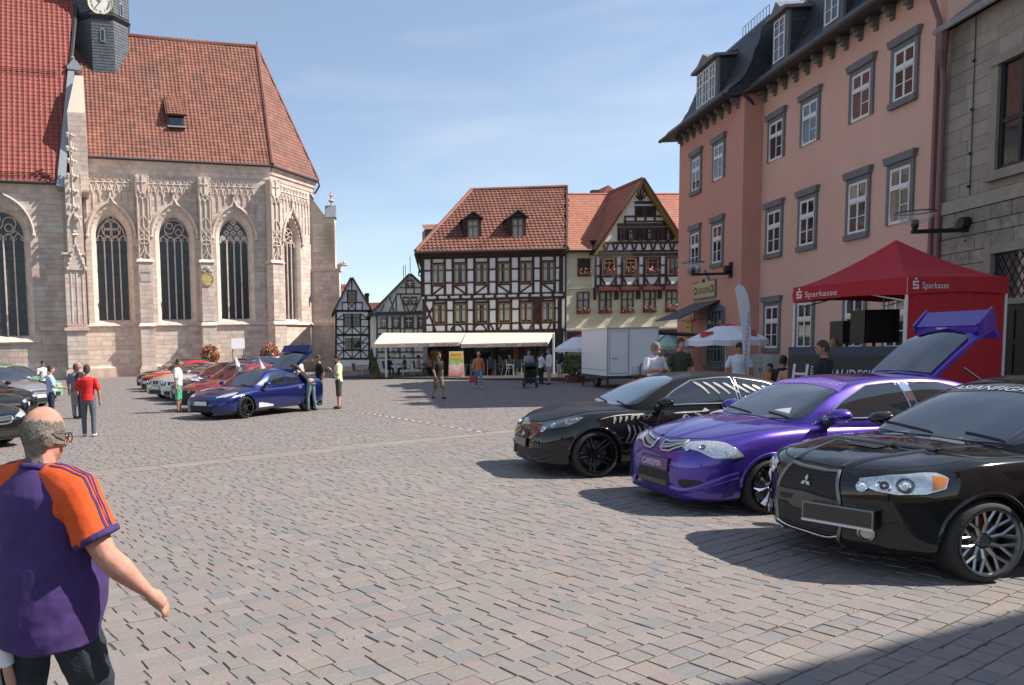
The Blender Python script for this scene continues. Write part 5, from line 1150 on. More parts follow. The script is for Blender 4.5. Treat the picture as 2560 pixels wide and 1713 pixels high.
class Car:
 """body and cabin as smooth lofts; x runs forward from the front axle, y to the left, z up"""
 def __init__(s, S, name, label, paintm, loc, az, group=None, fine=1.0, cabm=None, scale=1.):
  s.S = S; s.m = paintm; s.root = thing(name, label, S.get('cat', 'car'), loc, R(270) - R(az), group); s.root.scale = (scale,) * 3
  fo, wb, ro = S['fo'], S['wb'], S['ro']; s.fo, s.xr, s.wb = fo, -(wb + ro), wb
  s.fk = fk = S.get('fk', 1.)
  if fk != 1.:
   S = s.S = dict(S); s.fo = fo = fo * fk
   for k_ in ('W', 'top', 'shoulder', 'bot'): S[k_] = [(x * fk if x > 0 else x, v) for x, v in S[k_]]
  n = int(150 * fine); q = np.linspace(0, 1, n); e = .5 - .5 * np.cos(np.pi * q); q = .45 * e + .55 * q
  xs = s.xr + (fo - s.xr) * q
  W = pchip(S['W'], xs); zt = pchip(S['top'], xs); zs = pchip(S['shoulder'], xs); zb = pchip(S['bot'], xs); sw = pchip(S.get('sw', [(s.xr, .86), (fo, .86)]), xs)
  zm = zb + (zs - zb) * .5; dz = zs - zb; tb = S.get('tuck', .03)
  cols = [(W * 0, zb), (W * .6, zb), (W * .93, zb + dz * .0), (W * 1.0 - tb * .3, zb + dz * .12), (W * 1.01 - tb * .6, zb + dz * .35), (W * 1.0, zb + dz * .58), (W * .992, zb + dz * .80), (W * (sw * .35 + .65), zb + dz * .97), (W * sw, zs + (zt - zs) * .35), (W * sw * .72, zt - (zt - zs) * .12), (W * sw * .35, zt + .006), (W * 0, zt + .012)]
  C = np.stack([np.stack(c, 1) for c in cols], 1); m_ = int(46 * fine); sec = bspline(C, m_)
  s.ra = S.get('ra', S['r'] + .045); s.zc = S['r']
  s.body = s.shell('body', xs, sec, arches=True)
  if 'roof' in S:
   c0, c1 = S['roof'][0][0], S['roof'][-1][0]; c0, c1 = min(c0, c1), max(c0, c1); nx = int(84 * fine); xq = np.linspace(c0, c1, nx)
   zr = pchip(S['roof'], xq); yb = pchip(S['yb'], xq); yr = pchip(S['yr'], xq); zl = pchip(S['belt'], xq) - .06
   zr = np.maximum(zr, zl + .01); d = zr - zl; k = np.clip(d / .35, 0, 1)
   yt = yb + (yr - yb) * np.clip(d / (max(zr) - min(zl)), 0, 1)
   cols = [(yb, zl), (yb * .995 + yt * .005, zl + d * .12), (yb * .72 + yt * .28, zl + d * .38), (yb * .38 + yt * .62, zl + d * .66), (yt * .99, zl + d * .86), (yt * .93, zl + d * .97), (yt * .62, zl + d * 1.0), (yt * .3, zl + d * 1.012), (yt * 0, zl + d * 1.015)]
   C = np.stack([np.stack(c, 1) for c in cols], 1); sec = bspline(C, int(34 * fine)); s.cab = s.shell('roof', xq, sec, m=cabm)
  for f_ in (s.bvh(),): s.B = f_
 def shell(s, name, xs, sec, arches=False, m=None):
  n, k = sec.shape[:2]; V = np.zeros((n, 2 * k - 1, 3)); V[:, :, 0] = xs[:, None]
  V[:, :k, 1] = -sec[:, :, 0]; V[:, :k, 2] = sec[:, :, 1]; V[:, k:, 1] = sec[:, -2::-1, 0]; V[:, k:, 2] = sec[:, -2::-1, 1]
  K = 2 * k - 1; idx = np.arange(n * K).reshape(n, K); Fq = np.stack([idx[:-1, :-1], idx[1:, :-1], idx[1:, 1:], idx[:-1, 1:]], -1).reshape(-1, 4)
  V = V.reshape(-1, 3)
  if arches:
   keep = np.ones(len(Fq), bool)
   for ax in (0, -s.wb):
    r = np.hypot(V[:, 0] - ax, V[:, 2] - s.zc); ins = (r < s.ra) & (np.abs(V[:, 1]) > .45)
    keep &= ~ins[Fq].all(1)
    low = (np.abs(V[:, 0] - ax) < s.ra) & (V[:, 2] < s.zc) & (np.abs(V[:, 1]) > .45); keep &= ~low[Fq].all(1)
   Fk = Fq[keep]; used = np.zeros(len(V), bool); used[Fk.ravel()] = True
   for ax in (0, -s.wb):
    dx, dz = V[:, 0] - ax, V[:, 2] - s.zc; r = np.hypot(dx, dz); sel = used & (r < s.ra) & (np.abs(V[:, 1]) > .45) & (dz > -.02)
    V[sel, 0] = ax + dx[sel] / r[sel] * s.ra; V[sel, 2] = s.zc + dz[sel] / r[sel] * s.ra
    sel = used & (np.abs(dx) < s.ra) & (dz <= -.02) & (np.abs(V[:, 1]) > .45); V[sel, 0] = ax + np.sign(dx[sel]) * s.ra
   Fq = Fk
  me = npmesh(name, V, Fq, m or s.m, smooth=True)
  b = bmesh.new(); b.from_mesh(me); b.verts.ensure_lookup_table()
  bmesh.ops.remove_doubles(b, verts=b.verts, dist=1e-5); bmesh.ops.recalc_face_normals(b, faces=b.faces)
  if name == 'body':
   for xe in (xs[0], xs[-1]):
    ed = [e for e in b.edges if e.is_boundary and all(abs(v.co.x - xe) < 1e-4 for v in e.verts)]
    if ed: bmesh.ops.holes_fill(b, edges=ed, sides=0)
   bmesh.ops.recalc_face_normals(b, faces=b.faces)
  b.to_mesh(me); b.free()
  s.store = getattr(s, 'store', []); s.store.append(me)
  return link(name, me, s.root)
 def bvh(s):
  vs = []; fs = []
  for me in s.store:
   o = len(vs); vs += [v.co.copy() for v in me.vertices]; fs += [[i + o for i in p.vertices] for p in me.polygons]
  return BVHTree.FromPolygons(vs, fs)
 def near(s, p, off=.004):
  c, n_, i, d = s.B.find_nearest(Vector(p))
  if n_.dot(Vector((c.x + 1.3, c.y, c.z - .5))) < 0: n_ = -n_
  return c + n_ * off, n_
 def patch(s, name, pts, m, off=.004, d=.07, both=False, parent=None, smooth_poly=0, label=None):
  r_ = []
  for sg in ((1, -1) if both else (1,)):
   P = [Vector((p[0], p[1] * sg, p[2])) for p in pts]
   if smooth_poly: P = rounded(P, smooth_poly)
   P = [s.near((p.x * (s.fk if p.x > 0 else 1), p.y, p.z), 0)[0] for p in P]
   b = bmesh.new(); vs = [b.verts.new(p) for p in P]; f = b.faces.new(vs)
   bmesh.ops.triangulate(b, faces=b.faces)
   for it in range(6):
    ed = [e for e in b.edges if e.calc_length() > d]
    if not ed: break
    bmesh.ops.subdivide_edges(b, edges=ed, cuts=1); bmesh.ops.triangulate(b, faces=[q for q in b.faces if len(q.verts) > 3])
    for v in b.verts: v.co = s.near(v.co, 0)[0]
   acc = Vector()
   for v in b.verts: v.co, n_ = s.near(v.co, off); acc += n_
   b.normal_update(); nn_ = sum((q.normal * q.calc_area() for q in b.faces), Vector())
   if nn_.dot(acc) < 0: bmesh.ops.reverse_faces(b, faces=b.faces)
   me = bpy.data.meshes.new(name); b.to_mesh(me); b.free(); me.materials.append(m); me.polygons.foreach_set('use_smooth', [True] * len(me.polygons))
   r_.append(link(name, me, parent or s.root, label=label))
  return r_[0] if len(r_) == 1 else r_
 def line(s, name, pts, m, w_=.008, off=.003, both=False, parent=None, seg=.04, rise=0., curve=True, closed=False):
  r_ = []
  for sg in ((1, -1) if both else (1,)):
   P = [Vector((p[0], p[1] * sg, p[2])) for p in pts]; P = [s.near((p.x * (s.fk if p.x > 0 else 1), p.y, p.z), 0)[0] for p in P]; P = dense(P, seg, curve, closed); Q_ = [s.near(p, off) for p in P]; b = MB(); n = len(Q_); vs = []
   for i, (p, nr) in enumerate(Q_):
    t = (Q_[(i + 1) % n if closed else min(i + 1, n - 1)][0] - Q_[(i - 1) % n if closed else max(i - 1, 0)][0]); t = t.normalized() if t.length > 1e-7 else Vector((1, 0, 0)); c = nr.cross(t).normalized() * (w_ / 2)
    vs += [p - c, p + c] if not rise else [p - c, p + nr * rise, p + c]
   k = 3 if rise else 2; fs = []
   for i in range(n if closed else n - 1):
    j = (i + 1) % n
    for q in range(k - 1): fs.append((i * k + q, j * k + q, j * k + q + 1, i * k + q + 1))
   b.add(vs, fs); r_.append(b.build(name, m, parent or s.root, smooth=True))
  return r_[0] if len(r_) == 1 else r_
 def wheels(s, maker, y=None, steer=0.):
  y = y or s.S['track'] / 2
  proto = maker(s.S['r'])
  for k, (ax, sg) in enumerate(((0, 1), (0, -1), (-s.wb, 1), (-s.wb, -1))):
   o = proto if k == 0 else dup(proto)
   o.parent = s.root; o.location = (ax, sg * y, s.S['r']); o.rotation_euler = (0, rng.uniform(0, 6.28) if k else .3, 0)
   o.rotation_mode = 'ZXY'; o.rotation_euler = (0, o.rotation_euler[1], (0 if sg > 0 else math.pi) + (steer if ax == 0 else 0))
  w_ = MB()
  for ax in (0, -s.wb):
   for sg in (-1, 1):
    n = 20; r = s.ra + .004
    vs = []
    for i in range(n + 1):
     a = math.pi * 1.12 * i / n - math.pi * .06
     p, _ = s.near((ax + r * math.cos(a), sg * s.S['W'][len(s.S['W']) // 2][1], s.zc + r * math.sin(a)), 0)
     vs += [(ax + r * math.cos(a), p.y - sg * .004, s.zc + r * math.sin(a)), (ax + r * math.cos(a), sg * .42, s.zc + r * math.sin(a)), (ax, sg * .42, s.zc)]
    fs = []
    for i in range(n): fs += [(3 * i, 3 * i + 3, 3 * i + 4, 3 * i + 1), (3 * i + 1, 3 * i + 4, 3 * i + 5, 3 * i + 2)]
    w_.add(vs, fs)
  w_.build('wheel_wells', m_well, s.root, kind='stuff')
  for ax in (0, -s.wb):
   for sg in (-1, 1):
    pts = [(ax + s.ra * math.cos(math.pi * i / 16), sg * .9, s.zc + s.ra * math.sin(math.pi * i / 16)) for i in range(17)]
    s.line('arch_lip', pts, s.m, .035, .001, rise=.012)
def dense(P, seg, curve=True, closed=False):
 out_ = []; n = len(P)
 for i in range(n if closed else n - 1):
  a, b = P[i], P[(i + 1) % n]
  p0 = P[(i - 1) % n] if (closed or i > 0) else a * 2 - b; p3 = P[(i + 2) % n] if (closed or i + 2 < n) else b * 2 - a
  k = max(1, int((b - a).length / seg + .5))
  for q in range(k):
   t = q / k
   out_.append(a.lerp(b, t) if not curve else .5 * ((2 * a) + (b - p0) * t + (2 * p0 - 5 * a + 4 * b - p3) * t * t + (3 * a - p0 - 3 * b + p3) * t ** 3))
 if not closed: out_.append(P[-1].copy())
 return out_
def rounded(P, k=3):
 """corner-cut a polygon"""
 for it in range(k):
  Q_ = []
  for i in range(len(P)): a, b = P[i], P[(i + 1) % len(P)]; Q_ += [a.lerp(b, .25 if it else .16), a.lerp(b, .75 if it else .84)]
  P = Q_
 return P
def tyre_rim(r, rr, wd=.225, rimm=None, name='wheel', lip=.012):
 """empty wheel with tyre and rim barrel; outer face towards +y"""
 t = link(name, None); h_ = wd / 2
 MB().lathe([(rr - .01, h_ - .02), (rr + .012, h_), (r - .03, h_ - .004), (r - .008, h_ - .03), (r, h_ - .06), (r, -h_ + .06), (r - .02, -h_ + .01), (rr, -h_)], 44, axis='y').build('tyre', m_tyre, t, smooth=40)
 rm = MB().lathe([(rr + .006, h_ - .006), (rr + .004, h_ + .004), (rr - lip, h_ + .002), (rr - lip - .006, h_ - .02), (rr - .03, h_ - .09), (rr - .03, -h_ + .02)], 44, axis='y').build('rim', rimm or m_alu, t, smooth=50)
 MB().lathe([(0, .0), (rr * .70, .0), (rr * .70, -.02), (0, -.02)], 28, axis='y').build('brake_disc', m_disc, t)
 MB().lathe([(0, -.03), (rr - .03, -.03)], 28, axis='y').build('hub_back', m_well, t)
 return t, rm, h_
def spokes(mb, rr, h_, pairs, w0, w1, off0=0., off1=0., dep=.02, r0=.05, sag=.05, th=.03):
 """straight tapered spokes; pairs = angles"""
 for a in pairs:
  ca, sa = math.cos(a), math.sin(a); ex = Vector((ca, 0, sa)); ez = Vector((-sa, 0, ca)); p0, p1 = ex * r0 + ez * off0, ex * (rr - .008) + ez * off1
  y0, y1 = h_ - dep - sag, h_ - dep; v = []
  for p, w_, y in ((p0, w0, y0), (p1, w1, y1)):
   for sx, yy in ((-1, y - .012), (-.35, y), (.35, y), (1, y - .012), (.8, y - th), (-.8, y - th)): q = p + ez * (sx * w_ / 2); v.append((q.x, yy, q.z))
  mb.add(v, [(i, (i + 1) % 6, 6 + (i + 1) % 6, 6 + i) for i in range(6)] + [(0, 5, 4, 3, 2, 1), (6, 7, 8, 9, 10, 11)])
def hub(t, h_, m, r=.055, bolts=5, y=.0):
 MB().lathe([(0, h_ - .03 + y), (r * .8, h_ - .03 + y), (r, h_ - .045 + y), (r * 1.5, h_ - .08 + y), (r * 1.5, h_ - .12)], 20, axis='y').build('hub', m, t, smooth=30)
 b = MB()
 for i in range(bolts): a = 6.283 * i / bolts + .3; b.lathe([(0, h_ - .05 + y), (.011, h_ - .05 + y), (.011, h_ - .08 + y)], 6, (math.cos(a) * r * 1.15, 0, math.sin(a) * r * 1.15), 'y')
 b.build('lug_nuts', m_chrome, t, kind='stuff')
def wheel_five(m, off=.03, tyre=.78):
 def mk(r):
  t, rm, h_ = tyre_rim(r, r * tyre, rimm=m); b = MB()
  for i in range(5):
   a = 6.283 * i / 5 + .2; spokes(b, r * tyre, h_, [a], .04, .045, off, off * 1.3, r0=.04); spokes(b, r * tyre, h_, [a], .04, .045, -off, -off * 1.3, r0=.04)
  b.build('spokes', m, t); hub(t, h_, m, .05); return t
 return mk
def wheel_six(m, tyre=.75, n=6, w0=.05, w1=.06):
 def mk(r):
  t, rm, h_ = tyre_rim(r, r * tyre, rimm=m); b = MB(); spokes(b, r * tyre, h_, [6.283 * i / n for i in range(n)], w0, w1); b.build('spokes', m, t); hub(t, h_, m, .05); return t
 return mk
def wheel_mesh(m):
 def mk(r):
  rr = r * .80; t, rm, h_ = tyre_rim(r, rr, .245, rimm=m); b = MB()
  for i in range(10):
   a = 6.283 * i / 10; ex = Vector((math.cos(a), 0, math.sin(a))); rs = rr * .60
   spokes(b, rs, h_, [a], .040, .034, r0=.06, dep=.03, sag=.02)
   for s_ in (-1, 1):
    p0 = ex * (rs - .02); p1 = Vector((math.cos(a + s_ * .2), 0, math.sin(a + s_ * .2))) * (rr - .005); d = (p1 - p0); n_ = Vector((-d.z, 0, d.x)).normalized() * .014
    y0, y1 = h_ - .03, h_ - .012; v = []
    for p, y in ((p0, y0), (p1, y1)):
     for sx, dy in ((-1, -.01), (-.3, 0), (.3, 0), (1, -.01), (.8, -.03), (-.8, -.03)): q = p + n_ * sx; v.append((q.x, y + dy, q.z))
    b.add(v, [(k, (k + 1) % 6, 6 + (k + 1) % 6, 6 + k) for k in range(6)] + [(0, 5, 4, 3, 2, 1), (6, 7, 8, 9, 10, 11)])
  b.build('spokes', m, t); hub(t, h_, m, .055, y=-.025);
  MB().box(-.1, .06, -.015, .03, .1, .17).build('brake_caliper', mat('caliper_red', (.30, .015, .012), .4), t); return t
 return mk
def wheel_star(m):
 def mk(r):
  rr = r * .80; t, rm, h_ = tyre_rim(r, rr, .215, rimm=m, lip=.02); b = MB(); n = 7
  for i in range(n):
   a = 6.283 * i / n; P = lambda q, d: (math.cos(a + d) * q, math.sin(a + d) * q); k = .5 * 6.283 / n
   def T(q, d, y): x, z = P(q, d); return (x, h_ + y, z)
   b.add([T(.045, 0, -.03), T(rr * .55, .14, -.02), T(rr * .97, .30, -.006), T(rr * .97, -.02, -.006), T(rr * .60, -.16, -.03), T(rr * .7, .03, .006), T(rr * .97, .13, -.05)], [(0, 1, 5), (1, 2, 5), (2, 3, 5), (3, 4, 5), (4, 0, 5)])
   b.add([T(.05, k, -.045), T(rr * .42, k + .12, -.06), T(rr * .80, k, -.05), T(rr * .42, k - .12, -.06), T(rr * .45, k, -.03)], [(0, 1, 4), (1, 2, 4), (2, 3, 4), (3, 0, 4)])
   b.add([T(rr * .97, k * .6, -.01), T(rr * .78, k, -.035), T(rr * .97, k * 1.5, -.012), T(rr * .88, k, -.008)], [(0, 1, 3), (1, 2, 3), (0, 3, 2)])
  b.build('spokes', m, t); hub(t, h_, m, .04); return t
 return mk
def mirror(car, x, y, z, m, s=1., both=True):
 for sg in ((1, -1) if both else (1,)):
  b = MB()
  n = 12; prof = [(.085, .25), (.07, .62), (.03, .9), (-.03, 1.0), (-.075, .95), (-.085, .82)]; vs = []
  for dx, k in prof:
   for j in range(n): a = 6.283 * j / n; vs.append((x + dx * s, sg * (y + .115 * s + .115 * k * math.cos(a) * s), z + .085 * s + .075 * k * math.sin(a) * s * (1 if math.sin(a) > 0 else .8)))
  fs = [(i * n + j, i * n + (j + 1) % n, (i + 1) * n + (j + 1) % n, (i + 1) * n + j) for i in range(len(prof) - 1) for j in range(n)] + [tuple(range(n))]
  b.add(vs, fs); mo = b.build('wing_mirror', m, car.root, smooth=50)
  b = MB(); b.tube([(x + .02, sg * (y - .02), z - .01), (x, sg * (y + .09 * s), z + .05 * s)], [.045 * s, .03 * s], 8); b.build('mirror_stalk', m_trimb, mo)
  b = MB(); b.add([(x - .087 * s, sg * (y + .115 * s + .09 * math.cos(6.283 * j / n) * s), z + .085 * s + .058 * math.sin(6.283 * j / n) * s) for j in range(n)], [tuple(range(n))]); b.build('mirror_glass', m_chrome, mo)
def wiper(car, y0, y1, dx=.10):
 """lying along the foot of the windscreen"""
 pts = [(-.02 + car.S['cowl'] - dx * q / 6, y0 + (y1 - y0) * q / 6, 1.0) for q in range(7)]
 car.line('wiper', [(p[0] , p[1], car.S['cowlz'] + .03) for p in pts], m_trimb, .022, .012, rise=.012)
def plate(car, x, y, z, w_, h_, m, yaw=0., tilt=0., txt=None, tm=None, frame=m_trimb):
 M = Matrix.Translation((x, y, z)) @ Matrix.Rotation(yaw, 4, 'Z') @ Matrix.Rotation(tilt, 4, 'Y')
 p = MB().box(-.012, 0, -w_ / 2, w_ / 2, -h_ / 2, h_ / 2).xf(M).build('number_plate', m, car.root)
 f = MB().box(-.02, -.006, -w_ / 2 - .012, w_ / 2 + .012, -h_ / 2 - .012, h_ / 2 + .012).xf(M).build('plate_frame', frame, p)
 if txt: text('lettering', txt[0], h_ * .82, tm, p, M @ MX((.001, -w_ / 2 + txt[1], -h_ * .29), (0, 1, 0), (0, 0, 1)), width=txt[2], extrude=.0008)
 return p
def place(P, az, S, k=1.):
 """centre point on the front axle for a left front wheel standing at P"""
 a = R(az); f = Vector((-math.sin(a), -math.cos(a), 0)); l = Vector((-f.y, f.x, 0)); return Vector(P) - l * (S['track'] / 2 + .1) * k
# ---------------------------------------------------------------- the three show cars on the right
p_black = paint('paint_black', (.010, .0095, .0095), .0, .12)
p_satin = paint('paint_satin_black', (.020, .020, .021), .0, .38, .15)
p_purple = paint('paint_purple', (.065, .028, .32), .55, .30)
p_blue = paint('paint_blue', (.004, .013, .12), .5, .28)
m_decal = mat('silver_decal', (.25, .245, .235), .4, .2)
m_wht = mat('white_vinyl', (.62, .60, .62), .5)
m_plast = mat('grey_plastic', (.085, .078, .072), .5)
m_meshg = mat('grille_mesh', (.008, .008, .008), .6)
def text_on(car, body, o, ex, ey, size, width, m, parent=None, off=.008, shear=0.):
 me_o = text('lettering', body, size, m, parent or car.root, MX(o, ex, ey), width=width, extrude=0, shear=shear)
 b = bmesh.new(); b.from_mesh(me_o.data); bmesh.ops.triangulate(b, faces=b.faces)
 for v in b.verts: v.co, _ = car.near(v.co, off)
 b.to_mesh(me_o.data); b.free(); return me_o
def windows(car, ws, sides, rear=None, quarter=None, wm=None, rim=None):
 w_ = car.patch('windscreen', ws, wm or m_carg, .006, .06, smooth_poly=1)
 for s_ in sides:
  car.patch('side_window', s_, m_carg, .005, .06, both=True, smooth_poly=1)
  if rim: car.line('window_trim', [p for p in s_], rim, .022, .008, both=True, rise=.006, curve=False, closed=True)
 if rear: car.patch('rear_window', rear, m_carg, .006, .06, smooth_poly=1)
 return w_
def lamp(car, pts, m=None, rim=m_trimb, both=True, inner=(), name='headlight'):
 r_ = car.patch(name, pts, m or m_lens, .010, .03, both=both)
 for sg, h_ in zip((1, -1), r_ if isinstance(r_, list) else [r_]):
  car.line('lamp_rim', [(p[0], p[1] * sg, p[2]) for p in pts], rim, .014, .005, parent=h_, rise=.006, curve=False, closed=True)
  for (p, r, mm) in inner:
   c, n_ = car.near((p[0], p[1] * sg, p[2]), .004); q = n_.orthogonal().normalized(); e = n_.cross(q); b = MB(); N = 14
   vs = []
   for k, (rk, hk) in enumerate(((1, 0), (1, .012), (.8, .016), (.6, .008), (0, .004))): vs += [c + (q * math.cos(6.283 * j / N) + e * math.sin(6.283 * j / N)) * r * rk + n_ * hk for j in range(N)]
   b.add(vs, [(k * N + j, k * N + (j + 1) % N, (k + 1) * N + (j + 1) % N, (k + 1) * N + j) for k in range(4) for j in range(N)]); b.build('reflector', mm, h_, smooth=30)
 return r_
def body_lines(car, door, hoodz, sill=True, rear_door=None):
 for d_ in [door] + ([rear_door] if rear_door else []): car.line('panel_gap', d_, m_gap, .011, .002, both=True)
 car.line('panel_gap', hoodz, m_gap, .011, .002, both=True)
def splitter(car, z, out=.05, m=m_trimb, x0=.35, th=.03):
 """lip running round the lower front"""
 P = []
 for y in np.linspace(-1, 1, 41):
  yy = y * (car.S['W'][-4][1] + .12);
  h_ = car.B.ray_cast(Vector((3, yy, z)), Vector((-1, 0, 0)))
  if h_[0] is not None and h_[0].x > x0: P.append(Vector((h_[0].x, yy, z)))
 b = MB(); n = len(P); vs = []
 for i, p in enumerate(P):
  t = (P[min(i + 1, n - 1)] - P[max(i - 1, 0)]); t = t.normalized(); nr = Vector((t.y, -t.x, 0)); nr = nr if nr.x > 0 else -nr
  for o_, dz in ((-.03, 0), (out, 0), (out + .012, th * .5), (out, th), (-.03, th * 1.6)): q = p + nr * o_; vs.append((q.x, q.y, z + dz))
 b.add(vs, [(i * 5 + k, i * 5 + k + 1, i * 5 + 6 + k, i * 5 + 5 + k) for i in range(n - 1) for k in range(4)]); return b.build('splitter', m, car.root, smooth=40)
# -- black saloon nearest the camera
SE = dict(fk=.83, fo=.92, wb=2.65, ro=.97, r=.314, track=1.60, ra=.36, cowl=-.40, cowlz=.985,
 W=[(-3.62, .62), (-3.5, .74), (-3.2, .84), (-2.65, .905), (-2.1, .885), (-1.3, .875), (-.6, .885), (0, .912), (.45, .87), (.66, .74), (.80, .57), (.88, .42), (.92, .28)],
 top=[(-3.62, .80), (-3.5, 1.0), (-3.3, 1.08), (-2.9, 1.05), (-2, 1.0), (-.9, .985), (-.36, .985), (0, .965), (.4, .905), (.65, .85), (.76, .81), (.84, .75), (.90, .65), (.92, .58)],
 shoulder=[(-3.62, .74), (-3.4, .98), (-2.6, .99), (-1.5, .94), (-.5, .915), (0, .90), (.4, .84), (.65, .79), (.8, .72), (.9, .61), (.92, .55)],
 bot=[(-3.62, .42), (-3.4, .3), (-2.65, .22), (-1, .19), (0, .2), (.7, .18), (.86, .19), (.92, .27)],
 roof=[(-.34, .96), (-.62, 1.13), (-.95, 1.31), (-1.2, 1.415), (-1.45, 1.465), (-1.8, 1.48), (-2.3, 1.445), (-2.6, 1.37), (-3.0, 1.2), (-3.3, 1.04)],
 belt=[(-3.3, 1.03), (-2.6, 1.0), (-1.5, .95), (-.36, .94)],
 yb=[(-3.3, .55), (-2.9, .70), (-2.2, .80), (-1.4, .82), (-.8, .79), (-.5, .70), (-.34, .58)], yr=[(-3.3, .45), (-2.6, .55), (-1.8, .60), (-1.2, .58), (-.34, .55)])
EVO_AZ, KS = 84, 1.08; evo = Car(SE, 'saloon_car', 'black saloon with gunmetal spoked wheels and slanted number plate, nearest car at right', p_black, place(G(2465, 1459), EVO_AZ, SE, KS), EVO_AZ, scale=KS)
evo.wheels(wheel_mesh(m_gun))
ws = windows(evo, [(-.42, .66, .99), (-.55, .70, 1.02), (-1.14, .53, 1.375), (-1.22, 0, 1.42), (-1.14, -.53, 1.375), (-.55, -.70, 1.02), (-.42, -.66, .99), (-.37, -.3, .985), (-.36, 0, .985), (-.37, .3, .985)],
 [[(-.72, .78, 1.02), (-1.28, .60, 1.36), (-1.62, .60, 1.39), (-1.72, .78, 1.0)], [(-1.80, .78, 1.0), (-1.70, .60, 1.39), (-2.2, .60, 1.37), (-2.72, .70, 1.1), (-2.66, .76, 1.02)]])
evo.patch('sun_strip', [(-.98, .585, 1.27), (-1.14, .53, 1.37), (-1.21, 0, 1.415), (-1.14, -.53, 1.37), (-.98, -.585, 1.27), (-1.04, 0, 1.33)], p_black, .009, .05)
text_on(evo, 'ASIANFIGHTERS', (-1.04, -.50, 1.318), (.0, 1, .0), (-.5, 0, .35), .10, 1.0, m_wht, ws, .013, .3)
m_frame = mat('satin_frame', (.23, .215, .20), .4, .3)
m_silver = mat('silver_paint', (.55, .55, .56), .3, .2)
g = evo.patch('grille', [(.8, .27, .755), (.86, 0, .775), (.8, -.27, .755), (.8, -.33, .58), (.8, -.36, .40), (.8, -.34, .26), (.9, 0, .22), (.8, .34, .26), (.8, .36, .40), (.8, .33, .58)], m_meshg, .006, .05)
evo.line('grille_frame', [(.8, .32, .26), (.8, .355, .40), (.8, .325, .58), (.8, .265, .755), (.86, .15, .77), (.87, 0, .775), (.86, -.15, .77), (.8, -.265, .755), (.8, -.325, .58), (.8, -.355, .40), (.8, -.32, .26)], m_frame, .028, .008, parent=g, rise=.02, curve=False)
evo.line('chrome_strip', [(.8, .34, .27), (.88, .2, .235), (.9, 0, .225), (.88, -.2, .235), (.8, -.34, .27)], m_chrome, .018, .016, parent=g, rise=.01)
evo.patch('grille_bar', [(.8, .335, .545), (.9, 0, .565), (.8, -.335, .545), (.8, -.35, .44), (.88, -.2, .455), (.9, -.13, .415), (.9, .13, .415), (.88, .2, .455), (.8, .35, .44)], m_plast, .026, .05, parent=g)
for sg in (-1, 1): evo.patch('grille_slot', [(.88, sg * .12, .52), (.85, sg * .27, .51), (.85, sg * .27, .465), (.88, sg * .15, .475)], m_dark, .03, .05, parent=g)
for z in np.linspace(.26, .40, 9): evo.line('grille_wire', [(.8, .32, z + .02), (.9, 0, z), (.8, -.32, z + .02)], m_plast, .005, .010, parent=g, rise=.004)
for z in np.linspace(.60, .735, 5): evo.line('grille_wire', [(.8, .28, z), (.87, 0, z + .012), (.8, -.28, z)], m_trimb, .007, .010, parent=g, rise=.005)
def three_diamonds(car, c, s_, m, parent):
 p, n_ = car.near(c, .014); up = Vector((0, 0, 1)); up = (up - n_ * up.dot(n_)).normalized(); rt = up.cross(n_)
 b = MB()
 for a in (90, 210, 330):
  d = up * math.sin(R(a)) + rt * math.cos(R(a)); e = n_.cross(d); q = [p, p + d * s_ * .5 + e * s_ * .29, p + d * s_, p + d * s_ * .5 - e * s_ * .29]
  b.add([v + n_ * .008 for v in q] + q, [(0, 1, 2, 3), (0, 4, 5, 1), (1, 5, 6, 2), (2, 6, 7, 3), (3, 7, 4, 0)])
 return b.build('emblem', m, parent)
three_diamonds(evo, (.87, 0, .675), .058, m_silver, g)
lamp(evo, [(.80, .455, .735), (.72, .58, .77), (.60, .70, .80), (.42, .80, .815), (.36, .86, .795), (.40, .88, .72), (.55, .84, .675), (.70, .72, .655), (.78, .60, .665), (.81, .50, .69)], m_lens,
  inner=[((.75, .53, .71), .045, m_chrome), ((.66, .66, .725), .056, m_chrome), ((.66, .66, .725), .03, m_lensd), ((.56, .76, .735), .060, m_lensd), ((.56, .76, .737), .038, m_chrome)])
evo.patch('indicator', [(.46, .80, .80), (.37, .85, .79), (.41, .88, .725), (.50, .84, .70)], m_amber, .012, .04, both=True)
for sg in (1, -1):
 c, n_ = evo.near((.80, sg * .62, .33), .004)
 evo.patch('fog_recess', [(.8, sg * .53, .42), (.7, sg * .74, .44), (.66, sg * .78, .30), (.8, sg * .55, .26)], m_trimb, .005, .05)
 q = n_.orthogonal().normalized(); e = n_.cross(q); b = MB(); N = 18; vs = []
 for rk, hk in ((.062, .0), (.062, .022), (.05, .026), (.042, .008), (0, .006)): vs += [c + (q * math.cos(6.283 * j / N) + e * math.sin(6.283 * j / N)) * rk + n_ * hk for j in range(N)]
 b.add(vs, [(k * N + j, k * N + (j + 1) % N, (k + 1) * N + (j + 1) % N, (k + 1) * N + j) for k in range(4) for j in range(N)]); b.build('fog_lamp', m_gun, evo.root, smooth=30)
m_plk = mat('plate_black', (.010, .010, .011), .3, coat=.5)
pl = plate(evo, .84, .43, .455, .50, .118, m_plk, R(24), 0, frame=m_frame)
hl = Matrix.Translation((.84, .43, .455)) @ Matrix.Rotation(R(24), 4, 'Z')
MB().box(-.018, .004, -.262, .262, -.084, -.066).xf(hl).build('plate_strip', m_wht, pl)
MB().box(-.11, -.02, -.20, .27, -.07, .07).xf(hl).build('plate_holder', m_gloss, pl)
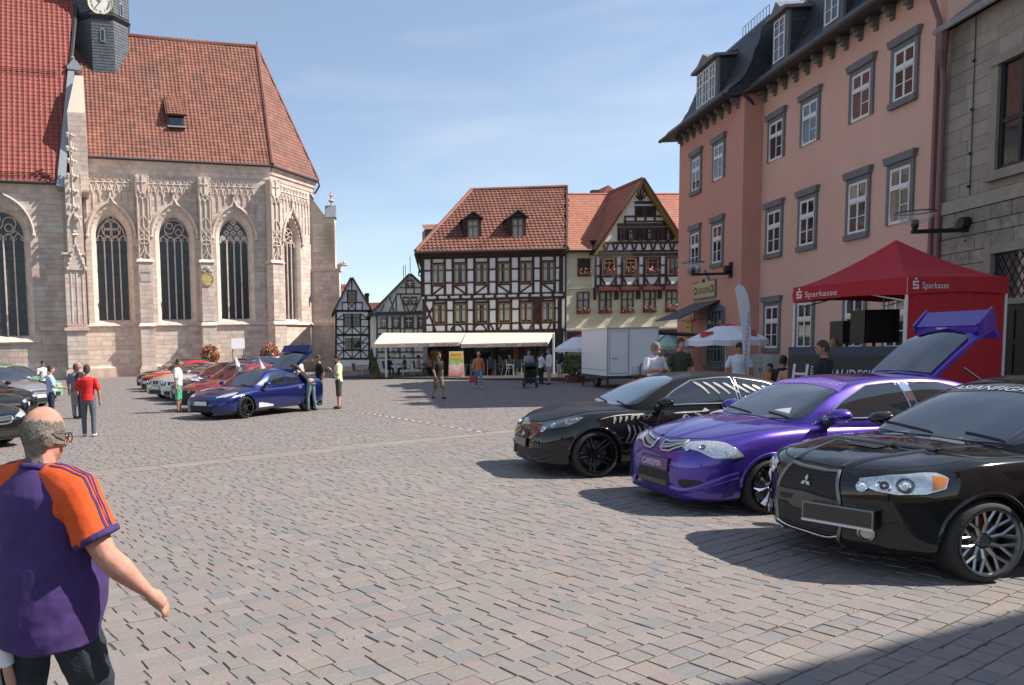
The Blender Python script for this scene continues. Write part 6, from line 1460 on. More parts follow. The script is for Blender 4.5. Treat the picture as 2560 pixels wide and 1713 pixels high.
body_lines(evo, [(-.66, .84, .93), (-.60, .9, .7), (-.58, .9, .4), (-.66, .9, .24)], [(-.42, .80, .93), (0, .78, .925), (.35, .72, .875), (.6, .6, .83), (.74, .42, .80), (.79, .2, .795), (.80, 0, .795)])
evo.line('panel_gap', [(.385, .9, .55), (.48, .86, .64), (.66, .76, .65), (.80, .5, .62)], m_gap, .006, .002, both=True)
evo.line('hood_crease', [(-.3, .5, .985), (.2, .44, .95), (.6, .32, .87), (.78, .27, .80)], p_black, .09, .001, both=True, rise=.012)
for sg in (1, -1):
 evo.patch('hood_vent', [(-.02, sg * .50, .97), (.06, sg * .24, .965), (.17, sg * .26, .945), (.11, sg * .52, .945)], m_dark, .006, .05)
 evo.line('vent_lip', [(.17, sg * .24, .945), (.11, sg * .53, .945)], p_black, .05, .003, rise=.022)
evo.patch('hood_scoop', [(.22, .19, .94), (.23, -.19, .94), (.34, -.15, .925), (.34, .15, .925)], m_dark, .007, .05)
evo.line('scoop_lip', [(.20, .21, .945), (.20, -.21, .945)], p_black, .06, .003, rise=.03)
splitter(evo, .175, .035, m_gloss)
mirror(evo, -.72, .83, .96, p_black)
wiper(evo, .6, -.05); wiper(evo, -.05, -.62)
evo.patch('cowl_panel', [(-.36, .62, .985), (-.33, 0, .99), (-.36, -.62, .985), (-.44, -.66, 1.0), (-.40, 0, 1.0), (-.44, .66, 1.0)], m_trimb, .004, .06)
evo.patch('tail_light', [(-3.5, .55, .95), (-3.42, .74, .95), (-3.4, .76, .82), (-3.55, .55, .80)], m_redl, .006, .06, both=True)
# -- purple hatchback beside it, tailgate up
SPu = dict(fk=.88, fo=.96, wb=2.55, ro=.92, r=.302, track=1.52, ra=.342, cowl=-.36, cowlz=.965,
 W=[(-3.47, .60), (-3.38, .72), (-3.1, .80), (-2.55, .85), (-2.0, .84), (-1.2, .838), (-.5, .845), (0, .862), (.45, .84), (.70, .77), (.84, .68), (.92, .57), (.96, .44)],
 top=[(-3.47, .75), (-3.4, .92), (-3.2, .98), (-2.6, 1.0), (-2, .98), (-.9, .965), (-.33, .965), (0, .94), (.4, .87), (.65, .80), (.78, .745), (.87, .68), (.93, .58), (.96, .50)],
 shoulder=[(-3.47, .68), (-3.3, .90), (-2.6, .94), (-1.5, .90), (-.5, .885), (0, .86), (.4, .79), (.65, .73), (.8, .66), (.92, .55), (.96, .47)],
 bot=[(-3.47, .38), (-3.3, .27), (-2.55, .18), (-1, .15), (0, .16), (.7, .12), (.9, .12), (.96, .18)],
 roof=[(-.30, .94), (-.6, 1.11), (-.95, 1.285), (-1.2, 1.365), (-1.5, 1.40), (-1.9, 1.405), (-2.3, 1.37), (-2.7, 1.26), (-3.1, 1.08), (-3.3, .97)],
 belt=[(-3.3, .97), (-2.6, .965), (-1.5, .93), (-.3, .92)],
 yb=[(-3.3, .60), (-2.9, .70), (-2.2, .765), (-1.4, .78), (-.8, .76), (-.5, .68), (-.30, .56)], yr=[(-3.3, .50), (-2.6, .55), (-1.8, .58), (-1.2, .56), (-.3, .52)])
PU_AZ = 83; pur = Car(SPu, 'hatchback_car', 'purple hatchback with chrome star wheels, CARISMA plate and raised tailgate between two black cars', p_purple, place(G(1930, 1287), PU_AZ, SPu, KS), PU_AZ, scale=KS)
pur.wheels(wheel_star(m_chrome))
ws = windows(pur, [(-.40, .62, .97), (-.52, .66, 1.0), (-1.12, .51, 1.325), (-1.20, 0, 1.37), (-1.12, -.51, 1.325), (-.52, -.66, 1.0), (-.40, -.62, .97), (-.33, -.3, .965), (-.32, 0, .965), (-.33, .3, .965)],
 [[(-.66, .74, .975), (-.95, .66, 1.16), (-1.28, .57, 1.305), (-1.66, .57, 1.335), (-1.72, .75, .96)], [(-1.80, .75, .96), (-1.75, .57, 1.335), (-2.15, .57, 1.31), (-2.42, .60, 1.23), (-2.45, .73, .98)], [(-2.50, .73, .99), (-2.48, .61, 1.21), (-2.72, .64, 1.10)]], rim=m_chrome)
for sg in (1, -1): pur.patch('chrome_pillar', [(-1.72, sg * .75, .955), (-1.66, sg * .57, 1.34), (-1.76, sg * .57, 1.34), (-1.80, sg * .75, .955)], m_chrome, .012, .05)
pur.patch('chrome_corner', [(-.50, .74, .955), (-.66, .74, .965), (-.88, .68, 1.12)], m_chrome, .010, .05, both=True)
st = pur.patch('sun_strip', [(-.96, .56, 1.225), (-1.12, .51, 1.325), (-1.2, 0, 1.37), (-1.12, -.51, 1.325), (-.96, -.56, 1.225), (-1.02, 0, 1.285)], mat('purple_vinyl', (.16, .09, .42), .3), .009, .05)
text_on(pur, 'ASIANFIGHTERS', (-1.03, -.50, 1.265), (0, 1, 0), (-.5, 0, .34), .105, .98, mat('lilac_vinyl', (.40, .33, .68), .4), ws, .013, .25)
m_sun = mat('paper_card', (.6, .6, .58), .8)
pur.patch('dashboard_card', [(-.47, .52, .985), (-.42, .2, .975), (-.50, .22, 1.01), (-.56, .42, 1.035)], m_sun, .010, .05)
for sg in (1, -1):
 q = [(.78, sg * .07, .675), (.80, sg * .16, .682), (.74, sg * .32, .68), (.70, sg * .40, .675), (.74, sg * .40, .605), (.82, sg * .25, .595), (.86, sg * .12, .600), (.85, sg * .07, .62)]
 gr = pur.patch('grille', q, m_trimb, .006, .03); pur.line('grille_frame', q, m_silver, .020, .010, parent=gr, rise=.014, curve=False, closed=True)
 for z in (.620, .640, .660): pur.line('grille_bar', [(.84, sg * .08, z), (.80, sg * .22, z), (.72, sg * .39, z)], m_silver, .013, .009, parent=gr, rise=.006)
lamp(pur, [(.72, .42, .675), (.62, .56, .68), (.50, .68, .672), (.38, .79, .648), (.36, .81, .628), (.48, .77, .606), (.62, .66, .592), (.72, .50, .595), (.76, .42, .605)], m_lens, rim=m_chrome, inner=[((.69, .50, .635), .033, m_chrome), ((.60, .62, .635), .033, m_lensd), ((.47, .73, .637), .022, m_chrome)])
pur.patch('lower_intake', [(.93, .30, .42), (.94, -.30, .42), (.93, -.34, .26), (.94, -.2, .225), (.94, .2, .225), (.93, .34, .26)], m_dark, .006, .05)
pur.patch('intake_vane', [(.94, .29, .30), (.95, -.29, .30), (.95, -.29, .245), (.94, .29, .245)], m_plast, .012, .05)
pur.patch('side_intake', [(.86, .47, .36), (.78, .66, .37), (.72, .70, .32), (.76, .66, .245), (.88, .48, .28)], m_dark, .006, .05, both=True, smooth_poly=2)
pur.line('bumper_crease', [(.93, .36, .235), (.88, .55, .24), (.74, .70, .32), (.55, .80, .40), (.42, .84, .43)], p_purple, .07, .001, both=True, rise=.018)
for sg in (1, -1):
 pur.patch('perforated_vent', [(.60, sg * .76, .19), (.48, sg * .82, .21), (.43, sg * .84, .36), (.52, sg * .82, .36)], mat('perforated', (.03, .015, .12), .5, var=.9, vscale=60.), .004, .04)
plate(pur, .875, .06, .485, .50, .125, mat('plate_purple', (.15, .05, .19), .4), R(3), R(-6), ('CARISMA', .03, .36), m_wht)
body_lines(pur, [(-.60, .80, .90), (-.56, .84, .65), (-.55, .86, .40), (-.62, .86, .2)], [(-.36, .74, .905), (0, .72, .88), (.35, .66, .82), (.58, .56, .765), (.66, .44, .74), (.72, .3, .735), (.76, .1, .735), (.77, 0, .735)], rear_door=[(-1.74, .80, .93), (-1.74, .85, .6), (-1.74, .85, .2)])
pur.line('panel_gap', [(.36, .86, .52), (.40, .84, .62), (.5, .78, .60), (.7, .55, .585), (.88, .1, .575)], m_gap, .006, .002, both=True)
pur.line('hood_crease', [(-.3, .34, .97), (.2, .28, .91), (.6, .19, .825), (.76, .12, .755)], p_purple, .10, .001, both=True, rise=.010)
splitter(pur, .11, .045, p_purple, th=.04)
mirror(pur, -.70, .77, .93, p_purple, 1.05); wiper(pur, .56, -.05); wiper(pur, -.05, -.58)
pur.patch('cowl_panel', [(-.32, .58, .965), (-.30, 0, .97), (-.32, -.58, .965), (-.40, -.62, .98), (-.36, 0, .98), (-.40, .62, .98)], m_trimb, .004, .06)
pur.line('door_handle', [(-1.50, .86, .86), (-1.68, .86, .865)], p_purple, .03, .004, both=True, rise=.03)
# raised tailgate with glass and wing
tg = link('tailgate', None, pur.root, loc=(-2.20, 0, 1.39)); tg.rotation_euler = (0, R(31), 0)
# local: x towards the lifted end (backwards and up), z upper side
def gate(t, L_, wa, wb_, m, m_in, spoiler=True):
 n = 12; b = MB()
 vs = [];
 for i in range(n + 1):
  f_ = i / n; w_ = wa + (wb_ - wa) * f_; x = -L_ * f_; zc = .10 * math.sin(f_ * math.pi * .55)
  for y, dz in ((-w_, -.035), (-w_ * .8, 0), (0, .025), (w_ * .8, 0), (w_, -.035)): vs.append((x, y, zc + dz))
 b.add(vs, [(i * 5 + k, i * 5 + k + 1, i * 5 + 6 + k, i * 5 + 5 + k) for i in range(n) for k in range(4)])
 b.add([(p[0], p[1] * .98, p[2] - .05) for p in vs], [(i * 5 + k + 1, i * 5 + k, i * 5 + 5 + k, i * 5 + 6 + k) for i in range(n) for k in range(4)])
 o_ = len(b.v) // 2
 for i in range(n):
  for k in (0, 4): a, c = i * 5 + k, (i + 1) * 5 + k; b.f.append((a, c, c + o_, a + o_)); b.m.append(0); b.r.append(0)
 k = n * 5
 for q in range(4): b.f.append((k + q, k + q + 1, k + q + 1 + o_, k + q + o_)); b.m.append(0); b.r.append(0)
 b.build('panel', m, t, smooth=40)
 for zz, nm in ((.004, 'rear_window'), (-.056, 'rear_window')):
  g = MB(); vs = [];
  for i in range(n + 1):
   f_ = .04 + .74 * i / n; w_ = (wa + (wb_ - wa) * f_) * .92 * (1 if f_ < .6 else 1 - .55 * ((f_ - .6) / .16) ** 2 * .5); x = -L_ * f_; zc = .10 * math.sin(f_ * math.pi * .55)
   for y in (-w_, -w_ * .5, 0, w_ * .5, w_): vs.append((x, y, zc + zz + .024 * (1 - (y / w_) ** 2)))
  g.add(vs, [(i * 5 + k, i * 5 + k + 1, i * 5 + 6 + k, i * 5 + 5 + k) for i in range(n) for k in range(4)]); g.build(nm, m_carg, t, smooth=True)
gate(tg, .98, .45, .43, p_purple, m_trimb)
wg = MB()
wg.prism([(-.80, .17), (-1.02, .24), (-1.04, .21), (-.84, .13)], -.42, .42)
for sg in (-1, 1): wg.prism([(-.78, .07), (-1.0, .07), (-1.05, .26), (-.80, .19)], sg * .42 - .015, sg * .42 + .015)
wg.build('rear_wing', p_purple, tg)
MB().box(-.99, -.95, -.42, .42, -.10, .05).build('number_panel', p_purple, tg)
for sg in (-1, 1): MB().tube([(-.30, sg * .55, -.08), (-.55, sg * .58, -.62)], .012, 6).build('gas_strut', m_trimb, tg)
# -- black coupe with silver tribal graphics
SG = dict(fk=.86, fo=.88, wb=2.82, ro=.93, r=.324, track=1.62, ra=.364, cowl=-.50, cowlz=.945,
 W=[(-3.75, .60), (-3.66, .74), (-3.4, .84), (-2.82, .93), (-2.2, .90), (-1.3, .885), (-.6, .89), (0, .92), (.4, .895), (.62, .82), (.75, .72), (.83, .59), (.88, .42)],
 top=[(-3.75, .78), (-3.66, .98), (-3.5, 1.05), (-3.0, 1.03), (-2, .98), (-1, .955), (-.48, .945), (0, .925), (.35, .85), (.58, .765), (.70, .70), (.79, .62), (.85, .53), (.88, .45)],
 shoulder=[(-3.75, .70), (-3.6, .93), (-2.8, .965), (-1.6, .90), (-.5, .885), (0, .875), (.35, .80), (.58, .71), (.75, .60), (.85, .50), (.88, .43)],
 bot=[(-3.75, .38), (-3.5, .27), (-2.82, .2), (-1, .16), (0, .17), (.6, .13), (.8, .13), (.88, .20)],
 roof=[(-.44, .92), (-.75, 1.08), (-1.05, 1.225), (-1.35, 1.325), (-1.65, 1.37), (-1.95, 1.378), (-2.35, 1.345), (-2.75, 1.24), (-3.1, 1.12), (-3.45, 1.01)],
 belt=[(-3.45, 1.0), (-2.8, .985), (-1.6, .92), (-.44, .905)],
 yb=[(-3.45, .58), (-2.9, .72), (-2.2, .80), (-1.4, .81), (-.9, .78), (-.6, .70), (-.44, .58)], yr=[(-3.45, .45), (-2.6, .52), (-1.9, .57), (-1.3, .56), (-.44, .52)])
GC_AZ = 88; cou = Car(SG, 'coupe_car', 'black coupe with matt bonnet, deep black wheels and silver tribal graphics along its flank', p_black, place(G(1490, 1195), GC_AZ, SG, KS), GC_AZ, cabm=p_satin, scale=KS)
cou.wheels(wheel_five(m_gloss, .026, .80), steer=R(6))
ws = windows(cou, [(-.56, .64, .955), (-.68, .68, .985), (-1.28, .51, 1.29), (-1.36, 0, 1.33), (-1.28, -.51, 1.29), (-.68, -.68, .985), (-.56, -.64, .955), (-.47, -.3, .945), (-.46, 0, .945), (-.47, .3, .945)],
 [[(-.90, .76, .955), (-1.18, .66, 1.15), (-1.45, .57, 1.275), (-1.85, .56, 1.305), (-2.02, .56, 1.30), (-2.04, .78, .965)], [(-2.08, .78, .97), (-2.06, .56, 1.295), (-2.5, .58, 1.21), (-2.85, .68, 1.08), (-2.72, .73, .995)]], rim=m_alu)
cou.patch('bonnet', [(-.50, .72, .90), (0, .74, .905), (.3, .68, .85), (.5, .56, .79), (.64, .34, .735), (.69, .12, .705), (.69, -.12, .705), (.64, -.34, .735), (.5, -.56, .79), (.3, -.68, .85), (0, -.74, .905), (-.50, -.72, .90), (-.46, 0, .945)], p_satin, .006, .04)
cou.line('panel_gap', [(-.50, .73, .90), (0, .745, .905), (.3, .69, .85), (.5, .57, .79), (.64, .35, .735), (.695, .12, .705), (.70, 0, .70)], m_gap, .007, .005, both=True)
lamp(cou, [(.70, .42, .63), (.60, .58, .685), (.45, .70, .745), (.28, .79, .795), (.18, .82, .80), (.26, .84, .755), (.42, .82, .69), (.58, .72, .625), (.68, .56, .59), (.73, .44, .595)], m_lensd, inner=[((.62, .60, .635), .045, m_lens), ((.50, .70, .685), .042, m_chrome)])
cou.patch('lamp_flash', [(.44, .73, .74), (.30, .79, .785), (.20, .82, .795), (.30, .83, .75), (.42, .81, .70)], m_lens, .010, .04, both=True)
cou.patch('upper_grille', [(.78, .22, .60), (.80, -.22, .60), (.84, -.20, .515), (.85, .20, .515)], m_dark, .005, .05)
c, n_ = cou.near((.84, 0, .575), .014); q = Vector((0, 1, 0)); e = n_.cross(q); b = MB(); N = 20
b.add([c + q * (.078 * math.cos(6.283 * j / N)) + e * (.04 * math.sin(6.283 * j / N)) for j in range(N)] + [c + q * (.060 * math.cos(6.283 * j / N)) + e * (.027 * math.sin(6.283 * j / N)) + n_ * .006 for j in range(N)], [(j, (j + 1) % N, N + (j + 1) % N, N + j) for j in range(N)])
for (y0, y1) in ((-.035, -.015), (.015, .035)): b.add([c + q * y0 + e * .026, c + q * (y0 + .012) + e * .028, c + q * (y1 + .012) - e * .028, c + q * y1 - e * .028], [(0, 1, 2, 3)])
b.add([c - q * .03 + e * .004, c + q * .03 + e * .006, c + q * .03 - e * .004, c - q * .03 - e * .006], [(0, 1, 2, 3)]); b.build('emblem', m_chrome, cou.root)
plate(cou, .79, .02, .43, .50, .115, m_plk, 0, R(-4))
for sg in (1, -1):
 q = [(.85, sg * .33, .36), (.74, sg * .62, .40), (.66, sg * .72, .395), (.66, sg * .74, .31), (.76, sg * .62, .235), (.86, sg * .34, .225)]
 cou.patch('intake', q, m_dark, .005, .05); cou.line('intake_rim', q, p_black, .03, .003, rise=.018, curve=False, closed=True)
cou.patch('lower_grille', [(.87, .28, .36), (.88, -.28, .36), (.88, -.3, .22), (.87, .3, .22)], m_dark, .006, .05)
splitter(cou, .115, .05, m_gloss, th=.03)
cou.line('door_gap', [(-.95, .80, .92), (-.86, .88, .72), (-.84, .89, .45), (-.95, .89, .22)], m_gap, .011, .002, both=True); cou.line('door_gap', [(-2.06, .82, .95), (-2.10, .89, .7), (-1.98, .9, .35), (-1.85, .9, .22)], m_gap, .011, .002, both=True)
mirror(cou, -.94, .80, .92, m_gloss, 1.0)
for sg in (1, -1): MB().box(-1.02, -.90, sg * .985 - .006, sg * .985 + .006, .985, 1.025).build('indicator', m_lens, cou.root)
wiper(cou, .6, -.05); wiper(cou, -.05, -.6)
cou.patch('cowl_panel', [(-.45, .60, .945), (-.42, 0, .95), (-.45, -.60, .945), (-.55, -.66, .96), (-.50, 0, .96), (-.55, .66, .96)], m_trimb, .004, .06)
cou.line('door_handle', [(-1.80, .9, .84), (-1.98, .9, .845)], p_black, .03, .004, both=True, rise=.03)
# the tribal graphics: fans of curved tapering blades that follow the panels
def blade(pts, w0, w1, name='graphic'):
 """tapering stroke along (x,z) points on the left flank"""
 P = dense([Vector((x, .0, z)) for x, z in pts], .05); n = len(P); L_, R_ = [], []
 for i, p in enumerate(P):
  t = (P[min(i + 1, n - 1)] - P[max(i - 1, 0)]).normalized(); d = Vector((-t.z, 0, t.x)); w_ = (w0 + (w1 - w0) * i / (n - 1)) * (1 if 0 < i < n - 1 else .35)
  L_.append(p + d * w_ / 2); R_.append(p - d * w_ / 2)
 b = MB(); vs = []
 for p, q in zip(L_, R_):
  for k in (p, q):
   y0 = .9 if k.z < .98 else .66; a, nr = cou.near((k.x, y0, k.z), .014); vs.append(a)
 b.add(vs, [(2 * i, 2 * i + 1, 2 * i + 3, 2 * i + 2) for i in range(n - 1)]); return b.build(name, m_decal, cou.root)
for i in range(10):
 t = i / 9; x0 = -1.58 - t * 1.22
 blade([(x0 + .10, 1.315 - t * .17), (x0 + .0, 1.19 - t * .10), (x0 - .10 - .08 * t, 1.02 - t * .01)], .050, .026)
for i in range(8):
 x0 = -1.78 - i * .15; blade([(x0, 1.03), (x0 - .05, .93), (x0 + .02, .82), (x0 + .12, .72 + .015 * i)], .045, .075)
for i in range(7):
 x = -.24 - .085 * i; blade([(x, .735 + .016 * i), (x - .025, .80 + .013 * i), (x - .03, .845 + .009 * i)], .040, .048)
for i in range(6):
 x = -.44 - .075 * i; blade([(x, .72 - .01 * i), (x - .03, .60), (x + .04, .46)], .040, .010)
for i in range(8):
 blade([(-.60 - .05 * i, .76 - .05 * i), (-.95 - .05 * i, .60 - .045 * i), (-1.38 - .05 * i, .56 - .045 * i)], .008, .026)
blade([(-.06, .80), (-.30, .865), (-.58, .885), (-.80, .85)], .010, .03); blade([(-.52, .86), (-.66, .90), (-.76, .83), (-.66, .79)], .03, .015)
for P_ in ([(-1.16, .60), (-1.20, .76), (-1.26, .86)], [(-1.26, .86), (-1.36, .74), (-1.48, .66)], [(-1.16, .60), (-1.30, .66), (-1.48, .66)], [(-1.24, .70), (-1.32, .72), (-1.36, .68)],
   [(-1.38, .88), (-1.55, .80), (-1.62, .87), (-1.85, .92)], [(-1.42, .80), (-1.62, .72), (-1.70, .78), (-1.95, .82)], [(-1.60, .66), (-1.75, .60), (-1.95, .64)], [(-1.10, .89), (-1.35, .905), (-1.60, .93)]): blade(P_, .018, .045)
# ---------------------------------------------------------------- more parked cars
def car_spec(kind, **kw):
 """rounded saloon, hatchback or boxy coupe outlines by height and stance"""
 H, fo, ro, wb, W_, hood, deck = dict(saloon=(1.42, .90, 1.05, 2.65, .87, .80, 1.02), hatch=(1.45, .86, .74, 2.55, .86, .82, 1.08), boxy=(1.38, .80, 1.0, 2.57, .83, .83, 1.00), low=(1.31, .90, .84, 2.60, .87, .70, 1.0))[kind]
 H, fo = kw.get('H', H), kw.get('fo', fo); xr = -(wb + ro); b = kind == 'boxy'; c = .02 if b else 0
 S = dict(fo=fo, wb=wb, ro=ro, r=kw.get('r', .305), track=2 * W_ - .26, ra=kw.get('r', .305) + .045, cowl=-.38, cowlz=hood + .14,
  W=[(xr, W_ * .78), (xr + .1, W_ * .88), (xr + .4, W_ * .96), (-wb, W_ * 1.005), (-1.3, W_ * .99), (0, W_ * 1.01), (fo - .45, W_ * .975), (fo - .22, W_ * (.95 if b else .88)), (fo - .10, W_ * (.90 if b else .76)), (fo - .03, W_ * (.82 if b else .58)), (fo, W_ * (.70 if b else .42))],
  top=[(xr, .70), (xr + .08, deck - .08), (xr + .3, deck), (-1.8, hood + .17), (-.9, hood + .155), (-.36, hood + .14), (0, hood + .10 + c), (fo - .45, hood + .02 + c), (fo - .22, hood - .07 + c * 2), (fo - .1, hood - .14 + c * 4), (fo - .03, hood - .22 + c * 5), (fo, hood - .28 + c * 5)],
  shoulder=[(xr, .64), (xr + .2, deck - .08), (-1.8, hood + .11), (-.4, hood + .07), (0, hood + .03), (fo - .45, hood - .05), (fo - .2, hood - .13 + c * 2), (fo - .05, hood - .24 + c * 4), (fo, hood - .31 + c * 5)],
  bot=[(xr, .36), (xr + .25, .26), (-wb, .2), (-1, .18), (0, .18), (fo - .2, .17), (fo - .05, .18), (fo, .24)])
 t0, t1 = (-1.15, -2.35) if kind in ('saloon', 'boxy') else (-1.15, -2.8) if kind == 'hatch' else (-1.1, -2.0)
 e = xr + (.55 if kind in ('saloon', 'boxy') else .22)
 hc = hood + .13
 S['roof'] = [(-.34, hc), (-.62, hc + .15), (t0 + .15, H - .13), (t0, H - .055), (t0 - .3, H - .008), ((t0 + t1) / 2 - .1, H), (t1, H - .07), (t1 - (e * -1 - t1 * -1) * .35, H - (.2 if kind != 'low' else .14)), (e, deck)]
 S['roof'] = sorted(set((round(x, 3), z) for x, z in S['roof']))
 S['belt'] = [(e, deck - .01), (-1.8, hood + .13), (-.34, hood + .10)]
 S['yb'] = [(e, W_ * .72), (t1, W_ * .90), (-1.3, W_ * .92), (-.8, W_ * .88), (-.5, W_ * .78), (-.34, W_ * .64)]; S['yr'] = [(e, W_ * .55), (t1, W_ * .63), (-1.5, W_ * .66), (-.34, W_ * .6)]
 S.update(hood=hood, H=H, t0=t0, t1=t1, e=e, W0=W_, kind=kind, deck=deck)
 return S
def parked(kind, name, label, pm, nose, az, wheel, group, fine=.6, grille=None, light=None, pl=True, scale=1.07, hoodm=None, quad=False, at=None, cab=None, **kw):
 S = car_spec(kind, **kw); a = R(az); f = Vector((-math.sin(a), -math.cos(a), 0))
 loc = (Vector(nose) - f * S['fo'] * scale) if at is None else place(at, az, S, scale)
 c = Car(S, name, label, pm, loc, az, group, fine=fine, scale=scale, cabm=cab); c.wheels(wheel)
 H, hd, t0, t1, W_, fo, e = S['H'], S['hood'], S['t0'], S['t1'], S['W0'], S['fo'], S['e']
 zb = hd + .16
 windows(c, [(-.44, W_ * .74, zb), (-.58, W_ * .77, zb + .04), (t0 + .02, W_ * .60, H - .10), (t0 - .04, 0, H - .05), (t0 + .02, -W_ * .60, H - .10), (-.58, -W_ * .77, zb + .04), (-.44, -W_ * .74, zb), (-.36, 0, zb - .01)],
  [[(-.82, W_ * .88, zb + .0), (t0 - .12, W_ * .70, H - .14), (t0 - .55, W_ * .68, H - .12), (t0 - .62, W_ * .90, zb + .005)], [(t0 - .70, W_ * .90, zb + .005), (t0 - .63, W_ * .68, H - .12), (t1 + .0, W_ * .68, H - .17), (t1 - .33, W_ * .80, zb + .06), (t1 - .25, W_ * .86, zb + .02)]],
  [(t1 - .18, W_ * .55, H - .17), (t1 - .18, -W_ * .55, H - .17), (e + .12, -W_ * .62, S['deck'] + .06), (e + .12, W_ * .62, S['deck'] + .06)])
 lp = light or ([(fo - .10, W_ * .52, hd - .14), (fo - .26, W_ * .80, hd - .09), (fo - .48, W_ * .95, hd - .05), (fo - .44, W_ * .97, hd - .14), (fo - .24, W_ * .86, hd - .21), (fo - .10, W_ * .56, hd - .22)] if kind != 'boxy' else [(fo - .03, W_ * .40, hd - .10), (fo - .05, W_ * .88, hd - .10), (fo - .05, W_ * .88, hd - .25), (fo - .03, W_ * .40, hd - .25)])
 lamp(c, lp, m_trimb if quad else m_lens, inner=[((fo - .03, W_ * .53, hd - .175), .068, m_lens), ((fo - .04, W_ * .76, hd - .175), .068, m_lens)] if quad else ())
 if kind == 'boxy':
  for sg in (1, -1): c.patch('kidney_grille', [(fo, sg * .03, hd - .10), (fo, sg * .17, hd - .10), (fo, sg * .16, hd - .24), (fo, sg * .03, hd - .24)], m_dark, .008, .05)
 elif grille != 'big': c.patch('grille', [(fo - .02, W_ * .42, hd - .16), (fo, 0, hd - .14), (fo - .02, -W_ * .42, hd - .16), (fo - .02, -W_ * .38, hd - .24), (fo, 0, hd - .25), (fo - .02, W_ * .38, hd - .24)], m_dark, .006, .05)
 if grille == 'big':
  q = [(fo - .02, .30, hd - .07), (fo, 0, hd - .06), (fo - .02, -.30, hd - .07), (fo - .02, -.42, .36), (fo - .02, -.38, .24), (fo, 0, .22), (fo - .02, .38, .24), (fo - .02, .42, .36)]
  g_ = c.patch('grille', q, m_dark, .007, .05); c.line('grille_frame', q, m_frame, .03, .008, parent=g_, rise=.015, curve=False, closed=True); three_diamonds(c, (fo, 0, hd - .17), .055, m_silver, g_)
 else: c.patch('lower_intake', [(fo - .02, W_ * .55, .36), (fo, 0, .36), (fo - .02, -W_ * .55, .36), (fo - .02, -W_ * .5, .24), (fo, 0, .23), (fo - .02, W_ * .5, .24)], m_dark, .006, .05)
 if pl: plate(c, fo + .02, 0, .44, .50, .11, m_plate)
 body_lines(c, [(-.74, W_, hd + .06), (-.68, W_, .6), (-.72, W_, .24)], [(-.40, W_ * .85, hd + .06), (0, W_ * .84, hd + .03), (fo - .4, W_ * .7, hd - .04), (fo - .16, W_ * .45, hd - .10), (fo - .12, 0, hd - .10)], rear_door=[(t0 - .66, W_, hd + .1), (t0 - .66, W_, .6), (t0 - .62, W_, .24)])
 mirror(c, -.74, W_ * .93, hd + .12, pm, .95)
 c.patch('tail_light', [(c.xr + .05, W_ * .6, .82), (c.xr + .2, W_ * .85, .84), (c.xr + .2, W_ * .86, .70), (c.xr + .05, W_ * .6, .68)], m_redl, .006, .06, both=True)
 return c
def lift_gate(c, m, ang, L_, wa, wb_, x, z, wing=True):
 t = link('tailgate', None, c.root, loc=(x, 0, z)); t.rotation_euler = (0, R(ang), 0); gate(t, L_, wa, wb_, m, m_trimb)
 for sg in (-1, 1): MB().tube([(-.25, sg * wa * .95, -.06), (-.45, sg * wa, -.55)], .012, 6).build('gas_strut', m_trimb, t)
 if wing: MB().prism([(-L_ * .82, .16), (-L_ * 1.0, .26), (-L_ * 1.02, .22), (-L_ * .86, .12)], -wb_ * .95, wb_ * .95).build('rear_wing', m, t)
 return t
GROW = 'cars parked in a row before the church'
p_red = paint('paint_red', (.26, .012, .016), .2, .22); p_red2 = paint('paint_bright_red', (.42, .02, .02), .0, .2); p_wht = paint('paint_white', (.62, .63, .66), .1, .22); p_crm = paint('paint_cream', (.50, .43, .32), .1, .3); p_navy = paint('paint_navy', (.008, .012, .05), .2, .2)
p_silver = paint('paint_silver', (.34, .35, .38), .5, .3); p_mint = paint('paint_mint', (.22, .48, .27), .1, .3)
AZB = 40
blue = parked('low', 'coupe_car', 'blue coupe with rear hatch raised and black wheels, front of the row by the church', p_blue, None, AZB, wheel_six(m_gloss, .78), GROW, fine=.8, at=G(617, 1046), H=1.30, r=.305,
 light=[(.72, .42, .60), (.52, .62, .70), (.26, .74, .775), (.22, .78, .75), (.42, .80, .66), (.62, .70, .58), (.74, .48, .555)])
lift_gate(blue, p_blue, 30, 1.05, .50, .55, -2.25, 1.22)
blue.patch('bonnet_scoop', [(.10, .16, .87), (.10, -.16, .87), (.22, -.13, .85), (.22, .13, .85)], m_dark, .012, .05)
blue.patch('side_sticker', [(-.46, .9, .30), (-.46, .9, .40), (-.60, .9, .40), (-.62, .9, .32), (-1.05, .9, .32), (-1.05, .9, .26), (-.46, .9, .25)], m_wht, .006, .06)
blue.patch('fuel_cap', [(-2.16, .87, .80), (-2.26, .87, .80), (-2.26, .87, .70), (-2.16, .87, .70)], m_plast, .004, .05, smooth_poly=2)
wiper(blue, .5, -.05)
red = parked('saloon', 'saloon_car', 'dark red saloon with huge black grille parked next to the blue coupe', p_red, G(472, 1030), 42, wheel_six(m_alu), GROW, grille='big', pl=False)
nvy = parked('hatch', 'hatchback_car', 'dark navy car with white swirls on its bonnet behind the white tee shirt man', p_navy, G(448, 1012), 43, wheel_six(m_alu), GROW)
for k in range(5): nvy.line('bonnet_graphic', [(.1 + .1 * k, -.4 + .15 * k, 1), (.2 + .06 * k, -.2 + .2 * k, 1), (.0 + .1 * k, .0 + .1 * k, 1), (.15, .3 + .05 * k, 1)], m_wht, .05, .006)
wht = parked('boxy', 'saloon_car', 'white saloon with four round headlamps and front plate in the row', p_wht, G(428, 1003), 43, wheel_six(m_alu), GROW, quad=True)
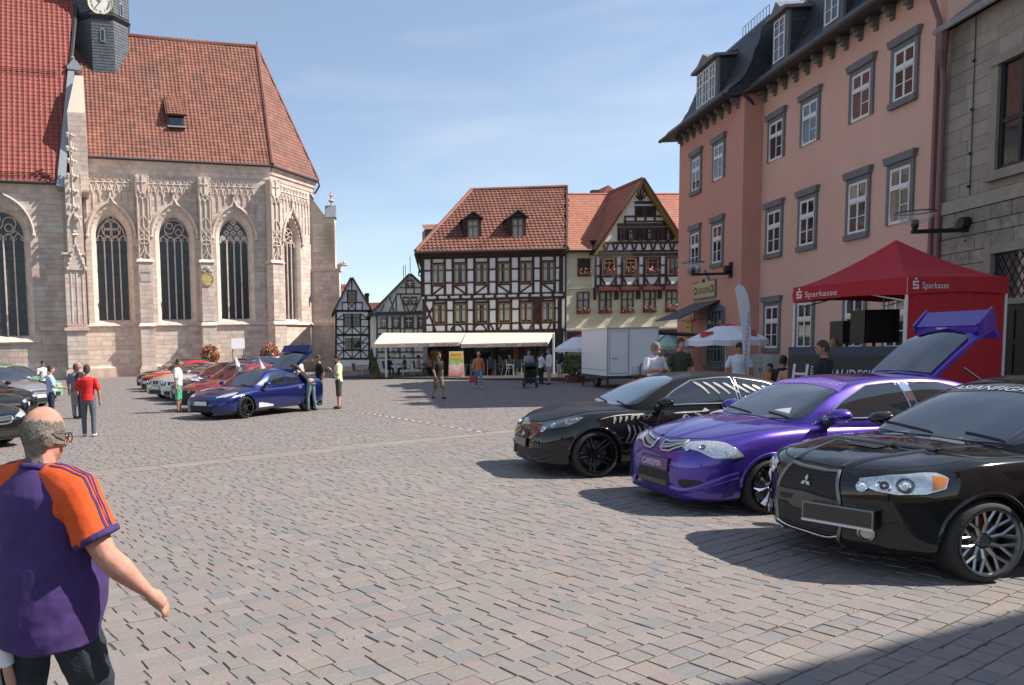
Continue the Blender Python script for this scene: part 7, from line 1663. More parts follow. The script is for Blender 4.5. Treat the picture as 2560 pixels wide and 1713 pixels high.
crm = parked('boxy', 'saloon_car', 'cream and black saloon with white number plate beyond the white one', p_crm, G(390, 998), 44, wheel_six(m_gloss), GROW, quad=True, cab=p_black)
rd2 = parked('saloon', 'saloon_car', 'bright red car second from the far end of the row', p_red2, G(366, 980), 46, wheel_six(m_gloss), GROW)
blk = parked('hatch', 'hatchback_car', 'black car with tall windscreen at the far end of the row', p_black, G(354, 974), 47, wheel_six(m_gloss), GROW)
whb = parked('hatch', 'hatchback_car', 'white hatchback with raised rear door between the two flower columns', p_wht, G(610, 962), 40, wheel_six(m_alu), GROW)
lift_gate(whb, p_wht, 30, 1.0, .56, .60, -2.6, 1.44, False)
dks = parked('hatch', 'estate_car', 'dark estate whose roof shows behind the red saloon', p_navy, G(520, 990), 42, wheel_six(m_alu), GROW, H=1.55)
GL = 'cars parked along the left edge'
AL_ = 118
lb1 = parked('saloon', 'saloon_car', 'black saloon with chrome ringed grille nearest at the left edge', p_black, G(12, 1122), AL_ + 180, wheel_six(m_alu), GL, fine=.75, at=None, pl=False,
 light=[(.84, .34, .62), (.70, .58, .70), (.46, .78, .76), (.44, .82, .70), (.62, .72, .60), (.80, .48, .555)])
q = [(.88, .26, .66), (.9, 0, .67), (.88, -.26, .66), (.88, -.20, .52), (.9, 0, .50), (.88, .20, .52)]; lb1.line('grille_ring', q, m_chrome, .03, .010, rise=.015, closed=True)
lb2 = parked('saloon', 'saloon_car', 'black car with white number plate behind the nearest left one', p_black, G(58, 1048), AL_ + 180, wheel_six(m_alu), GL)
lb3 = parked('saloon', 'saloon_car', 'black saloon squeezed between the two dark cars at far left', p_black, G(30, 1070), AL_ + 180, wheel_six(m_alu), GL)
sil = parked('hatch', 'hatchback_car', 'silver hatchback with dark bumper beside the pale blue shirt man', p_silver, G(104, 1022), AL_ + 180, wheel_six(m_alu), GL)
mnt = parked('hatch', 'hatchback_car', 'mint green hatchback with black bumper behind the silver one', p_mint, G(132, 1003), AL_ + 180, wheel_six(m_gloss), GL)
far1 = parked('saloon', 'saloon_car', 'dark car with upward swung doors beyond the mint hatchback', p_black, G(95, 985), AL_ + 180, wheel_six(m_gloss), GL)
far2 = parked('saloon', 'saloon_car', 'red and dark car with raised doors at the far left edge', p_red, G(20, 990), AL_ + 180, wheel_six(m_gloss), GL)
for c, m_ in ((far1, p_black), (far2, p_navy)):
 for sg in (1, -1):
  d = link('raised_door', None, c.root, loc=(-.55, sg * .82, .75)); d.rotation_euler = (R(-12 * sg), R(-58), 0)
  MB().prism([(0, -.3), (-1.0, -.3), (-1.05, .2), (0, .25)], -.03, .03).build('panel', m_, d); f_ = MB(); f_.tube([(0, 0, .25), (-.38, 0, .66), (-.85, 0, .70), (-1.05, 0, .2)], .025, 6); f_.build('frame', m_trimb, d)
# small pennants clipped to the red and dark cars
m_flagr = mat('flag_red', (.5, .04, .05), .8); m_flagw = mat('flag_white', (.75, .75, .75), .8)
for (sx, sy, lab) in ((592, 905, 'red and white pennant on the dark roof behind the red saloon'), (655, 915, 'white pennant with red edge on the red saloon roof')):
 p = G(sx, 1020); d = sight(sx, sy); t_ = p.y / d.y; P = CAM + d * t_
 fl = thing('car_pennant', lab, 'flag', (P.x, P.y, P.z - .25), R(20), 'pennants on car roofs')
 MB().tube([(0, 0, 0), (-.10, 0, .55)], .008, 5).build('stick', m_plate, fl)
 MB().add([(-.10, 0, .55), (.12, .03, .18), (.10, .02, .05), (-.03, 0, .14)], [(0, 1, 2, 3)]).build('cloth', m_flagw, fl); MB().add([(-.10, -.004, .55), (-.06, -.004, .47), (-.01, -.004, .14), (-.03, -.004, .14)], [(0, 1, 2, 3)]).build('stripe', m_flagr, fl)
# ---------------------------------------------------------------- people: one continuous body each, clothes over it
SKIN = [mat('skin_fair', (.50, .28, .20), .7, var=.12, vscale=26., bump=.05, bscale=120., spec=.3), mat('skin_tan', (.40, .21, .14), .7, var=.12, vscale=26., spec=.3), mat('skin_pink', (.50, .25, .185), .68, var=.16, vscale=24., bump=.05, bscale=160., spec=.3)]
JOBS = []
def job(mb, voxel, smooth, name, m, parent, **k): JOBS.append((mb, voxel, smooth, name, m, parent, k))
def run_jobs():
 tmp = []
 for (mb, vx, sm, name, m, parent, k) in JOBS:
  me = bpy.data.meshes.new(name); me.from_pydata(mb.v, [], mb.f); b = bmesh.new(); b.from_mesh(me); bmesh.ops.recalc_face_normals(b, faces=b.faces); b.to_mesh(me); b.free()
  o = bpy.data.objects.new(name + '_raw', me); COL.objects.link(o)
  r = o.modifiers.new('r', 'REMESH'); r.mode = 'VOXEL'; r.voxel_size = vx; r.use_smooth_shade = True
  if sm: q = o.modifiers.new('s', 'SMOOTH'); q.factor = .5; q.iterations = sm
  tmp.append(o)
 dg = bpy.context.evaluated_depsgraph_get()
 for o, (mb, vx, sm, name, m, parent, k) in zip(tmp, JOBS):
  me = bpy.data.meshes.new_from_object(o.evaluated_get(dg)); me.name = name; me.materials.clear()
  for q in (m if isinstance(m, (list, tuple)) else [m]): me.materials.append(q)
  fn = k.pop('paintfn', None)
  if fn: me.polygons.foreach_set('material_index', [fn(p.center) for p in me.polygons])
  me.polygons.foreach_set('use_smooth', [True] * len(me.polygons)); link(name, me, parent, **k)
 for o in tmp:
  me = o.data; bpy.data.objects.remove(o); bpy.data.meshes.remove(me)
 JOBS.clear()
def ell_loft(mb, secs, n=14):
 """closed loft through ellipses (centre, rx, ry) in the xy plane; rx fore-aft, ry sideways"""
 vs = []
 for (c, rx, ry) in secs: vs += [(c[0] + rx * math.cos(6.283 * j / n), c[1] + ry * math.sin(6.283 * j / n), c[2]) for j in range(n)]
 m = len(secs); mb.add(vs, [(i * n + j, i * n + (j + 1) % n, (i + 1) * n + (j + 1) % n, (i + 1) * n + j) for i in range(m - 1) for j in range(n)] + [tuple(range(n - 1, -1, -1)), tuple(range((m - 1) * n, m * n))])
def capsule(mb, pts, rs, n=10):
 mb.tube(pts, rs, n); mb.ball(pts[0], rs[0], 8); mb.ball(pts[-1], rs[-1], 8)
def V3(*a): return Vector(a)
def person(label, loc, facing, h=1.86, skin=0, shirt=None, sleeve=.55, trousers=None, leg=1.0, shoes=(.02, .02, .022), hair=(.03, .02, .012), hairlen=0, arms=None, legs=None, lean=0., build=1., belly=0., female=False, fine=1., head_turn=0., look=0., seated=False, group=None, skirt=False, name='person', extra=None, sleeveless=False, hairstyle='short', cap=None, beard=None, vneck=False):
 """standing figure, x forward, y left; arms/legs are (upper, lower) direction pairs left then right"""
 root = thing(name, label, 'person', loc, facing, group); k = h / 1.75; root.scale = (k, k, k); B = build
 hz = .93 if not seated else .47
 hip = V3(0, 0, hz); up = V3(math.sin(lean), 0, math.cos(lean)); fw = V3(math.cos(lean), 0, -math.sin(lean))
 T = lambda f, z, y=0: hip + fw * f + up * z + V3(0, y, 0)
 legs = legs or [((0, .02, -1), (0, .0, -1)), ((0, -.02, -1), (0, 0, -1))]
 arms = arms or [((.05, .22, -1), (.15, .08, -1)), ((.05, -.22, -1), (.15, -.08, -1))]
 sw = (.185 if not female else .165) * (.5 + .5 * B); hw = .095
 vx = .017 / fine
 body = MB()
 tors = [(T(0, -.10), .10 * B, .155), (T(0, 0), .115 * B, .165 * (1.05 if female else 1)), (T(.01 + belly * .3, .14), .105 * B + belly * .6, (.14 if not female else .125) * B + belly * .25), (T(.015 + belly * .35, .26), .112 * B + belly * .55, (.152 if not female else .135) * B), (T(.01, .38), .122 * B, .172 * B), (T(-.005, .47), .105 * B, .175 * B), (T(-.01, .525), .075, .125 * B), (T(-.005, .56), .058, .065)]
 ell_loft(body, tors)
 nk = T(0, .53); hd = T(.035, .715);
 capsule(body, [nk, T(.02, .64)], [.058 * (1 + (B - 1) * .6), .052 * (1 + (B - 1) * .5)])
 ht = Matrix.Translation(hd) @ Matrix.Rotation(lean, 4, 'Y') @ Matrix.Rotation(head_turn, 4, 'Z') @ Matrix.Rotation(look, 4, 'Y'); H = lambda x, y, z: ht @ V3(x, y, z)
 i0 = len(body.v); hb = MB(); hb.ball((0, 0, .02), (.096, .077, .112), 16); hb.ball((.022, 0, -.055), (.068, .058, .072), 12); hb.ball((.098, 0, -.022), (.018, .013, .020), 6); hb.ball((.078, 0, -.068), (.017, .024, .010), 6)
 hb.tube([(.088, 0, .012), (.112, 0, -.028)], [.009, .014], 6); hb.ball((.075, 0, .028), (.02, .05, .012), 6)
 for s_ in (-1, 1): hb.ball((-.005, s_ * .080, -.012), (.024, .011, .035), 8); hb.ball((.072, s_ * .033, -.03), (.02, .022, .022), 6)
 hb.xf(ht); body.add(hb.v, hb.f)
 joints = {}
 for s_, (ua, la) in zip((1, -1), arms):
  sh = T(-.01, .475, s_ * sw); el = sh + V3(*ua).normalized() * .295; wr = el + V3(*la).normalized() * .255
  capsule(body, [T(0, .44, s_ * sw * .6), sh, sh.lerp(el, .5), el], [.065 * B, .058 * B, .049 * B, .040 * B]); capsule(body, [el, el.lerp(wr, .35), wr], [.041 * B, .042 * B, .028])
  d = (wr - el).normalized(); side = d.cross(V3(0, 0, 1)); side = side.normalized() if side.length > .2 else V3(1, 0, 0); nrm = side.cross(d)
  if abs(d.z) > .6: side = V3(1, 0, 0) - d * d.x; side.normalize(); nrm = side.cross(d)
  pm_ = wr + d * .05; body.tube([wr - d * .01, wr + d * .04, wr + d * .095], [.026, .036, .034], 8)
  for q, (o_, l_) in enumerate(((-.027, .062), (-.009, .075), (.009, .070), (.027, .055))):
   b0 = wr + d * .09 + side * o_ * -1; b1 = b0 + d * l_ * .5 + nrm * s_ * -.008; b2 = b1 + (d * .7 + nrm * s_ * -.7).normalized() * l_ * .5; capsule(body, [b0, b1, b2], [.0105, .0098, .0085], 6)
  b0 = wr + d * .03 + side * .028; b1 = b0 + (d * .7 + side * .6 - nrm * s_ * .2).normalized() * .035; b2 = b1 + (d * .95 + side * .15 - nrm * s_ * .3).normalized() * .03; capsule(body, [b0, b1, b2], [.013, .0115, .0095], 6)
  joints[s_] = (sh, el, wr)
 lj = {}
 for s_, (ul, ll) in zip((1, -1), legs):
  hp = hip + V3(0, s_ * hw, -.02); kn = hp + V3(*ul).normalized() * .425; an = kn + V3(*ll).normalized() * .405
  capsule(body, [hip + V3(0, s_ * hw * .8, .03), hp, hp.lerp(kn, .5), kn], [.095 * B, .088 * B, .070 * B, .053 * B]); capsule(body, [kn, kn.lerp(an, .3), an], [.053 * B, .055 * B, .036])
  fd = V3(1, s_ * .12, 0).normalized(); capsule(body, [an + V3(0, 0, -.03), an + fd * .10 + V3(0, 0, -.045)], [.037, .030]); lj[s_] = (hp, kn, an, fd)
 job(body, vx * .8, 2, 'body', SKIN[skin], root)
 # shirt
 if shirt is not None:
  sm_ = shirt if not isinstance(shirt, tuple) else mat('cloth_%02d%02d%02d' % tuple(int(99 * c) for c in shirt), shirt, .85, var=.10, vscale=9., bump=.35, bscale=9.)
  g = MB(); e = .014
  sec = [(T(.0, -.045 - .03 * (B > 1.1)), .128 * B + belly * .45 + e, .172 * B + e)] + [(c + up * 0, a + e + .006, b_ + e + .004) for c, a, b_ in tors[1:6]] + [(tors[6][0], tors[6][1] + e * .8, tors[6][2] + e * .5)]
  if not vneck: sec.append((T(0, .555), .066, .074))
  ell_loft(g, sec)
  if not sleeveless:
   for s_ in (1, -1):
    sh, el, wr = joints[s_]; end = sh.lerp(el, sleeve / .6) if sleeve <= .6 else el.lerp(wr, (sleeve - .6) / .4); pts = [T(0, .44, s_ * sw * .6), sh] + ([sh.lerp(el, .5)] if sleeve > .3 else []) + ([el] if sleeve > .6 else []) + [end]
    g.tube(pts, ([.078 * B, .070 * B, .066 * B, .060 * B, .052 * B])[:len(pts) - 1] + [.062 * B if sleeve <= .6 else .042], 10)
  job(g, vx, 2, 'shirt', sm_, root)
 if trousers is not None:
  tm_ = trousers if not isinstance(trousers, tuple) else mat('cloth_%02d%02d%02d' % tuple(int(99 * c) for c in trousers), trousers, .85, var=.15, vscale=12., bump=.35, bscale=10.)
  g = MB(); ell_loft(g, [(hip + V3(0, 0, -.13), .11 * B, .165 * B), (T(0, -.08), .118 * B, .172), (T(0, 0), .125 * B + belly * .3, .178), (T(.005, .06), .118 * B + belly * .4, .165 * B)])
  for s_ in (1, -1):
   hp, kn, an, fd = lj[s_]; pts = [hip + V3(0, s_ * hw * .8, .02), hp, hp.lerp(kn, .55)]; rs = [.105 * B, .100 * B, .088 * B]
   if leg < .55: pts.append(hp.lerp(kn, min(1, leg * 2))); rs.append(.098 * B)
   elif leg < .8: pts += [kn, kn.lerp(an, .15)]; rs += [.082 * B, .085 * B]
   else: pts += [kn, kn.lerp(an, .5), an + V3(0, 0, -.02)]; rs += [.070 * B, .062 * B, .056 * B] if not female else [.060 * B, .056 * B, .044 * B]
   g.tube(pts, rs, 10)
  job(g, vx, 2, 'trousers', tm_, root)
 sm2 = mat('shoe_%02d%02d%02d' % tuple(int(99 * c) for c in shoes), shoes, .6)
 for s_ in (1, -1):
  hp, kn, an, fd = lj[s_]; g = MB(); base = an.z - .075
  g.ball((an + fd * .06 + V3(0, 0, -.042))[:], (.135, .05, .045), 10); g.ball((an + V3(0, 0, -.03))[:], (.055, .045, .05), 8)
  i0 = len(g.v)
  a = math.atan2(fd.y, fd.x); c = an + fd * .06
  for i in range(len(g.v)): p = Vector(g.v[i]) - c; p.rotate(Matrix.Rotation(a, 3, 'Z')); p += c; p.z = max(p.z, base); g.v[i] = tuple(p)
  g.build('shoe', sm2, root, smooth=True)
 # hair
 if hair is not None:
  hm = mat('hair_%02d%02d%02d' % tuple(int(99 * c) for c in hair), hair, .7, var=.35, vscale=40., bump=.6, bscale=90.); g = MB()
  N, M_ = 18, 10; vs = []
  for i in range(M_ + 1):
   for j in range(N):
    a = math.pi * .5 * i / M_; q = 6.283 * j / N; lowz = {'short': -.035, 'long': -.05, 'bun': -.04}[hairstyle if hairstyle in ('short', 'long', 'bun') else 'short']
    fx = math.cos(q); zb = (.055 if fx > .45 else lowz - .03 * (fx < -.3)) ; z = zb + (.142 - zb) * math.sin(a); r_ = math.sqrt(max(0, 1 - ((z - .02) / .125) ** 2)) if z > .02 else 1.
    vs.append(H(.103 * r_ * fx - .006, .086 * r_ * math.sin(q), z))
  g.add(vs, [(i * N + j, i * N + (j + 1) % N, (i + 1) * N + (j + 1) % N, (i + 1) * N + j) for i in range(M_) for j in range(N)] + [tuple(range(N - 1, -1, -1)), tuple(range(M_ * N, M_ * N + N))])
  if hairstyle == 'long': capsule(g, [H(-.05, 0, .04), H(-.085, 0, -.08), H(-.09, 0, -.20)], [.08, .075, .045])
  if hairstyle == 'bun': g.ball(H(-.11, 0, .05)[:], .05, 8)
  job(g, .010, 1, 'hair', hm, root)
 if cap:
  cm = mat('cap_%02d%02d%02d' % tuple(int(99 * c) for c in cap), cap, .7); g = MB(); g.ball((-.004, 0, .045), (.106, .090, .10), 14); g.ball((.11, 0, .045), (.07, .065, .012), 10); g.xf(ht); job(g, .010, 1, 'cap', cm, root)
 if beard:
  g = MB(); g.ball((.055, 0, -.085), (.045, .055, .045), 10); g.xf(ht); job(g, .010, 1, 'beard', mat('beard_grey', beard, .8), root)
 eye = mat('eye_dark', (.02, .015, .012), .2)
 for s_ in (-1, 1): e_ = MB().ball(H(.083, s_ * .031, .006)[:], .0085, 6); e_.build('eye', eye, root)
 return root, H, joints, T
def at_px(x, y): return G(x, y)
def face_cam(P, off=0): return math.atan2(-P[1], -P[0]) + R(off)
WALK = [((.30, .02, -1), (.10, 0, -1)), ((-.16, -.02, -1), (-.45, 0, -1))]
def P_(x, y, h_px=None): return G(x, y)
JE = (.05, .08, .17)
# the big man in the foreground, seen from behind
mp_purple = mat('shirt_purple', (.052, .024, .125), .85, var=.12, vscale=14., bump=.5, bscale=7.); mp_orange = mat('shirt_orange', (.66, .085, .012), .85, var=.08, vscale=14., bump=.4, bscale=8.); m_denim = mat('dark_denim', (.018, .026, .036), .85, var=.25, vscale=30., bump=.3, bscale=80.)
FZ = 3.42; d = sight(128, 1110); FP = CAM + d * (FZ / d.y); fscale = 1.875 / 1.75
floc = Vector((FP.x, FP.y, 0)); FA = R(62)
root, H, J, T = person('heavy balding man in purple and orange football shirt walking away at lower left', (floc.x - .06, floc.y, 0), FA, h=1.745, skin=2, shirt=None, trousers=m_denim, hair=None, build=1.36, belly=.12, fine=1.7, head_turn=R(-28), look=R(4),
 arms=[((-.25, .40, -1), (.1, .25, -1)), ((.12, -.50, -1), (.62, -.42, -.80))], legs=[((-.12, .05, -1), (-.35, 0, -1)), ((.36, -.06, -1), (.02, 0, -1))], shoes=(.03, .03, .03))
g = MB(); B = 1.28; e = .016
sec = [(T(.0, -.20), .215, .236), (T(.01, -.10), .24, .25), (T(.045, .04), .255, .255), (T(.05, .16), .245, .246), (T(.045, .26), .225, .238), (T(.02, .38), .182, .238), (T(-.005, .47), .148, .232), (T(-.01, .525), .105, .165), (T(-.005, .565), .082, .090), (T(-.003, .585), .072, .078)]
ell_loft(g, sec, 24); job(g, .011, 3, 'shirt', mp_purple, root)
m_stripe = mp_purple
for s_ in (1, -1):
 sh, el, wr = J[s_]; end = sh.lerp(el, .72); g = MB(); g.tube([T(.0, .555, s_ * .05), T(-.002, .515, s_ * .14), sh + V3(0, s_ * .012, .012), sh.lerp(el, .35) + V3(0, s_ * .01, .0), end], [.062, .088, .101, .098, .104], 16)
 g.ball(T(.0, .42, s_ * .17)[:], (.105, .06, .10), 12)
 job(g, .010, 2, 'sleeve', mp_orange, root)
 c = MB(); d_ = (el - sh).normalized(); c.tube([end - d_ * .022, end + d_ * .008], [.109, .108], 18); job(c, .008, 1, 'cuff', mp_purple, root)
c = MB(); c.tube([T(-.003, .575), T(.0, .60)], [.083, .080], 18); job(c, .009, 1, 'collar', mp_purple, root)
run_jobs()
from mathutils import noise
for o_ in root.children:
 k_ = o_.name.split('.')[0]
 if k_ in ('shirt', 'sleeve', 'trousers'):
  ns = [v.normal.copy() for v in o_.data.vertices]
  for v, n_ in zip(o_.data.vertices, ns):
   p = v.co; f_ = noise.noise(V3(p.x * 5 + p.z * 2, p.y * 5, p.z * 9 - abs(p.y) * 6)) * .014 + noise.noise(V3(p.x * 14, p.y * 14, p.z * 22)) * .004
   v.co = p + n_ * f_ * (1 if p.z < 1.25 else .5)
sl_o = [o for o in root.children if o.name.startswith('sleeve')]
for so_, s_ in zip(sl_o, (1, -1)):
 bv = BVHTree.FromPolygons([v.co for v in so_.data.vertices], [p.vertices for p in so_.data.polygons]); sh, el, wr = J[s_]; end = sh.lerp(el, .70)
 path = [T(0, .60, s_ * .10), sh + V3(0, s_ * .12, .10), sh.lerp(el, .35) + V3(0, s_ * .18, .06), end + V3(0, s_ * .18, .04)]
 for o_ in (-.030, 0, .030):
  b = MB(); vs = []; Q_ = dense([p + V3(o_, 0, 0) for p in path], .02)
  for i, p in enumerate(Q_):
   t = (Q_[min(i + 1, len(Q_) - 1)] - Q_[max(i - 1, 0)]).normalized();
   for w_ in (-.0065, .0065): c_, n_, _, _ = bv.find_nearest(p + V3(w_, 0, 0)); vs.append(c_ + n_ * .003)
  b.add(vs, [(2 * i, 2 * i + 1, 2 * i + 3, 2 * i + 2) for i in range(len(Q_) - 1)]); b.build('sleeve_stripe', m_stripe, so_)
# hair ring, ear and glasses of the big man
bd = [o for o in root.children if o.name.startswith('body')][0]; bv = BVHTree.FromPolygons([v.co for v in bd.data.vertices], [p.vertices for p in bd.data.polygons])
m_hair = mat('grey_hair', (.145, .12, .095), .75, ramp=[(0, (.14, .115, .09)), (.35, (.23, .20, .165)), (.7, (.34, .31, .27)), (1, (.17, .14, .115))])
hb = MB()
for i in range(17000):
 q = rng.uniform(.62, 2 * math.pi - .62); z = rng.uniform(-.105, .12);
 lim = .108 + .010 * math.cos(q * 3);
 if z > lim or (z < -.045 and abs(q - math.pi) > 1.35): continue
 if z > lim - .05 and rng.random() < (z - lim + .05) / .05 * .95: continue
 c_, n_, _, _ = bv.find_nearest(H(.15 * math.cos(q), .13 * math.sin(q), z))
 if abs(q - 1.66) < .3 and -.05 < z < .03 or abs(q - 4.62) < .3 and -.05 < z < .03: continue
 dn = V3(0, 0, -1); t = (dn - n_ * dn.dot(n_) + n_.cross(dn) * rng.uniform(-.7, .7)).normalized(); l = rng.uniform(.012, .024); w_ = n_.cross(t) * rng.uniform(.0007, .0013); b0 = c_ - n_ * .001; b1 = c_ + t * l * .55 + n_ * rng.uniform(.003, .006); b2 = c_ + t * l + n_ * rng.uniform(.001, .005)
 hb.add([b0 - w_, b0 + w_, b1 + w_ * .8, b1 - w_ * .8, b2], [(0, 1, 2, 3), (3, 2, 4)], rv=rng.random())
hb.build('hair', m_hair, root, kind='stuff')
hs = MB(); N = 40
vs = []
for i in range(9):
 for j in range(N + 1):
  q = .66 + (2 * math.pi - 1.32) * j / N; z = -.10 + .165 * i / 8
  if abs(q - math.pi) > 1.35 and z < -.045: z = -.045
  c_, n_, _, _ = bv.find_nearest(H(.15 * math.cos(q), .13 * math.sin(q), z)); vs.append(c_ + n_ * (.0035 if 0 < i < 8 and 0 < j < N else -.002))
hs.add(vs, [(i * (N + 1) + j, i * (N + 1) + j + 1, (i + 1) * (N + 1) + j + 1, (i + 1) * (N + 1) + j) for i in range(8) for j in range(N)]); hs.build('hair_base', mat('hair_scalp', (.21, .17, .14), .85, var=.4, vscale=70., bump=.6, bscale=120.), root, smooth=True)
gl = MB()
for s_ in (-1, 1): gl.tube([H(-.03, s_ * .088, .012), H(.05, s_ * .086, .018), H(.098, s_ * .072, .012)], .0028, 5)
gl.tube([H(.100, .072, .012), H(.112, .02, .010), H(.112, -.02, .010), H(.100, -.072, .012)], .003, 5)
for s_ in (-1, 1): gl.tube([H(.106, s_ * (.042 + .03 * math.cos(q * .5236)), -.004 + .022 * math.sin(q * .5236)) for q in range(13)], .0025, 5)
gl.build('glasses', m_trimb, root)
# person with white trousers cut by the left edge
d = sight(-52, 1650); P = CAM + d * (3.35 / d.y)
person('small child in white shirt mostly cut off at the lower left corner', (P.x, P.y, 0), R(75), h=1.0, shirt=(.75, .75, .77), trousers=(.2, .2, .25), fine=1.2)
# people at the left cars
def stand(label, x, y, face, top=None, **k):
 """figure whose feet are seen at pixel x, y and whose head reaches row top"""
 p = G(x, y); d = sight(x, top); hh = 2.0 + d.z * (p.y / d.y)
 return person(label, (p.x, p.y, 0), R(face), h=k.pop('h', hh), **k)
GB = 'people standing by the show cars'
A_BEHIND = [((-.15, .35, -1), (-.3, -.55, -.5)), ((-.15, -.35, -1), (-.3, .55, -.5))]
A_PHONE = [((.25, .12, -1), (1, -.35, .55)), ((.25, -.12, -1), (1, .35, .55))]
A_CROSS = [((.25, .25, -1), (.75, -1, .12)), ((.25, -.25, -1), (.75, 1, .18))]
rt, H_, J_, T_ = stand('man in red tee shirt and grey jeans seen from behind at left', 224, 1091, 96, 914, skin=1, shirt=(.62, .02, .02), trousers=(.10, .115, .14), hair=(.05, .032, .02), fine=1.2, shoes=(.6, .58, .55), arms=[((.0, .32, -1), (.3, .1, -1)), ((.0, -.30, -1), (.12, -.05, -1))], legs=[((.08, .06, -1), (-.02, 0, -1)), ((-.05, -.06, -1), (-.12, 0, -1))])
stand('man in grey shirt and light jeans beside the red shirt man', 194, 1046, 80, 911, shirt=(.16, .18, .22), trousers=(.26, .30, .33), hair=(.10, .08, .07), build=1.15, arms=[((.1, .3, -1), (.25, .1, -1)), ((.2, -.25, -1), (.8, .1, -.3))])
stand('man with reddish bald head and black top beyond the grey shirt', 205, 1046, 185, 908, shirt=(.02, .02, .022), trousers=(.03, .03, .04), hair=None, skin=2)
stand('man in pale blue tee shirt and navy trousers holding out his hand', 131, 1062, 25, 915, shirt=(.36, .48, .62), trousers=(.012, .018, .05), hair=(.05, .032, .02), skin=0, arms=[((.2, .2, -1), (.9, .0, -.1)), ((.3, -.2, -1), (1, .0, -.1))])
stand('young man in white shirt looking down between the far left cars', 111, 1004, -60, 903, shirt=(.70, .70, .70), trousers=(.05, .05, .06), skin=1, arms=A_PHONE, look=R(20))
stand('man in white tee shirt and green checked shorts by the red saloon', 448, 1031, -8, 899, skin=1, shirt=(.72, .72, .74), trousers=mat('green_check', (.10, .38, .22), .85, ramp=None, var=.9, vscale=22.), leg=.62, hair=(.05, .028, .018), arms=[((-.02, .2, -1), (.05, .02, -1)), ((.0, -.22, -1), (.1, -.05, -1))], fine=1.2, shoes=(.03, .03, .035))
stand('woman in black top bending into the boot of the blue coupe', 778, 1028, 160, 905, h=1.75, shirt=(.012, .012, .013), sleeveless=True, trousers=(.14, .19, .25), hair=(.06, .03, .02), hairstyle='long', female=True, lean=R(48), legs=[((.12, .10, -1), (0, 0, -1)), ((-.10, -.10, -1), (-.15, 0, -1))], arms=[((.5, .1, -1), (.3, 0, -1)), ((.5, -.2, -1), (.2, 0, -1))])
stand('man in black tee shirt and dark jeans watching behind the blue coupe', 800, 1012, 200, 889, skin=0, shirt=(.010, .010, .011), trousers=(.035, .04, .05), hair=(.04, .03, .025), look=R(15), arms=[((-.2, .25, -1), (.2, -.2, -1)), ((-.25, -.3, -1), (.2, .35, -.9))], fine=1.2)
stand('man in pale yellow tee shirt and brown shorts looking at his phone', 848, 1022, 172, 888, skin=0, shirt=(.72, .70, .42), trousers=(.05, .042, .038), leg=.62, hair=(.03, .02, .014), look=R(18), arms=[((.05, .15, -1), (.95, -.1, .75)), ((.05, -.18, -1), (.2, -.05, -1))], fine=1.2, shoes=(.012, .012, .014))
stand('man in black polo and khaki shorts striding across the square', 1096, 999, -62, 883, skin=1, shirt=(.010, .010, .012), trousers=(.17, .145, .085), leg=.66, hair=(.06, .03, .018), legs=WALK, arms=[((-.25, .22, -1), (-.05, .05, -1)), ((.2, -.25, -1), (.45, .1, -1))], fine=1.3, shoes=(.02, .025, .06))
rt, H_, J_, T_ = stand('blonde woman in orange top and blue jeans with a red bag', 1197, 971, -95, 881, skin=1, shirt=(.72, .16, .05), sleeveless=True, vneck=True, trousers=(.16, .30, .46), female=True, build=1.1, hair=(.50, .40, .26), legs=[((.12, .02, -1), (.0, 0, -1)), ((-.06, -.02, -1), (-.2, 0, -1))], fine=1.2, shoes=(.6, .55, .5))
W_ = Matrix.LocRotScale(rt.location, rt.rotation_euler, rt.scale); wr = W_ @ J_[-1][2]
bg_ = thing('handbag', 'shiny red handbag carried by the blonde woman', 'bag', (wr.x, wr.y, wr.z - .55), R(-95)); m_bag = mat('red_leather', (.35, .012, .03), .25)
b = MB(); b.add([(-.09, -.2, 0), (.09, -.2, 0), (.09, .2, 0), (-.09, .2, 0), (-.05, -.16, .30), (.05, -.16, .30), (.05, .16, .30), (-.05, .16, .30)], [(0, 3, 2, 1), (4, 5, 6, 7), (0, 1, 5, 4), (1, 2, 6, 5), (2, 3, 7, 6), (3, 0, 4, 7)]); b.build('pouch', m_bag, bg_)
for x in (-.04, .04): MB().tube([(x, -.12, .28), (x, -.09, .44), (0, 0, .52), (x, .09, .44), (x, .12, .28)], .012, 5).build('handle', m_bag, bg_)
stand('woman in grey patterned top pushing the black pram', 1322, 960, -100, 876, shirt=(.24, .27, .32), trousers=(.02, .02, .025), female=True, build=1.2, hair=(.03, .018, .012), hairstyle='bun', arms=[((.3, .12, -1), (1, -.1, -.3)), ((.3, -.12, -1), (1, .1, -.3))])
stand('woman in white top and black leggings next to the pram', 1353, 961, 20, 880, shirt=(.62, .60, .62), trousers=(.012, .012, .014), female=True, hair=(.035, .02, .014), sleeve=.9, arms=A_PHONE)
stand('woman in white hooded top and pink trousers with dark backpack', 1373, 962, 190, 873, shirt=(.58, .57, .60), sleeve=.95, trousers=(.42, .26, .32), female=True, hair=(.16, .085, .04), hairstyle='bun', legs=[((.1, .03, -1), (0, 0, -1)), ((-.05, -.03, -1), (-.2, 0, -1))])
stand('man in dark tee shirt and pale shorts near the awning post', 1400, 950, 30, 872, shirt=(.025, .03, .035), trousers=(.50, .50, .47), leg=.62, hair=(.03, .02, .015))
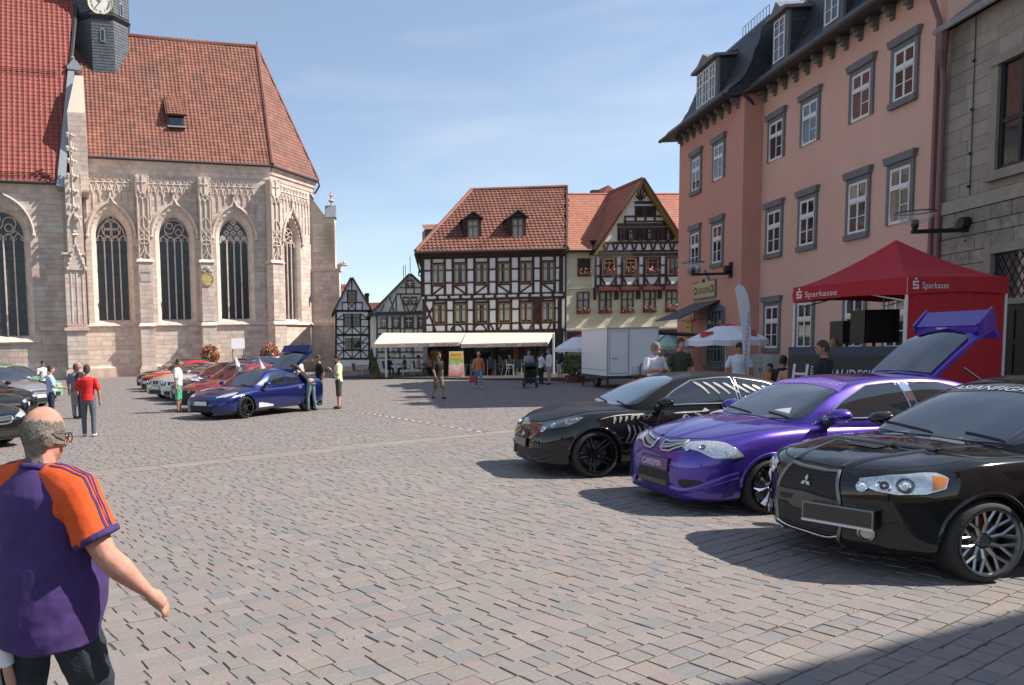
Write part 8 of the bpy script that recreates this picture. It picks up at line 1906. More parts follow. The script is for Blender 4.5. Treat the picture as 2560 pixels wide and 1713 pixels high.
# pram
P = G(1326, 968); pr = thing('pram', 'black pram with hood and wheels pushed by the grey topped woman', 'pram', (P.x - .1, P.y - .35, 0), R(-100)); m_pr = mat('pram_cloth', (.014, .018, .03), .8)
b = MB(); b.prism([(-.35, .50), (.30, .45), (.42, .75), (-.42, .72)], -.24, .24); b.build('seat', m_pr, pr)
b = MB(); n = 8
for i in range(n): a0, a1 = math.pi * (.05 + .75 * i / n), math.pi * (.05 + .75 * (i + 1) / n); b.quad((-.05 - .40 * math.cos(a0), -.24, .72 + .42 * math.sin(a0)), (-.05 - .40 * math.cos(a0), .24, .72 + .42 * math.sin(a0)), (-.05 - .40 * math.cos(a1), .24, .72 + .42 * math.sin(a1)), (-.05 - .40 * math.cos(a1), -.24, .72 + .42 * math.sin(a1)))
for s_ in (-1, 1): b.add([(-.05, s_ * .24, .72)] + [(-.05 - .40 * math.cos(math.pi * (.05 + .75 * i / n)), s_ * .24, .72 + .42 * math.sin(math.pi * (.05 + .75 * i / n))) for i in range(n + 1)], [tuple(range(n + 2))])
b.build('hood', m_pr, pr)
b = MB(); b.prism([(-.20, .22), (.30, .22), (.32, .40), (-.24, .38)], -.2, .2); b.build('basket', m_pr, pr)
for s_ in (-1, 1): b = MB(); b.tube([(.42, s_ * .25, .13), (.0, s_ * .25, .45), (-.70, s_ * .25, 1.0)], .018, 6); b.tube([(-.38, s_ * .27, .15), (.1, s_ * .26, .5)], .018, 6); b.build('frame', m_trimb, pr)
MB().tube([(-.70, -.25, 1.0), (-.72, .25, 1.0)], .022, 6).build('handle', m_trimb, pr)
for x, r in ((.42, .13), (-.38, .16)):
 for s_ in (-1, 1): w_ = MB().lathe([(r - .03, -.02), (r, -.015), (r, .015), (r - .03, .02), (r - .03, -.02)], 16, (x, s_ * .28, r), 'y').build('wheel', m_tyre, pr); MB().lathe([(0, -.008), (r - .03, -.008), (r - .03, .008), (0, .008)], 8, (x, s_ * .28, r), 'y').build('rim', m_plast, w_)
# between trailer and tent
def stand_z(label, x, top, Z, face, **k):
 d = sight(x, top); s_ = Z / d.y; p = CAM + d * s_; return person(label, (p.x, p.y, 0), R(face), h=max(1.2, p.z), **k)
stand_z('grey haired man with beard and folded arms in white polo by the trailer', 1637, 859, 19.5, -75, skin=2, shirt=(.72, .72, .74), trousers=(.08, .08, .10), hair=(.20, .19, .18), beard=(.42, .40, .38), arms=A_CROSS, build=1.05, head_turn=R(35), fine=1.4)
stand_z('man with glasses in olive tee shirt beside the white polo man', 1700, 848, 20., -80, skin=0, shirt=(.050, .062, .038), trousers=(.04, .04, .05), hair=(.07, .035, .018), build=1.05, fine=1.4, arms=[((.1, .3, -1), (.6, -.1, -.7)), ((.0, -.28, -1), (.15, -.1, -1))])
stand_z('person in dark cap standing behind the olive shirt man', 1668, 884, 22, -120, shirt=(.12, .16, .05), trousers=(.04, .04, .05), hair=(.03, .02, .015), cap=(.02, .03, .08))
stand_z('man in dark cap and printed white tee shirt behind the feather flag', 1849, 859, 21, -110, skin=1, shirt=(.66, .67, .72), trousers=(.05, .05, .06), hair=(.02, .015, .01), cap=(.012, .012, .014), build=1.0, arms=[((.0, .35, -1), (.1, .0, -1)), ((.0, -.35, -1), (.1, 0, -1))])
stand_z('small child in orange top near the grey cabinet', 1926, 911, 18.5, -150, shirt=(.55, .12, .04), trousers=(.05, .05, .06), hair=(.015, .012, .010), skin=1)
stand_z('boy in black tee shirt next to the tent post', 1957, 892, 17.5, 30, shirt=(.010, .010, .012), trousers=(.05, .05, .06), hair=(.02, .014, .01), skin=1)
stand_z('child in peach shirt half hidden by the tent post', 1977, 897, 17.2, 60, shirt=(.55, .25, .16), trousers=(.06, .06, .08), hair=(.16, .10, .06), skin=1)
stand_z('boy in black tee shirt in front of the dark banner', 2062, 855, 14.6, 160, shirt=(.008, .008, .009), trousers=(.04, .04, .05), hair=(.055, .032, .02), skin=1, fine=1.3)
stand_z('blond disc jockey bending over the mixing desk under the tent', 2130, 836, 17.6, 190, shirt=(.012, .012, .014), trousers=(.04, .04, .05), hair=(.32, .20, .09), lean=R(25), look=R(25), arms=A_PHONE)
run_jobs()
# ---------------------------------------------------------------- cafe terrace
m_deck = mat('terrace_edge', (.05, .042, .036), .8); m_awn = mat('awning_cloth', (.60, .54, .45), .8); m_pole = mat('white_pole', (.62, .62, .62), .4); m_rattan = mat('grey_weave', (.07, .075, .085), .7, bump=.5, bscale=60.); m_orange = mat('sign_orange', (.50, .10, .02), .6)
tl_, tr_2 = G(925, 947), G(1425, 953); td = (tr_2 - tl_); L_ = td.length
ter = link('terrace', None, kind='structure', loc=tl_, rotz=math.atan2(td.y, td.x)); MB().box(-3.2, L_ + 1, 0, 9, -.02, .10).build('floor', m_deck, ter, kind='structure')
AO = 4.0
def awning(x0t, x1t, x0f, x1f, label):
 a, b_ = Q(x0t, 1060), Q(x1t, 1060); c, e = Q(x0f, 1138, AO), Q(x1f, 1138, AO); c2, e2 = Q(x0f, 1163, AO), Q(x1f, 1160, AO)
 t = thing('awning', label, 'awning', HF.w(0, 0), HF.rot); n = 8; b = MB(); vs = []
 for i in range(n + 1):
  f_ = i / n; z = lambda p, q: p + (q - p) * f_ ** 1.25
  vs += [(a[0] + (c[0] - a[0]) * f_, -.15 - (AO - .15) * f_, z(a[1], c[1])), (b_[0] + (e[0] - b_[0]) * f_, -.15 - (AO - .15) * f_, z(b_[1], e[1]))]
 b.add(vs, [(2 * i, 2 * i + 2, 2 * i + 3, 2 * i + 1) for i in range(n)]); b.add([(x, y, z - .03) for x, y, z in vs], [(2 * i + 1, 2 * i + 3, 2 * i + 2, 2 * i) for i in range(n)]); b.build('cloth', m_awn, t, smooth=True)
 v = MB(); k = 40
 for i in range(k):
  x0, x1 = c[0] + (e[0] - c[0]) * i / k, c[0] + (e[0] - c[0]) * (i + 1) / k; v.quad((x0, -AO, c2[1] + .02 * (i % 2)), (x1, -AO, c2[1] + .02 * ((i + 1) % 2)), (x1, -AO, c[1] + .02), (x0, -AO, c[1] + .02))
 v.build('valance', m_awn, t); w_ = e[0] - c[0]; y = AO + .012; z = c2[1] + .07
 text('lettering', 'seitg. ital. Eisspezialitäten', .14, m_orange, t, WALLX(c[0] + .1, z + .02, y), width=w_ * .28); text('lettering', 'Eiscafé', .2, m_plast, t, WALLX(c[0] + w_ * .52, z, y), width=w_ * .13); text('lettering', 'Softeis', .26, m_orange, t, WALLX(c[0] + w_ * .70, z - .02, y), width=w_ * .27, shear=.3)
 text('lettering', 'Milch Bar', .13, m_orange, t, WALLX(c[0] + w_ * .37, z + .04, y), width=w_ * .13)
 return t, c, e
aw1, c1, e1 = awning(430, 988, 362, 943, 'long cream awning lettered Softeis over the left half of the terrace'); aw2, c2, e2 = awning(992, 1583, 952, 1540, 'long cream awning lettered Softeis over the right half of the terrace')
pp = Q(1578, 1060, AO); MB().tube([(pp[0], -AO, .1), (pp[0], -AO, 2.55)], .07, 8).build('post', m_pole, aw2); pp = Q(448, 1160, AO); MB().tube([(pp[0], -AO + .3, .1), (pp[0], -AO + .3, 2.0)], .06, 8).build('post', m_pole, aw1)
def chair(P, rz, label):
 t = thing('cafe_chair', label, 'chair', P, rz, 'grey cafe chairs on the terrace')
 MB().box(-.22, .22, -.22, .22, .42, .46).build('seat', m_rattan, t); b = MB(); b.add([(-.20, -.21, .46), (-.20, .21, .46), (-.28, .20, .95), (-.28, -.20, .95), (-.23, -.21, .46), (-.23, .21, .46), (-.31, .20, .95), (-.31, -.20, .95)], [(0, 1, 2, 3), (7, 6, 5, 4), (3, 2, 6, 7)]); b.build('backrest', m_rattan, t)
 for x, y in ((-.22, -.23), (-.22, .23), (.2, -.23), (.2, .23)): MB().tube([(x - (.1 if x < 0 else -.02), y, 0), (x, y, .44), (x - (.07 if x < 0 else 0), y, .96 if x < 0 else .62)], .016, 5).build('leg', m_silver, t)
 for y in (-.23, .23): MB().tube([(.2, y, .62), (-.24, y, .66)], .018, 5).build('armrest', m_silver, t)
 return t
def table(P, label):
 t = thing('cafe_table', label, 'table', P, 0, 'round cafe tables on the terrace'); MB().lathe([(0, .74), (.40, .74), (.40, .71), (0, .71)], 16).build('tabletop', m_plast, t); b = MB(); b.tube([(0, 0, .02), (0, 0, .71)], .03, 6); b.build('leg', m_silver, t); MB().lathe([(0, .03), (.24, .02), (.24, 0), (0, 0)], 12).build('base', m_plast, t); return t
ch0 = tb0 = None
for i, (sx, rz, q) in enumerate([(893, 30, 0), (917, 150, 0), (968, 20, 0), (1016, 170, 0), (1045, 10, 0), (1170, 185, 0), (1186, 170, 0), (1228, 80, 0), (1242, 150, 0), (1270, 20, 0), (1294, 80, 0), (1302, 175, 0)]):
 p = G(sx, 943 - (i % 3)); p.z = .10 if sx > 920 else .0
 lab = 'grey woven cafe chair with metal frame, ' + ['outermost at the left end of the terrace', 'second from the left by the conifer pot', 'facing the leftmost awning post', 'right of the post table', 'taken by the seated woman in pink', 'left behind the orange topped woman', 'just right of the menu board', 'back turned beside the orange topped woman', 'third from the pram', 'second from the pram', 'back turned nearest the pram', 'half hidden by the pram'][i]
 if ch0 is None: ch0 = chair(p, R(rz), lab)
 else: dup(ch0, p, R(rz), lab)
for i, (sx, lab) in enumerate([(905, 'round dark cafe table at the open left end'), (990, 'round dark cafe table beside the left awning post'), (1070, 'round dark cafe table behind the seated woman in pink'), (1210, 'round dark cafe table right of the menu board'), (1285, 'round dark cafe table left of the pram')]):
 p = G(sx, 940); p.z = .10 if sx > 920 else 0
 if tb0 is None: tb0 = table(p, lab)
 else: dup(tb0, p, 0, lab)
SIT = dict(seated=True, legs=[((1, .06, -.05), (.05, 0, -1)), ((1, -.06, -.05), (.1, 0, -1))], arms=[((.2, .15, -1), (1, -.2, .1)), ((.2, -.15, -1), (1, .2, .1))])
def sit(x, face, label, **k):
 p = G(x, 941); return person(label, (p.x, p.y, .10), R(face), h=1.72, **{**SIT, **k})
sit(1046, 10, 'seated woman in pink top and white trousers at the terrace edge', shirt=(.62, .36, .36), sleeve=.95, trousers=(.72, .70, .70), hair=(.05, .025, .015), female=True, hairstyle='bun', skin=1)
sit(972, 60, 'guest in dark clothes seated by the left awning post', shirt=(.03, .03, .035), trousers=(.05, .05, .06)); sit(1012, 190, 'guest in dark red seated facing the left post table', shirt=(.12, .02, .02), trousers=(.04, .04, .05))
sit(1250, 120, 'guest in beige shorts seated behind the row of chairs', shirt=(.10, .05, .04), trousers=(.40, .28, .20), leg=.6); sit(1225, 40, 'guest in orange seated in the shade behind the menu board', shirt=(.30, .10, .03), trousers=(.05, .05, .06)); sit(1275, 200, 'guest in grey seated in the shade left of the pram', shirt=(.14, .14, .15), trousers=(.03, .03, .04))
sit(1075, 200, 'guest in peach top seated behind the striding man', shirt=(.45, .24, .16), trousers=(.05, .05, .06), female=True)
run_jobs()
# menu board
P = G(1141, 946); ab = thing('menu_board', 'tall folding menu board with ice cream poster on the terrace edge', 'sign', P, R(-8))
m_pos = bpy.data.materials.new('poster'); m_pos.use_nodes = True; t = m_pos.node_tree; tcn = nn(t, 'ShaderNodeTexCoord'); sx_ = nn(t, 'ShaderNodeSeparateXYZ'); n_ = nn(t, 'ShaderNodeTexNoise'); n_.inputs['Scale'].default_value = 2.2; n_.inputs['Distortion'].default_value = 1.5; ad = nn(t, 'ShaderNodeMath', operation='MULTIPLY_ADD'); ad.inputs[1].default_value = .62; cr = nn(t, 'ShaderNodeValToRGB'); e = cr.color_ramp.elements
for i, (p, c) in enumerate(((0, (.75, .55, .5)), (.25, (.70, .12, .10)), (.42, (.75, .38, .30)), (.55, (.80, .62, .5)), (.66, (.25, .42, .06)), (.75, (.80, .42, .05)), (1, (.85, .62, .12)))): q = e[i] if i < 2 else e.new(p); q.position = p; q.color = (*c, 1)
mm = nn(t, 'ShaderNodeMath', operation='MULTIPLY'); mm.inputs[1].default_value = .45; t.links.new(tcn.outputs['Object'], sx_.inputs[0]); t.links.new(tcn.outputs['Object'], n_.inputs['Vector']); t.links.new(n_.outputs['Fac'], mm.inputs[0]); t.links.new(sx_.outputs['Z'], ad.inputs[0]); t.links.new(mm.outputs[0], ad.inputs[2])
ad.inputs[1].default_value = .42; t.links.new(ad.outputs[0], cr.inputs[0]); t.links.new(cr.outputs[0], t.nodes['Principled BSDF'].inputs['Base Color'])
for s_ in (-1, 1):
 b = MB(); b.add([(-.48, s_ * .42, .05), (.48, s_ * .42, .05), (.42, s_ * .04, 1.62), (-.42, s_ * .04, 1.62), (-.48, s_ * .38, .05), (.48, s_ * .38, .05), (.42, 0, 1.62), (-.42, 0, 1.62)], [(0, 1, 2, 3), (7, 6, 5, 4), (0, 4, 5, 1), (1, 5, 6, 2), (3, 2, 6, 7), (0, 3, 7, 4)]); b.build('panel', m_pole, ab)
 MB().add([(-.44, s_ * .424, .16), (.44, s_ * .424, .16), (.40, s_ * .064, 1.58), (-.40, s_ * .064, 1.58)], [(0, 1, 2, 3)]).build('poster', m_pos, ab); MB().tube([(-.46, s_ * .42, -.0), (-.46, s_ * .42, .1)], .02, 5).build('foot', m_pole, ab)
text('lettering', 'Eiskarte', .16, m_orange, ab, MX((-.30, -.118, 1.40), (1, 0, 0), (0, .23, 1)), width=.6, shear=.2)
# ---------------------------------------------------------------- plants
LEAF = [(0, (.035, .075, .018)), (.4, (.06, .11, .025)), (.7, (.09, .14, .03)), (1, (.045, .09, .03))]
m_leaf = mat('leaf_green', (.06, .1, .03), .6, ramp=LEAF); m_conif = mat('conifer_green', (.08, .1, .03), .7, ramp=[(0, (.09, .11, .03)), (.5, (.14, .15, .045)), (1, (.06, .085, .025))]); m_pot = mat('terracotta', (.16, .07, .045), .8)
m_bloom = mat('red_white_bloom', (.5, .1, .05), .7, ramp=[(0, (.60, .05, .04)), (.28, (.62, .10, .03)), (.42, (.75, .72, .70)), (.55, (.07, .12, .03)), (.8, (.05, .10, .02)), (.9, (.55, .25, .03)), (1, (.6, .04, .05))])
def leafy(mb, fn, n, s0, s1):
 for i in range(n):
  c = fn(); d = Vector((rng.gauss(0, 1), rng.gauss(0, 1), rng.gauss(.4, 1))).normalized(); e = d.orthogonal().normalized(); e.rotate(Matrix.Rotation(rng.uniform(0, 6.28), 3, d)); l = rng.uniform(s0, s1); g = d.cross(e) * l * .45; e = e * l
  mb.add([c - e, c + g, c + e, c - g], [(0, 1, 2, 3)], rv=rng.random())
def ball_pt(rx, rz, cz, shell=.6):
 v = Vector((rng.gauss(0, 1), rng.gauss(0, 1), rng.gauss(0, 1))).normalized() * (shell + (1 - shell) * rng.random()); return Vector((v.x * rx, v.y * rx, cz + v.z * rz))
for (sx, lab) in ((527, 'tall column of red and white hanging flowers behind the parked cars, left one'), (676, 'tall column of red and white hanging flowers next to the raised blue hatch')):
 p = G(sx, 941); t = thing('flower_column', lab, 'flowers', p, 0, 'flower columns before the church'); MB().tube([(0, 0, 0), (0, 0, 2.4)], .07, 6).build('post', m_gutter, t)
 b = MB(); leafy(b, lambda: ball_pt(.72, .85, 1.62, .75), 2400, .05, .11); b.build('blooms', m_bloom, t, kind='stuff'); MB().ball((0, 0, 1.6), (.52, .52, .65), 12).build('basket', m_leaf, t)
p = G(597, 941); t = thing('info_board', 'plain white board on two posts against the church wall', 'sign', p, WF.rot); zt = [CAM + sight(586 + 0, y) * (p.y / sight(586, y).y) for y in (846, 872)]
MB().box(-.50, .52, -.03, .03, zt[1].z, zt[0].z).build('board', mat('bright_white', (.86, .86, .86), .35), t)
for x in (-.4, .42): MB().tube([(x, .05, 0), (x, .05, zt[0].z - .1)], .03, 6).build('post', m_gutter, t)
def potted(x, y, h_, r, lab, cone=True, pot=.35):
 p = G(x, y); t = thing('potted_conifer' if cone else 'potted_bush', lab, 'plant', p, 0); MB().lathe([(0, 0), (r * .7, 0), (r * .85, pot), (r * .75, pot), (0, pot * .9)], 12).build('pot', m_pot, t); b = MB()
 def fn():
  z = rng.random() ** (1.3 if cone else 1); q = rng.uniform(0, 6.28); w_ = r * (1.05 - z * .95 if cone else math.sqrt(max(.05, 1 - (2 * z - 1) ** 2)) * 1.1) * (.55 + .5 * rng.random()); return Vector((w_ * math.cos(q), w_ * math.sin(q), pot + (h_ - pot) * z))
 leafy(b, fn, 1500, .03, .08); b.build('leaves', m_conif if cone else m_leaf, t, kind='stuff'); b = MB(); b.tube([(0, 0, pot * .8), (0, 0, h_ * .8)], [.04, .015], 5); b.build('stem', m_timber, t); return t
potted(938, 948, 1.35, .34, 'yellow green conifer in a clay pot at the left end of the terrace'); potted(930, 935, 1.9, .3, 'dark slim conifer behind the yellow green one', pot=.3); potted(1437, 956, 1.35, .62, 'round dark bush in a square tub left of the white trailer', False); potted(1345, 944, 1.2, .3, 'small leafy plant in a pot behind the pram', True); potted(1418, 938, 1.9, .4, 'bright green climbing shrub beside the awning post', True, .3)
# ---------------------------------------------------------------- white sales trailer
C_ = G(1517, 973); tr = thing('sales_trailer', 'white box trailer with a door on its end and folded jack legs', 'trailer', C_, R(-2)); m_trw = mat('trailer_white', (.84, .83, .84), .4, var=.04, vscale=1.)
z0, z1 = .55, 2.52; W2, L2 = 2.12, 3.7; m_trs = mat('trailer_seam', (.30, .30, .31), .5)
MB().box(0, W2, 0, L2, z0, z1).build('body', m_trw, tr); MB().box(-.03, W2 + .03, -.03, L2 + .03, z1, z1 + .07).build('roof_edge', m_silver, tr)
dr = MB().box(.12, .86, -.022, 0, z0 + .12, z1 - .12).build('door', m_trw, tr); b = MB(); b.box(.10, .88, -.014, 0, z0 + .10, z1 - .10); b.build('door_seam', m_trs, dr); MB().box(.18, .42, -.05, -.022, 1.28, 1.31).build('handle', m_trs, dr)
MB().box(.90, .915, -.012, 0, z0, z1).build('seam', m_trs, tr); MB().box(-.012, 0, .05, L2 - .05, .78, .80).build('seam', m_trs, tr)
for x in (0, W2 - .02): MB().box(x - .015, x + .035, -.02, .03, z0, z1).build('corner_strip', m_silver, tr)
MB().box(1.05, 1.5, -.5, -.05, .62, .95).build('gas_box', m_pole, tr); b = MB(); b.tube([(1.0, -.0, .52), (1.06, -1.2, .52)], .05, 6); b.tube([(1.9, 0, .52), (1.06, -1.2, .52)], .05, 6); b.build('drawbar', m_gutter, tr); MB().tube([(1.06, -.9, .2), (1.06, -.9, .95), (1.15, -.9, 1.1)], .03, 6).build('jockey_wheel', m_gutter, tr)
MB().box(-.02, W2 + .02, .02, L2, z0 - .12, z0).build('chassis', m_gutter, tr)
for x, y in ((.06, .1), (.06, L2 - .1), (W2 - .1, .1)): MB().box(x - .04, x + .04, y - .04, y + .04, 0, z0 - .1).build('jack_leg', m_gutter, tr)
for x in (.12, W2 - .12): w_ = MB().lathe([(.18, -.09), (.28, -.09), (.31, -.05), (.31, .05), (.28, .09), (.18, .09)], 20, (x, 1.7, .31), 'x').build('wheel', m_tyre, tr); MB().lathe([(0, -.05), (.19, -.07), (.19, .07), (0, .05)], 14, (x, 1.7, .31), 'x').build('rim', m_alu, w_)
MB().add([(W2, .1, 2.42), (W2 + 2.2, .1, 2.22), (W2 + 2.2, 2.6, 2.22), (W2, 2.6, 2.42), (W2, .1, 2.36), (W2 + 2.2, .1, 2.16), (W2 + 2.2, 2.6, 2.16), (W2, 2.6, 2.36)], [(0, 1, 2, 3), (7, 6, 5, 4), (0, 4, 5, 1), (1, 5, 6, 2), (3, 2, 6, 7)]).build('raised_flap', m_tarp, tr); MB().tube([(W2, .12, 1.9), (W2 + .5, .12, 2.36)], .02, 5).build('gas_strut', m_gutter, tr)
def parasol(P, zr, zt, r, panels, label, mA, mB, hearts=False):
 t = thing('parasol', label, 'parasol', P, 0); MB().tube([(0, 0, 0), (0, 0, zt)], .03, 8).build('pole', m_pole, t); N = panels
 for i in range(N):
  a0, a1 = 6.283 * i / N, 6.283 * (i + 1) / N; pt = lambda a, f_, dz=0: (r * f_ * math.cos(a), r * f_ * math.sin(a), zt - (zt - zr) * f_ ** 1.35 + dz); b = MB(); b.mi = 0
  for f0, f1, mi in ((.0, .28, 1), (.28, .55, 0), (.55, .8, 0), (.8, 1, 0)):
   am = (a0 + a1) / 2; b.add([pt(a0, f0), pt(am, f0, -.012), pt(a1, f0), pt(a1, f1), pt(am, f1, -.02), pt(a0, f1)], [(0, 1, 4, 5), (1, 2, 3, 4)], mi=mi)
  am = (a0 + a1) / 2; b.add([pt(a0, 1), pt(am, 1, -.02), pt(a1, 1), pt(a1, 1, -.16), pt(am, 1.0, -.20), pt(a0, 1, -.16)], [(0, 1, 4, 5), (1, 2, 3, 4)], mi=2 if i % 2 else 0); b.build('panel', [mA, mB, m_bluev if hearts else mA], t)
  if hearts and i % 2 == 0:
   c = Vector(pt(am, .74)); u_ = (Vector(pt(a1, .74)) - Vector(pt(a0, .74))).normalized(); v_ = (Vector(pt(am, .5)) - Vector(pt(am, .9))).normalized(); n2 = u_.cross(v_); n2 = n2 if n2.z > 0 else -n2
   for s_, w_ in ((.21, .035), (.12, .03)):
    hp = [c + n2 * .02 + u_ * (s_ * math.sin(q) ** 3) + v_ * s_ * .78 * ((13 * math.cos(q) - 5 * math.cos(2 * q) - 2 * math.cos(3 * q)) / 14) for q in [6.283 * k / 24 for k in range(25)]]
    MB().tube(hp, w_ * .7, 5, cap=False).build('heart_emblem', m_flagr, t)
 return t
m_bluev = mat('blue_yellow_print', (.25, .32, .62), .7, ramp=[(0, (.20, .28, .62)), (.5, (.65, .66, .72)), (1, (.55, .56, .62))]); m_parw = mat('parasol_white', (.72, .72, .76), .8)
Z_ = 25.5; d = sight(1816, 850); p = CAM + d * (Z_ / d.y); parasol((p.x, p.y, 0), 1.98, 2.52, 1.22, 8, 'white parasol with red crown and red heart swirls before the rose wall', m_parw, m_flagr, True)
Z_ = 39; d = sight(1662, 860); p = CAM + d * (Z_ / d.y); parasol((p.x, p.y, 0), 1.75, 2.35, 1.3, 8, 'pale green and white parasol behind the trailer', mat('pale_green', (.45, .66, .55), .8), m_parw); d = sight(1450, 870); p = CAM + d * (41 / d.y); parasol((p.x, p.y, 0), 1.7, 2.4, 1.3, 8, 'red and white parasol left of the trailer', m_parw, m_flagr)
# feather flag
Z_ = 20.5; d = sight(1857, 930); p = CAM + d * (Z_ / d.y); q = [(sight(x, y), x, y) for x, y in ((1838, 722), (1846, 712), (1858, 716), (1868, 735), (1874, 770), (1876, 840), (1866, 925), (1858, 880), (1852, 800), (1843, 745))]
ff = thing('feather_flag', 'tall narrow white feather flag with violet lettering beside the parasol', 'flag', (p.x, p.y, 0), 0); pts = []
for s_, x, y in q: w_ = CAM + s_ * (Z_ / s_.y); pts.append((w_.x - p.x, w_.z))
MB().prism(pts, -.012, .012).build('cloth', m_parw, ff); MB().tube([(pts[6][0], 0, 0), (pts[5][0], 0, pts[5][1]), (pts[4][0], 0, pts[4][1]), (pts[3][0], 0, pts[3][1]), (pts[2][0], 0, pts[2][1])], .014, 6).build('pole', m_pole, ff); text('lettering', 'VERANSTALTUNG', .10, mat('violet_ink', (.24, .10, .38), .7), ff, MX((pts[6][0] - .02, -.016, 1.2), (.06, 0, 1), (-1, 0, .06)), width=1.5)
MB().lathe([(0, .08), (.2, .04), (.22, 0), (0, 0)], 12).build('foot', m_gutter, ff)
d = sight(1912, 930); pb = PF.px(1912, 930, .4); cb = thing('switch_cabinet', 'pale grey utility cabinet standing against the pink wall', 'cabinet', PF.w(pb[0], 0, .2), PF.rot)
MB().box(-.95, .95, -.35, 0, 0, 1.32).build('body', m_plaque, cb)
for s_ in (-1, 1): MB().box(s_ * .47 - .44, s_ * .47 + .44, -.37, -.35, .12, 1.24).build('door', m_plaque, cb); MB().box(s_ * .1 - .02, s_ * .1 + .02, -.39, -.37, .6, .75).build('handle', m_gutter, cb)
# ---------------------------------------------------------------- red tent with disc jockey desk
m_tent = mat('tent_red', (.40, .012, .022), .8, var=.08, vscale=2.5, bump=.5, bscale=4.); TFc, TLc, TRc = Vector((10.69, 14.5, 0)), Vector((10.09, 17.0, 0)), Vector((13.03, 15.06, 0)); TBc = TLc + TRc - TFc
tt = thing('canopy_tent', 'red pop up tent lettered Sparkasse in front of the pink house', 'tent', TFc, 0); cor = [v - TFc for v in (TFc, TLc, TBc, TRc)]; cen = sum(cor, Vector()) / 4; zb, zv, zp = 2.74, 3.06, 3.92
for i in range(4):
 a, b2 = cor[i], cor[(i + 1) % 4]; n = 10; m = MB(); vs = []
 for j in range(n + 1):
  f_ = j / n; g_ = f_ ** 1.0; z = zv + (zp - zv) * (f_ ** 1.35)
  for w_ in (0, .25, .5, .75, 1): q = a.lerp(b2, w_).lerp(cen, g_); sag = -.10 * math.sin(math.pi * w_) * (1 - f_) * f_; vs.append((q.x, q.y, z + sag))
 m.add(vs, [(j * 5 + k, j * 5 + k + 1, j * 5 + 6 + k, j * 5 + 5 + k) for j in range(n) for k in range(4)]); m.build('roof_panel', m_tent, tt, smooth=True)
 m = MB(); o_ = ((a + b2) / 2 - cen).normalized() * .01; n = 12
 for j in range(n): p0, p1 = a.lerp(b2, j / n) + o_, a.lerp(b2, (j + 1) / n) + o_; h0 = zb + .05 * math.sin(math.pi * j / n); h1 = zb + .05 * math.sin(math.pi * (j + 1) / n); m.quad((p0.x, p0.y, h0), (p1.x, p1.y, h1), (p1.x, p1.y, zv + .01), (p0.x, p0.y, zv + .01))
 m.build('valance', m_tent, tt); MB().tube([tuple(a * .985 + cen * .015), tuple(a * .985 + cen * .015 + Vector((0, 0, zv)))], .026, 6).build('pole', m_pole, tt); mid = ((a + b2) / 2).lerp(cen, .12); a2 = a.lerp(cen, .1); MB().tube([(a2.x, a2.y, zb - .1), (mid.x, mid.y, zb + .15)], .015, 5).build('truss', m_silver, tt)
rw = MB(); a, b2 = cor[0], cor[3]; n = 16; vs = []
for j in range(n + 1): p_ = a.lerp(b2, j / n) + (cen - (a + b2) / 2).normalized() * (.03 + .025 * math.sin(j * 2.4)); vs += [(p_.x, p_.y, .05), (p_.x, p_.y, zb + .1)]
rw.add(vs, [(2 * j, 2 * j + 2, 2 * j + 3, 2 * j + 1) for j in range(n)]); rw.build('side_wall', m_tent, tt, smooth=True)
def logo(o, ex, s_, parent, W_):
 ex = Vector(ex).normalized(); nr = ex.cross(Vector((0, 0, 1))); M = MX(Vector(o) + nr * .022, ex, (0, 0, 1)); b = MB()
 R_ = lambda x0, x1, y0, y1: b.add([(x0, y0, 0), (x1, y0, 0), (x1, y1, 0), (x0, y1, 0)], [(0, 1, 2, 3)])
 R_(.0, .14, 0, .035); R_(.105, .14, .035, .085);  R_(0, .105, .06, .09); R_(0, .035, .09, .15);  R_(.035, .14, .118, .15); b.add([(.07 + .024 * math.cos(q * .5236), .19 + .024 * math.sin(q * .5236), 0) for q in range(12)], [tuple(range(12))])
 b.xf(M).build('emblem', m_wht, parent); text('lettering', 'Sparkasse', .17, m_wht, parent, M @ Matrix.Translation((.22, .01, 0)), width=W_, extrude=.001)
ex = (cor[0] - cor[1]).normalized(); logo(cor[1] + ex * .10 + Vector((0, 0, zb + .09)), ex, 1, tt, .78); ex2 = (cor[3] - cor[0]).normalized(); logo(cor[0] + ex2 * .10 + Vector((0, 0, zb + .10)), ex2, 1, tt, .62)
bn = thing('banner', 'dark banner lettered HAUDESIGN along the front of the tent', 'banner', TLc + Vector((-.05, .0, 0)), math.atan2((TFc - TLc).y, (TFc - TLc).x)); LB = (TFc - TLc).length; m_ban = mat('banner_black', (.013, .013, .016), .5)
MB().box(0, LB, -.03, 0, .35, 1.80).build('cloth', m_ban, bn); MB().box(0, LB, -.036, -.03, 1.62, 1.80).build('top_band', mat('banner_blue', (.02, .035, .07), .5), bn); MB().box(0, LB, -.05, 0, .30, .34).build('hem', m_flagw, bn)
text('lettering', 'H', .62, m_wht, bn, MX((.10, -.04, 1.02), (1, 0, 0), (.12, 0, 1)), width=.40, offset=.0); text('lettering', 'HAUDESIGN.C', .36, m_wht, bn, MX((.98, -.04, 1.10), (1, 0, 0), (.1, 0, 1)), width=1.58, extrude=.002)
for k, s_ in enumerate(('AUTOFOLIEN', 'BESCHRIFTUNG')): text('lettering', s_, .10, m_wht, bn, MX((.66 + .16 * k, -.04, .5), (0, 0, 1), (-1, 0, 0)), width=.9)
dk = thing('mixing_desk', 'dark desk with mixing decks behind the banner', 'desk', TLc.lerp(TFc, .5) + Vector((.55, .1, 0)), bn.rotation_euler.z); MB().box(-.9, .9, -.3, .3, .9, .96).build('desktop', m_trimb, dk)
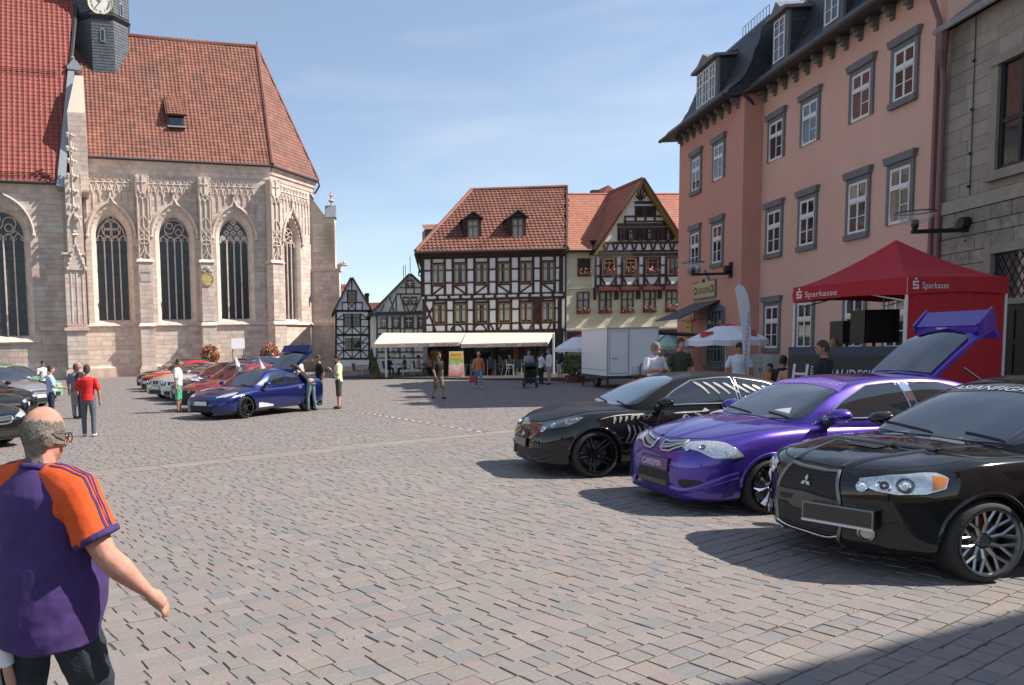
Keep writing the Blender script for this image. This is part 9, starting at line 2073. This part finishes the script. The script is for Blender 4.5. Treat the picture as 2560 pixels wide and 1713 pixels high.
for x in (-.8, .8): MB().box(x - .05, x + .05, -.25, .25, 0, .9).build('leg', m_trimb, dk)
for x in (-.45, .1, .6): b = MB().box(x - .2, x + .2, -.2, .2, .96, 1.06).build('deck', m_plast, dk); MB().lathe([(0, .02), (.14, .02), (.14, 0), (0, 0)], 16, (x, 0, 1.06)).build('platter', m_trimb, b)
def speaker(x0, x1, y0, y1, Z_, lab):
 P0 = [CAM + sight(x, y) * (Z_ / sight(x, y).y) for x, y in ((x0, y1), (x1, y0))]; w_, h_ = P0[1].x - P0[0].x, P0[1].z - P0[0].z; t = thing('loudspeaker', lab, 'speaker', (P0[0].x, P0[0].y, P0[0].z), R(-4), 'loudspeakers on stands under the tent')
 MB().box(0, w_, 0, .5, 0, h_).build('cabinet', m_trimb, t); MB().box(.04, w_ * .78, -.02, 0, .04, h_ - .04).build('grille', mat('speaker_cloth', (.02, .02, .022), .9), t); MB().box(w_ * .86, w_ * .95, -.012, 0, h_ * .4, h_ * .6).build('handle', m_dark, t); MB().tube([(w_ / 2, .25, -P0[0].z), (w_ / 2, .25, 0)], .03, 6).build('stand_pole', m_trimb, t)
 for a in range(3): MB().tube([(w_ / 2, .25, -P0[0].z + .6), (w_ / 2 + .5 * math.cos(a * 2.1), .25 + .4 * math.sin(a * 2.1), -P0[0].z + .02)], .018, 5).build('leg', m_trimb, t)
speaker(2160, 2246, 773, 858, 16.2, 'large black loudspeaker nearest the tent corner pole'); speaker(2106, 2160, 801, 860, 17.2, 'smaller black loudspeaker left of the large one')
# barrier tape lying across the square, small litter
a, b2 = G(905, 1033), G(1216, 1085); tp = MB(); n = 34
for i in range(n):
 p0, p1 = a.lerp(b2, i / n), a.lerp(b2, (i + 1) / n); w_ = Vector((.005, .013, 0)); z0, z1 = .012 + .02 * abs(math.sin(i * 1.7)), .012 + .02 * abs(math.sin(i * 1.7 + 1.7)); tp.add([p0 - w_ + Vector((0, 0, z0)), p1 - w_ + Vector((0, 0, z1)), p1 + w_ + Vector((0, 0, z1 + .01)), p0 + w_ + Vector((0, 0, z0 + .01))], [(0, 1, 2, 3)], mi=i % 2)
tag(tp.build('barrier_tape', [m_flagw, m_flagr]), 'red and white barrier tape lying across the paving in the middle', 'tape')
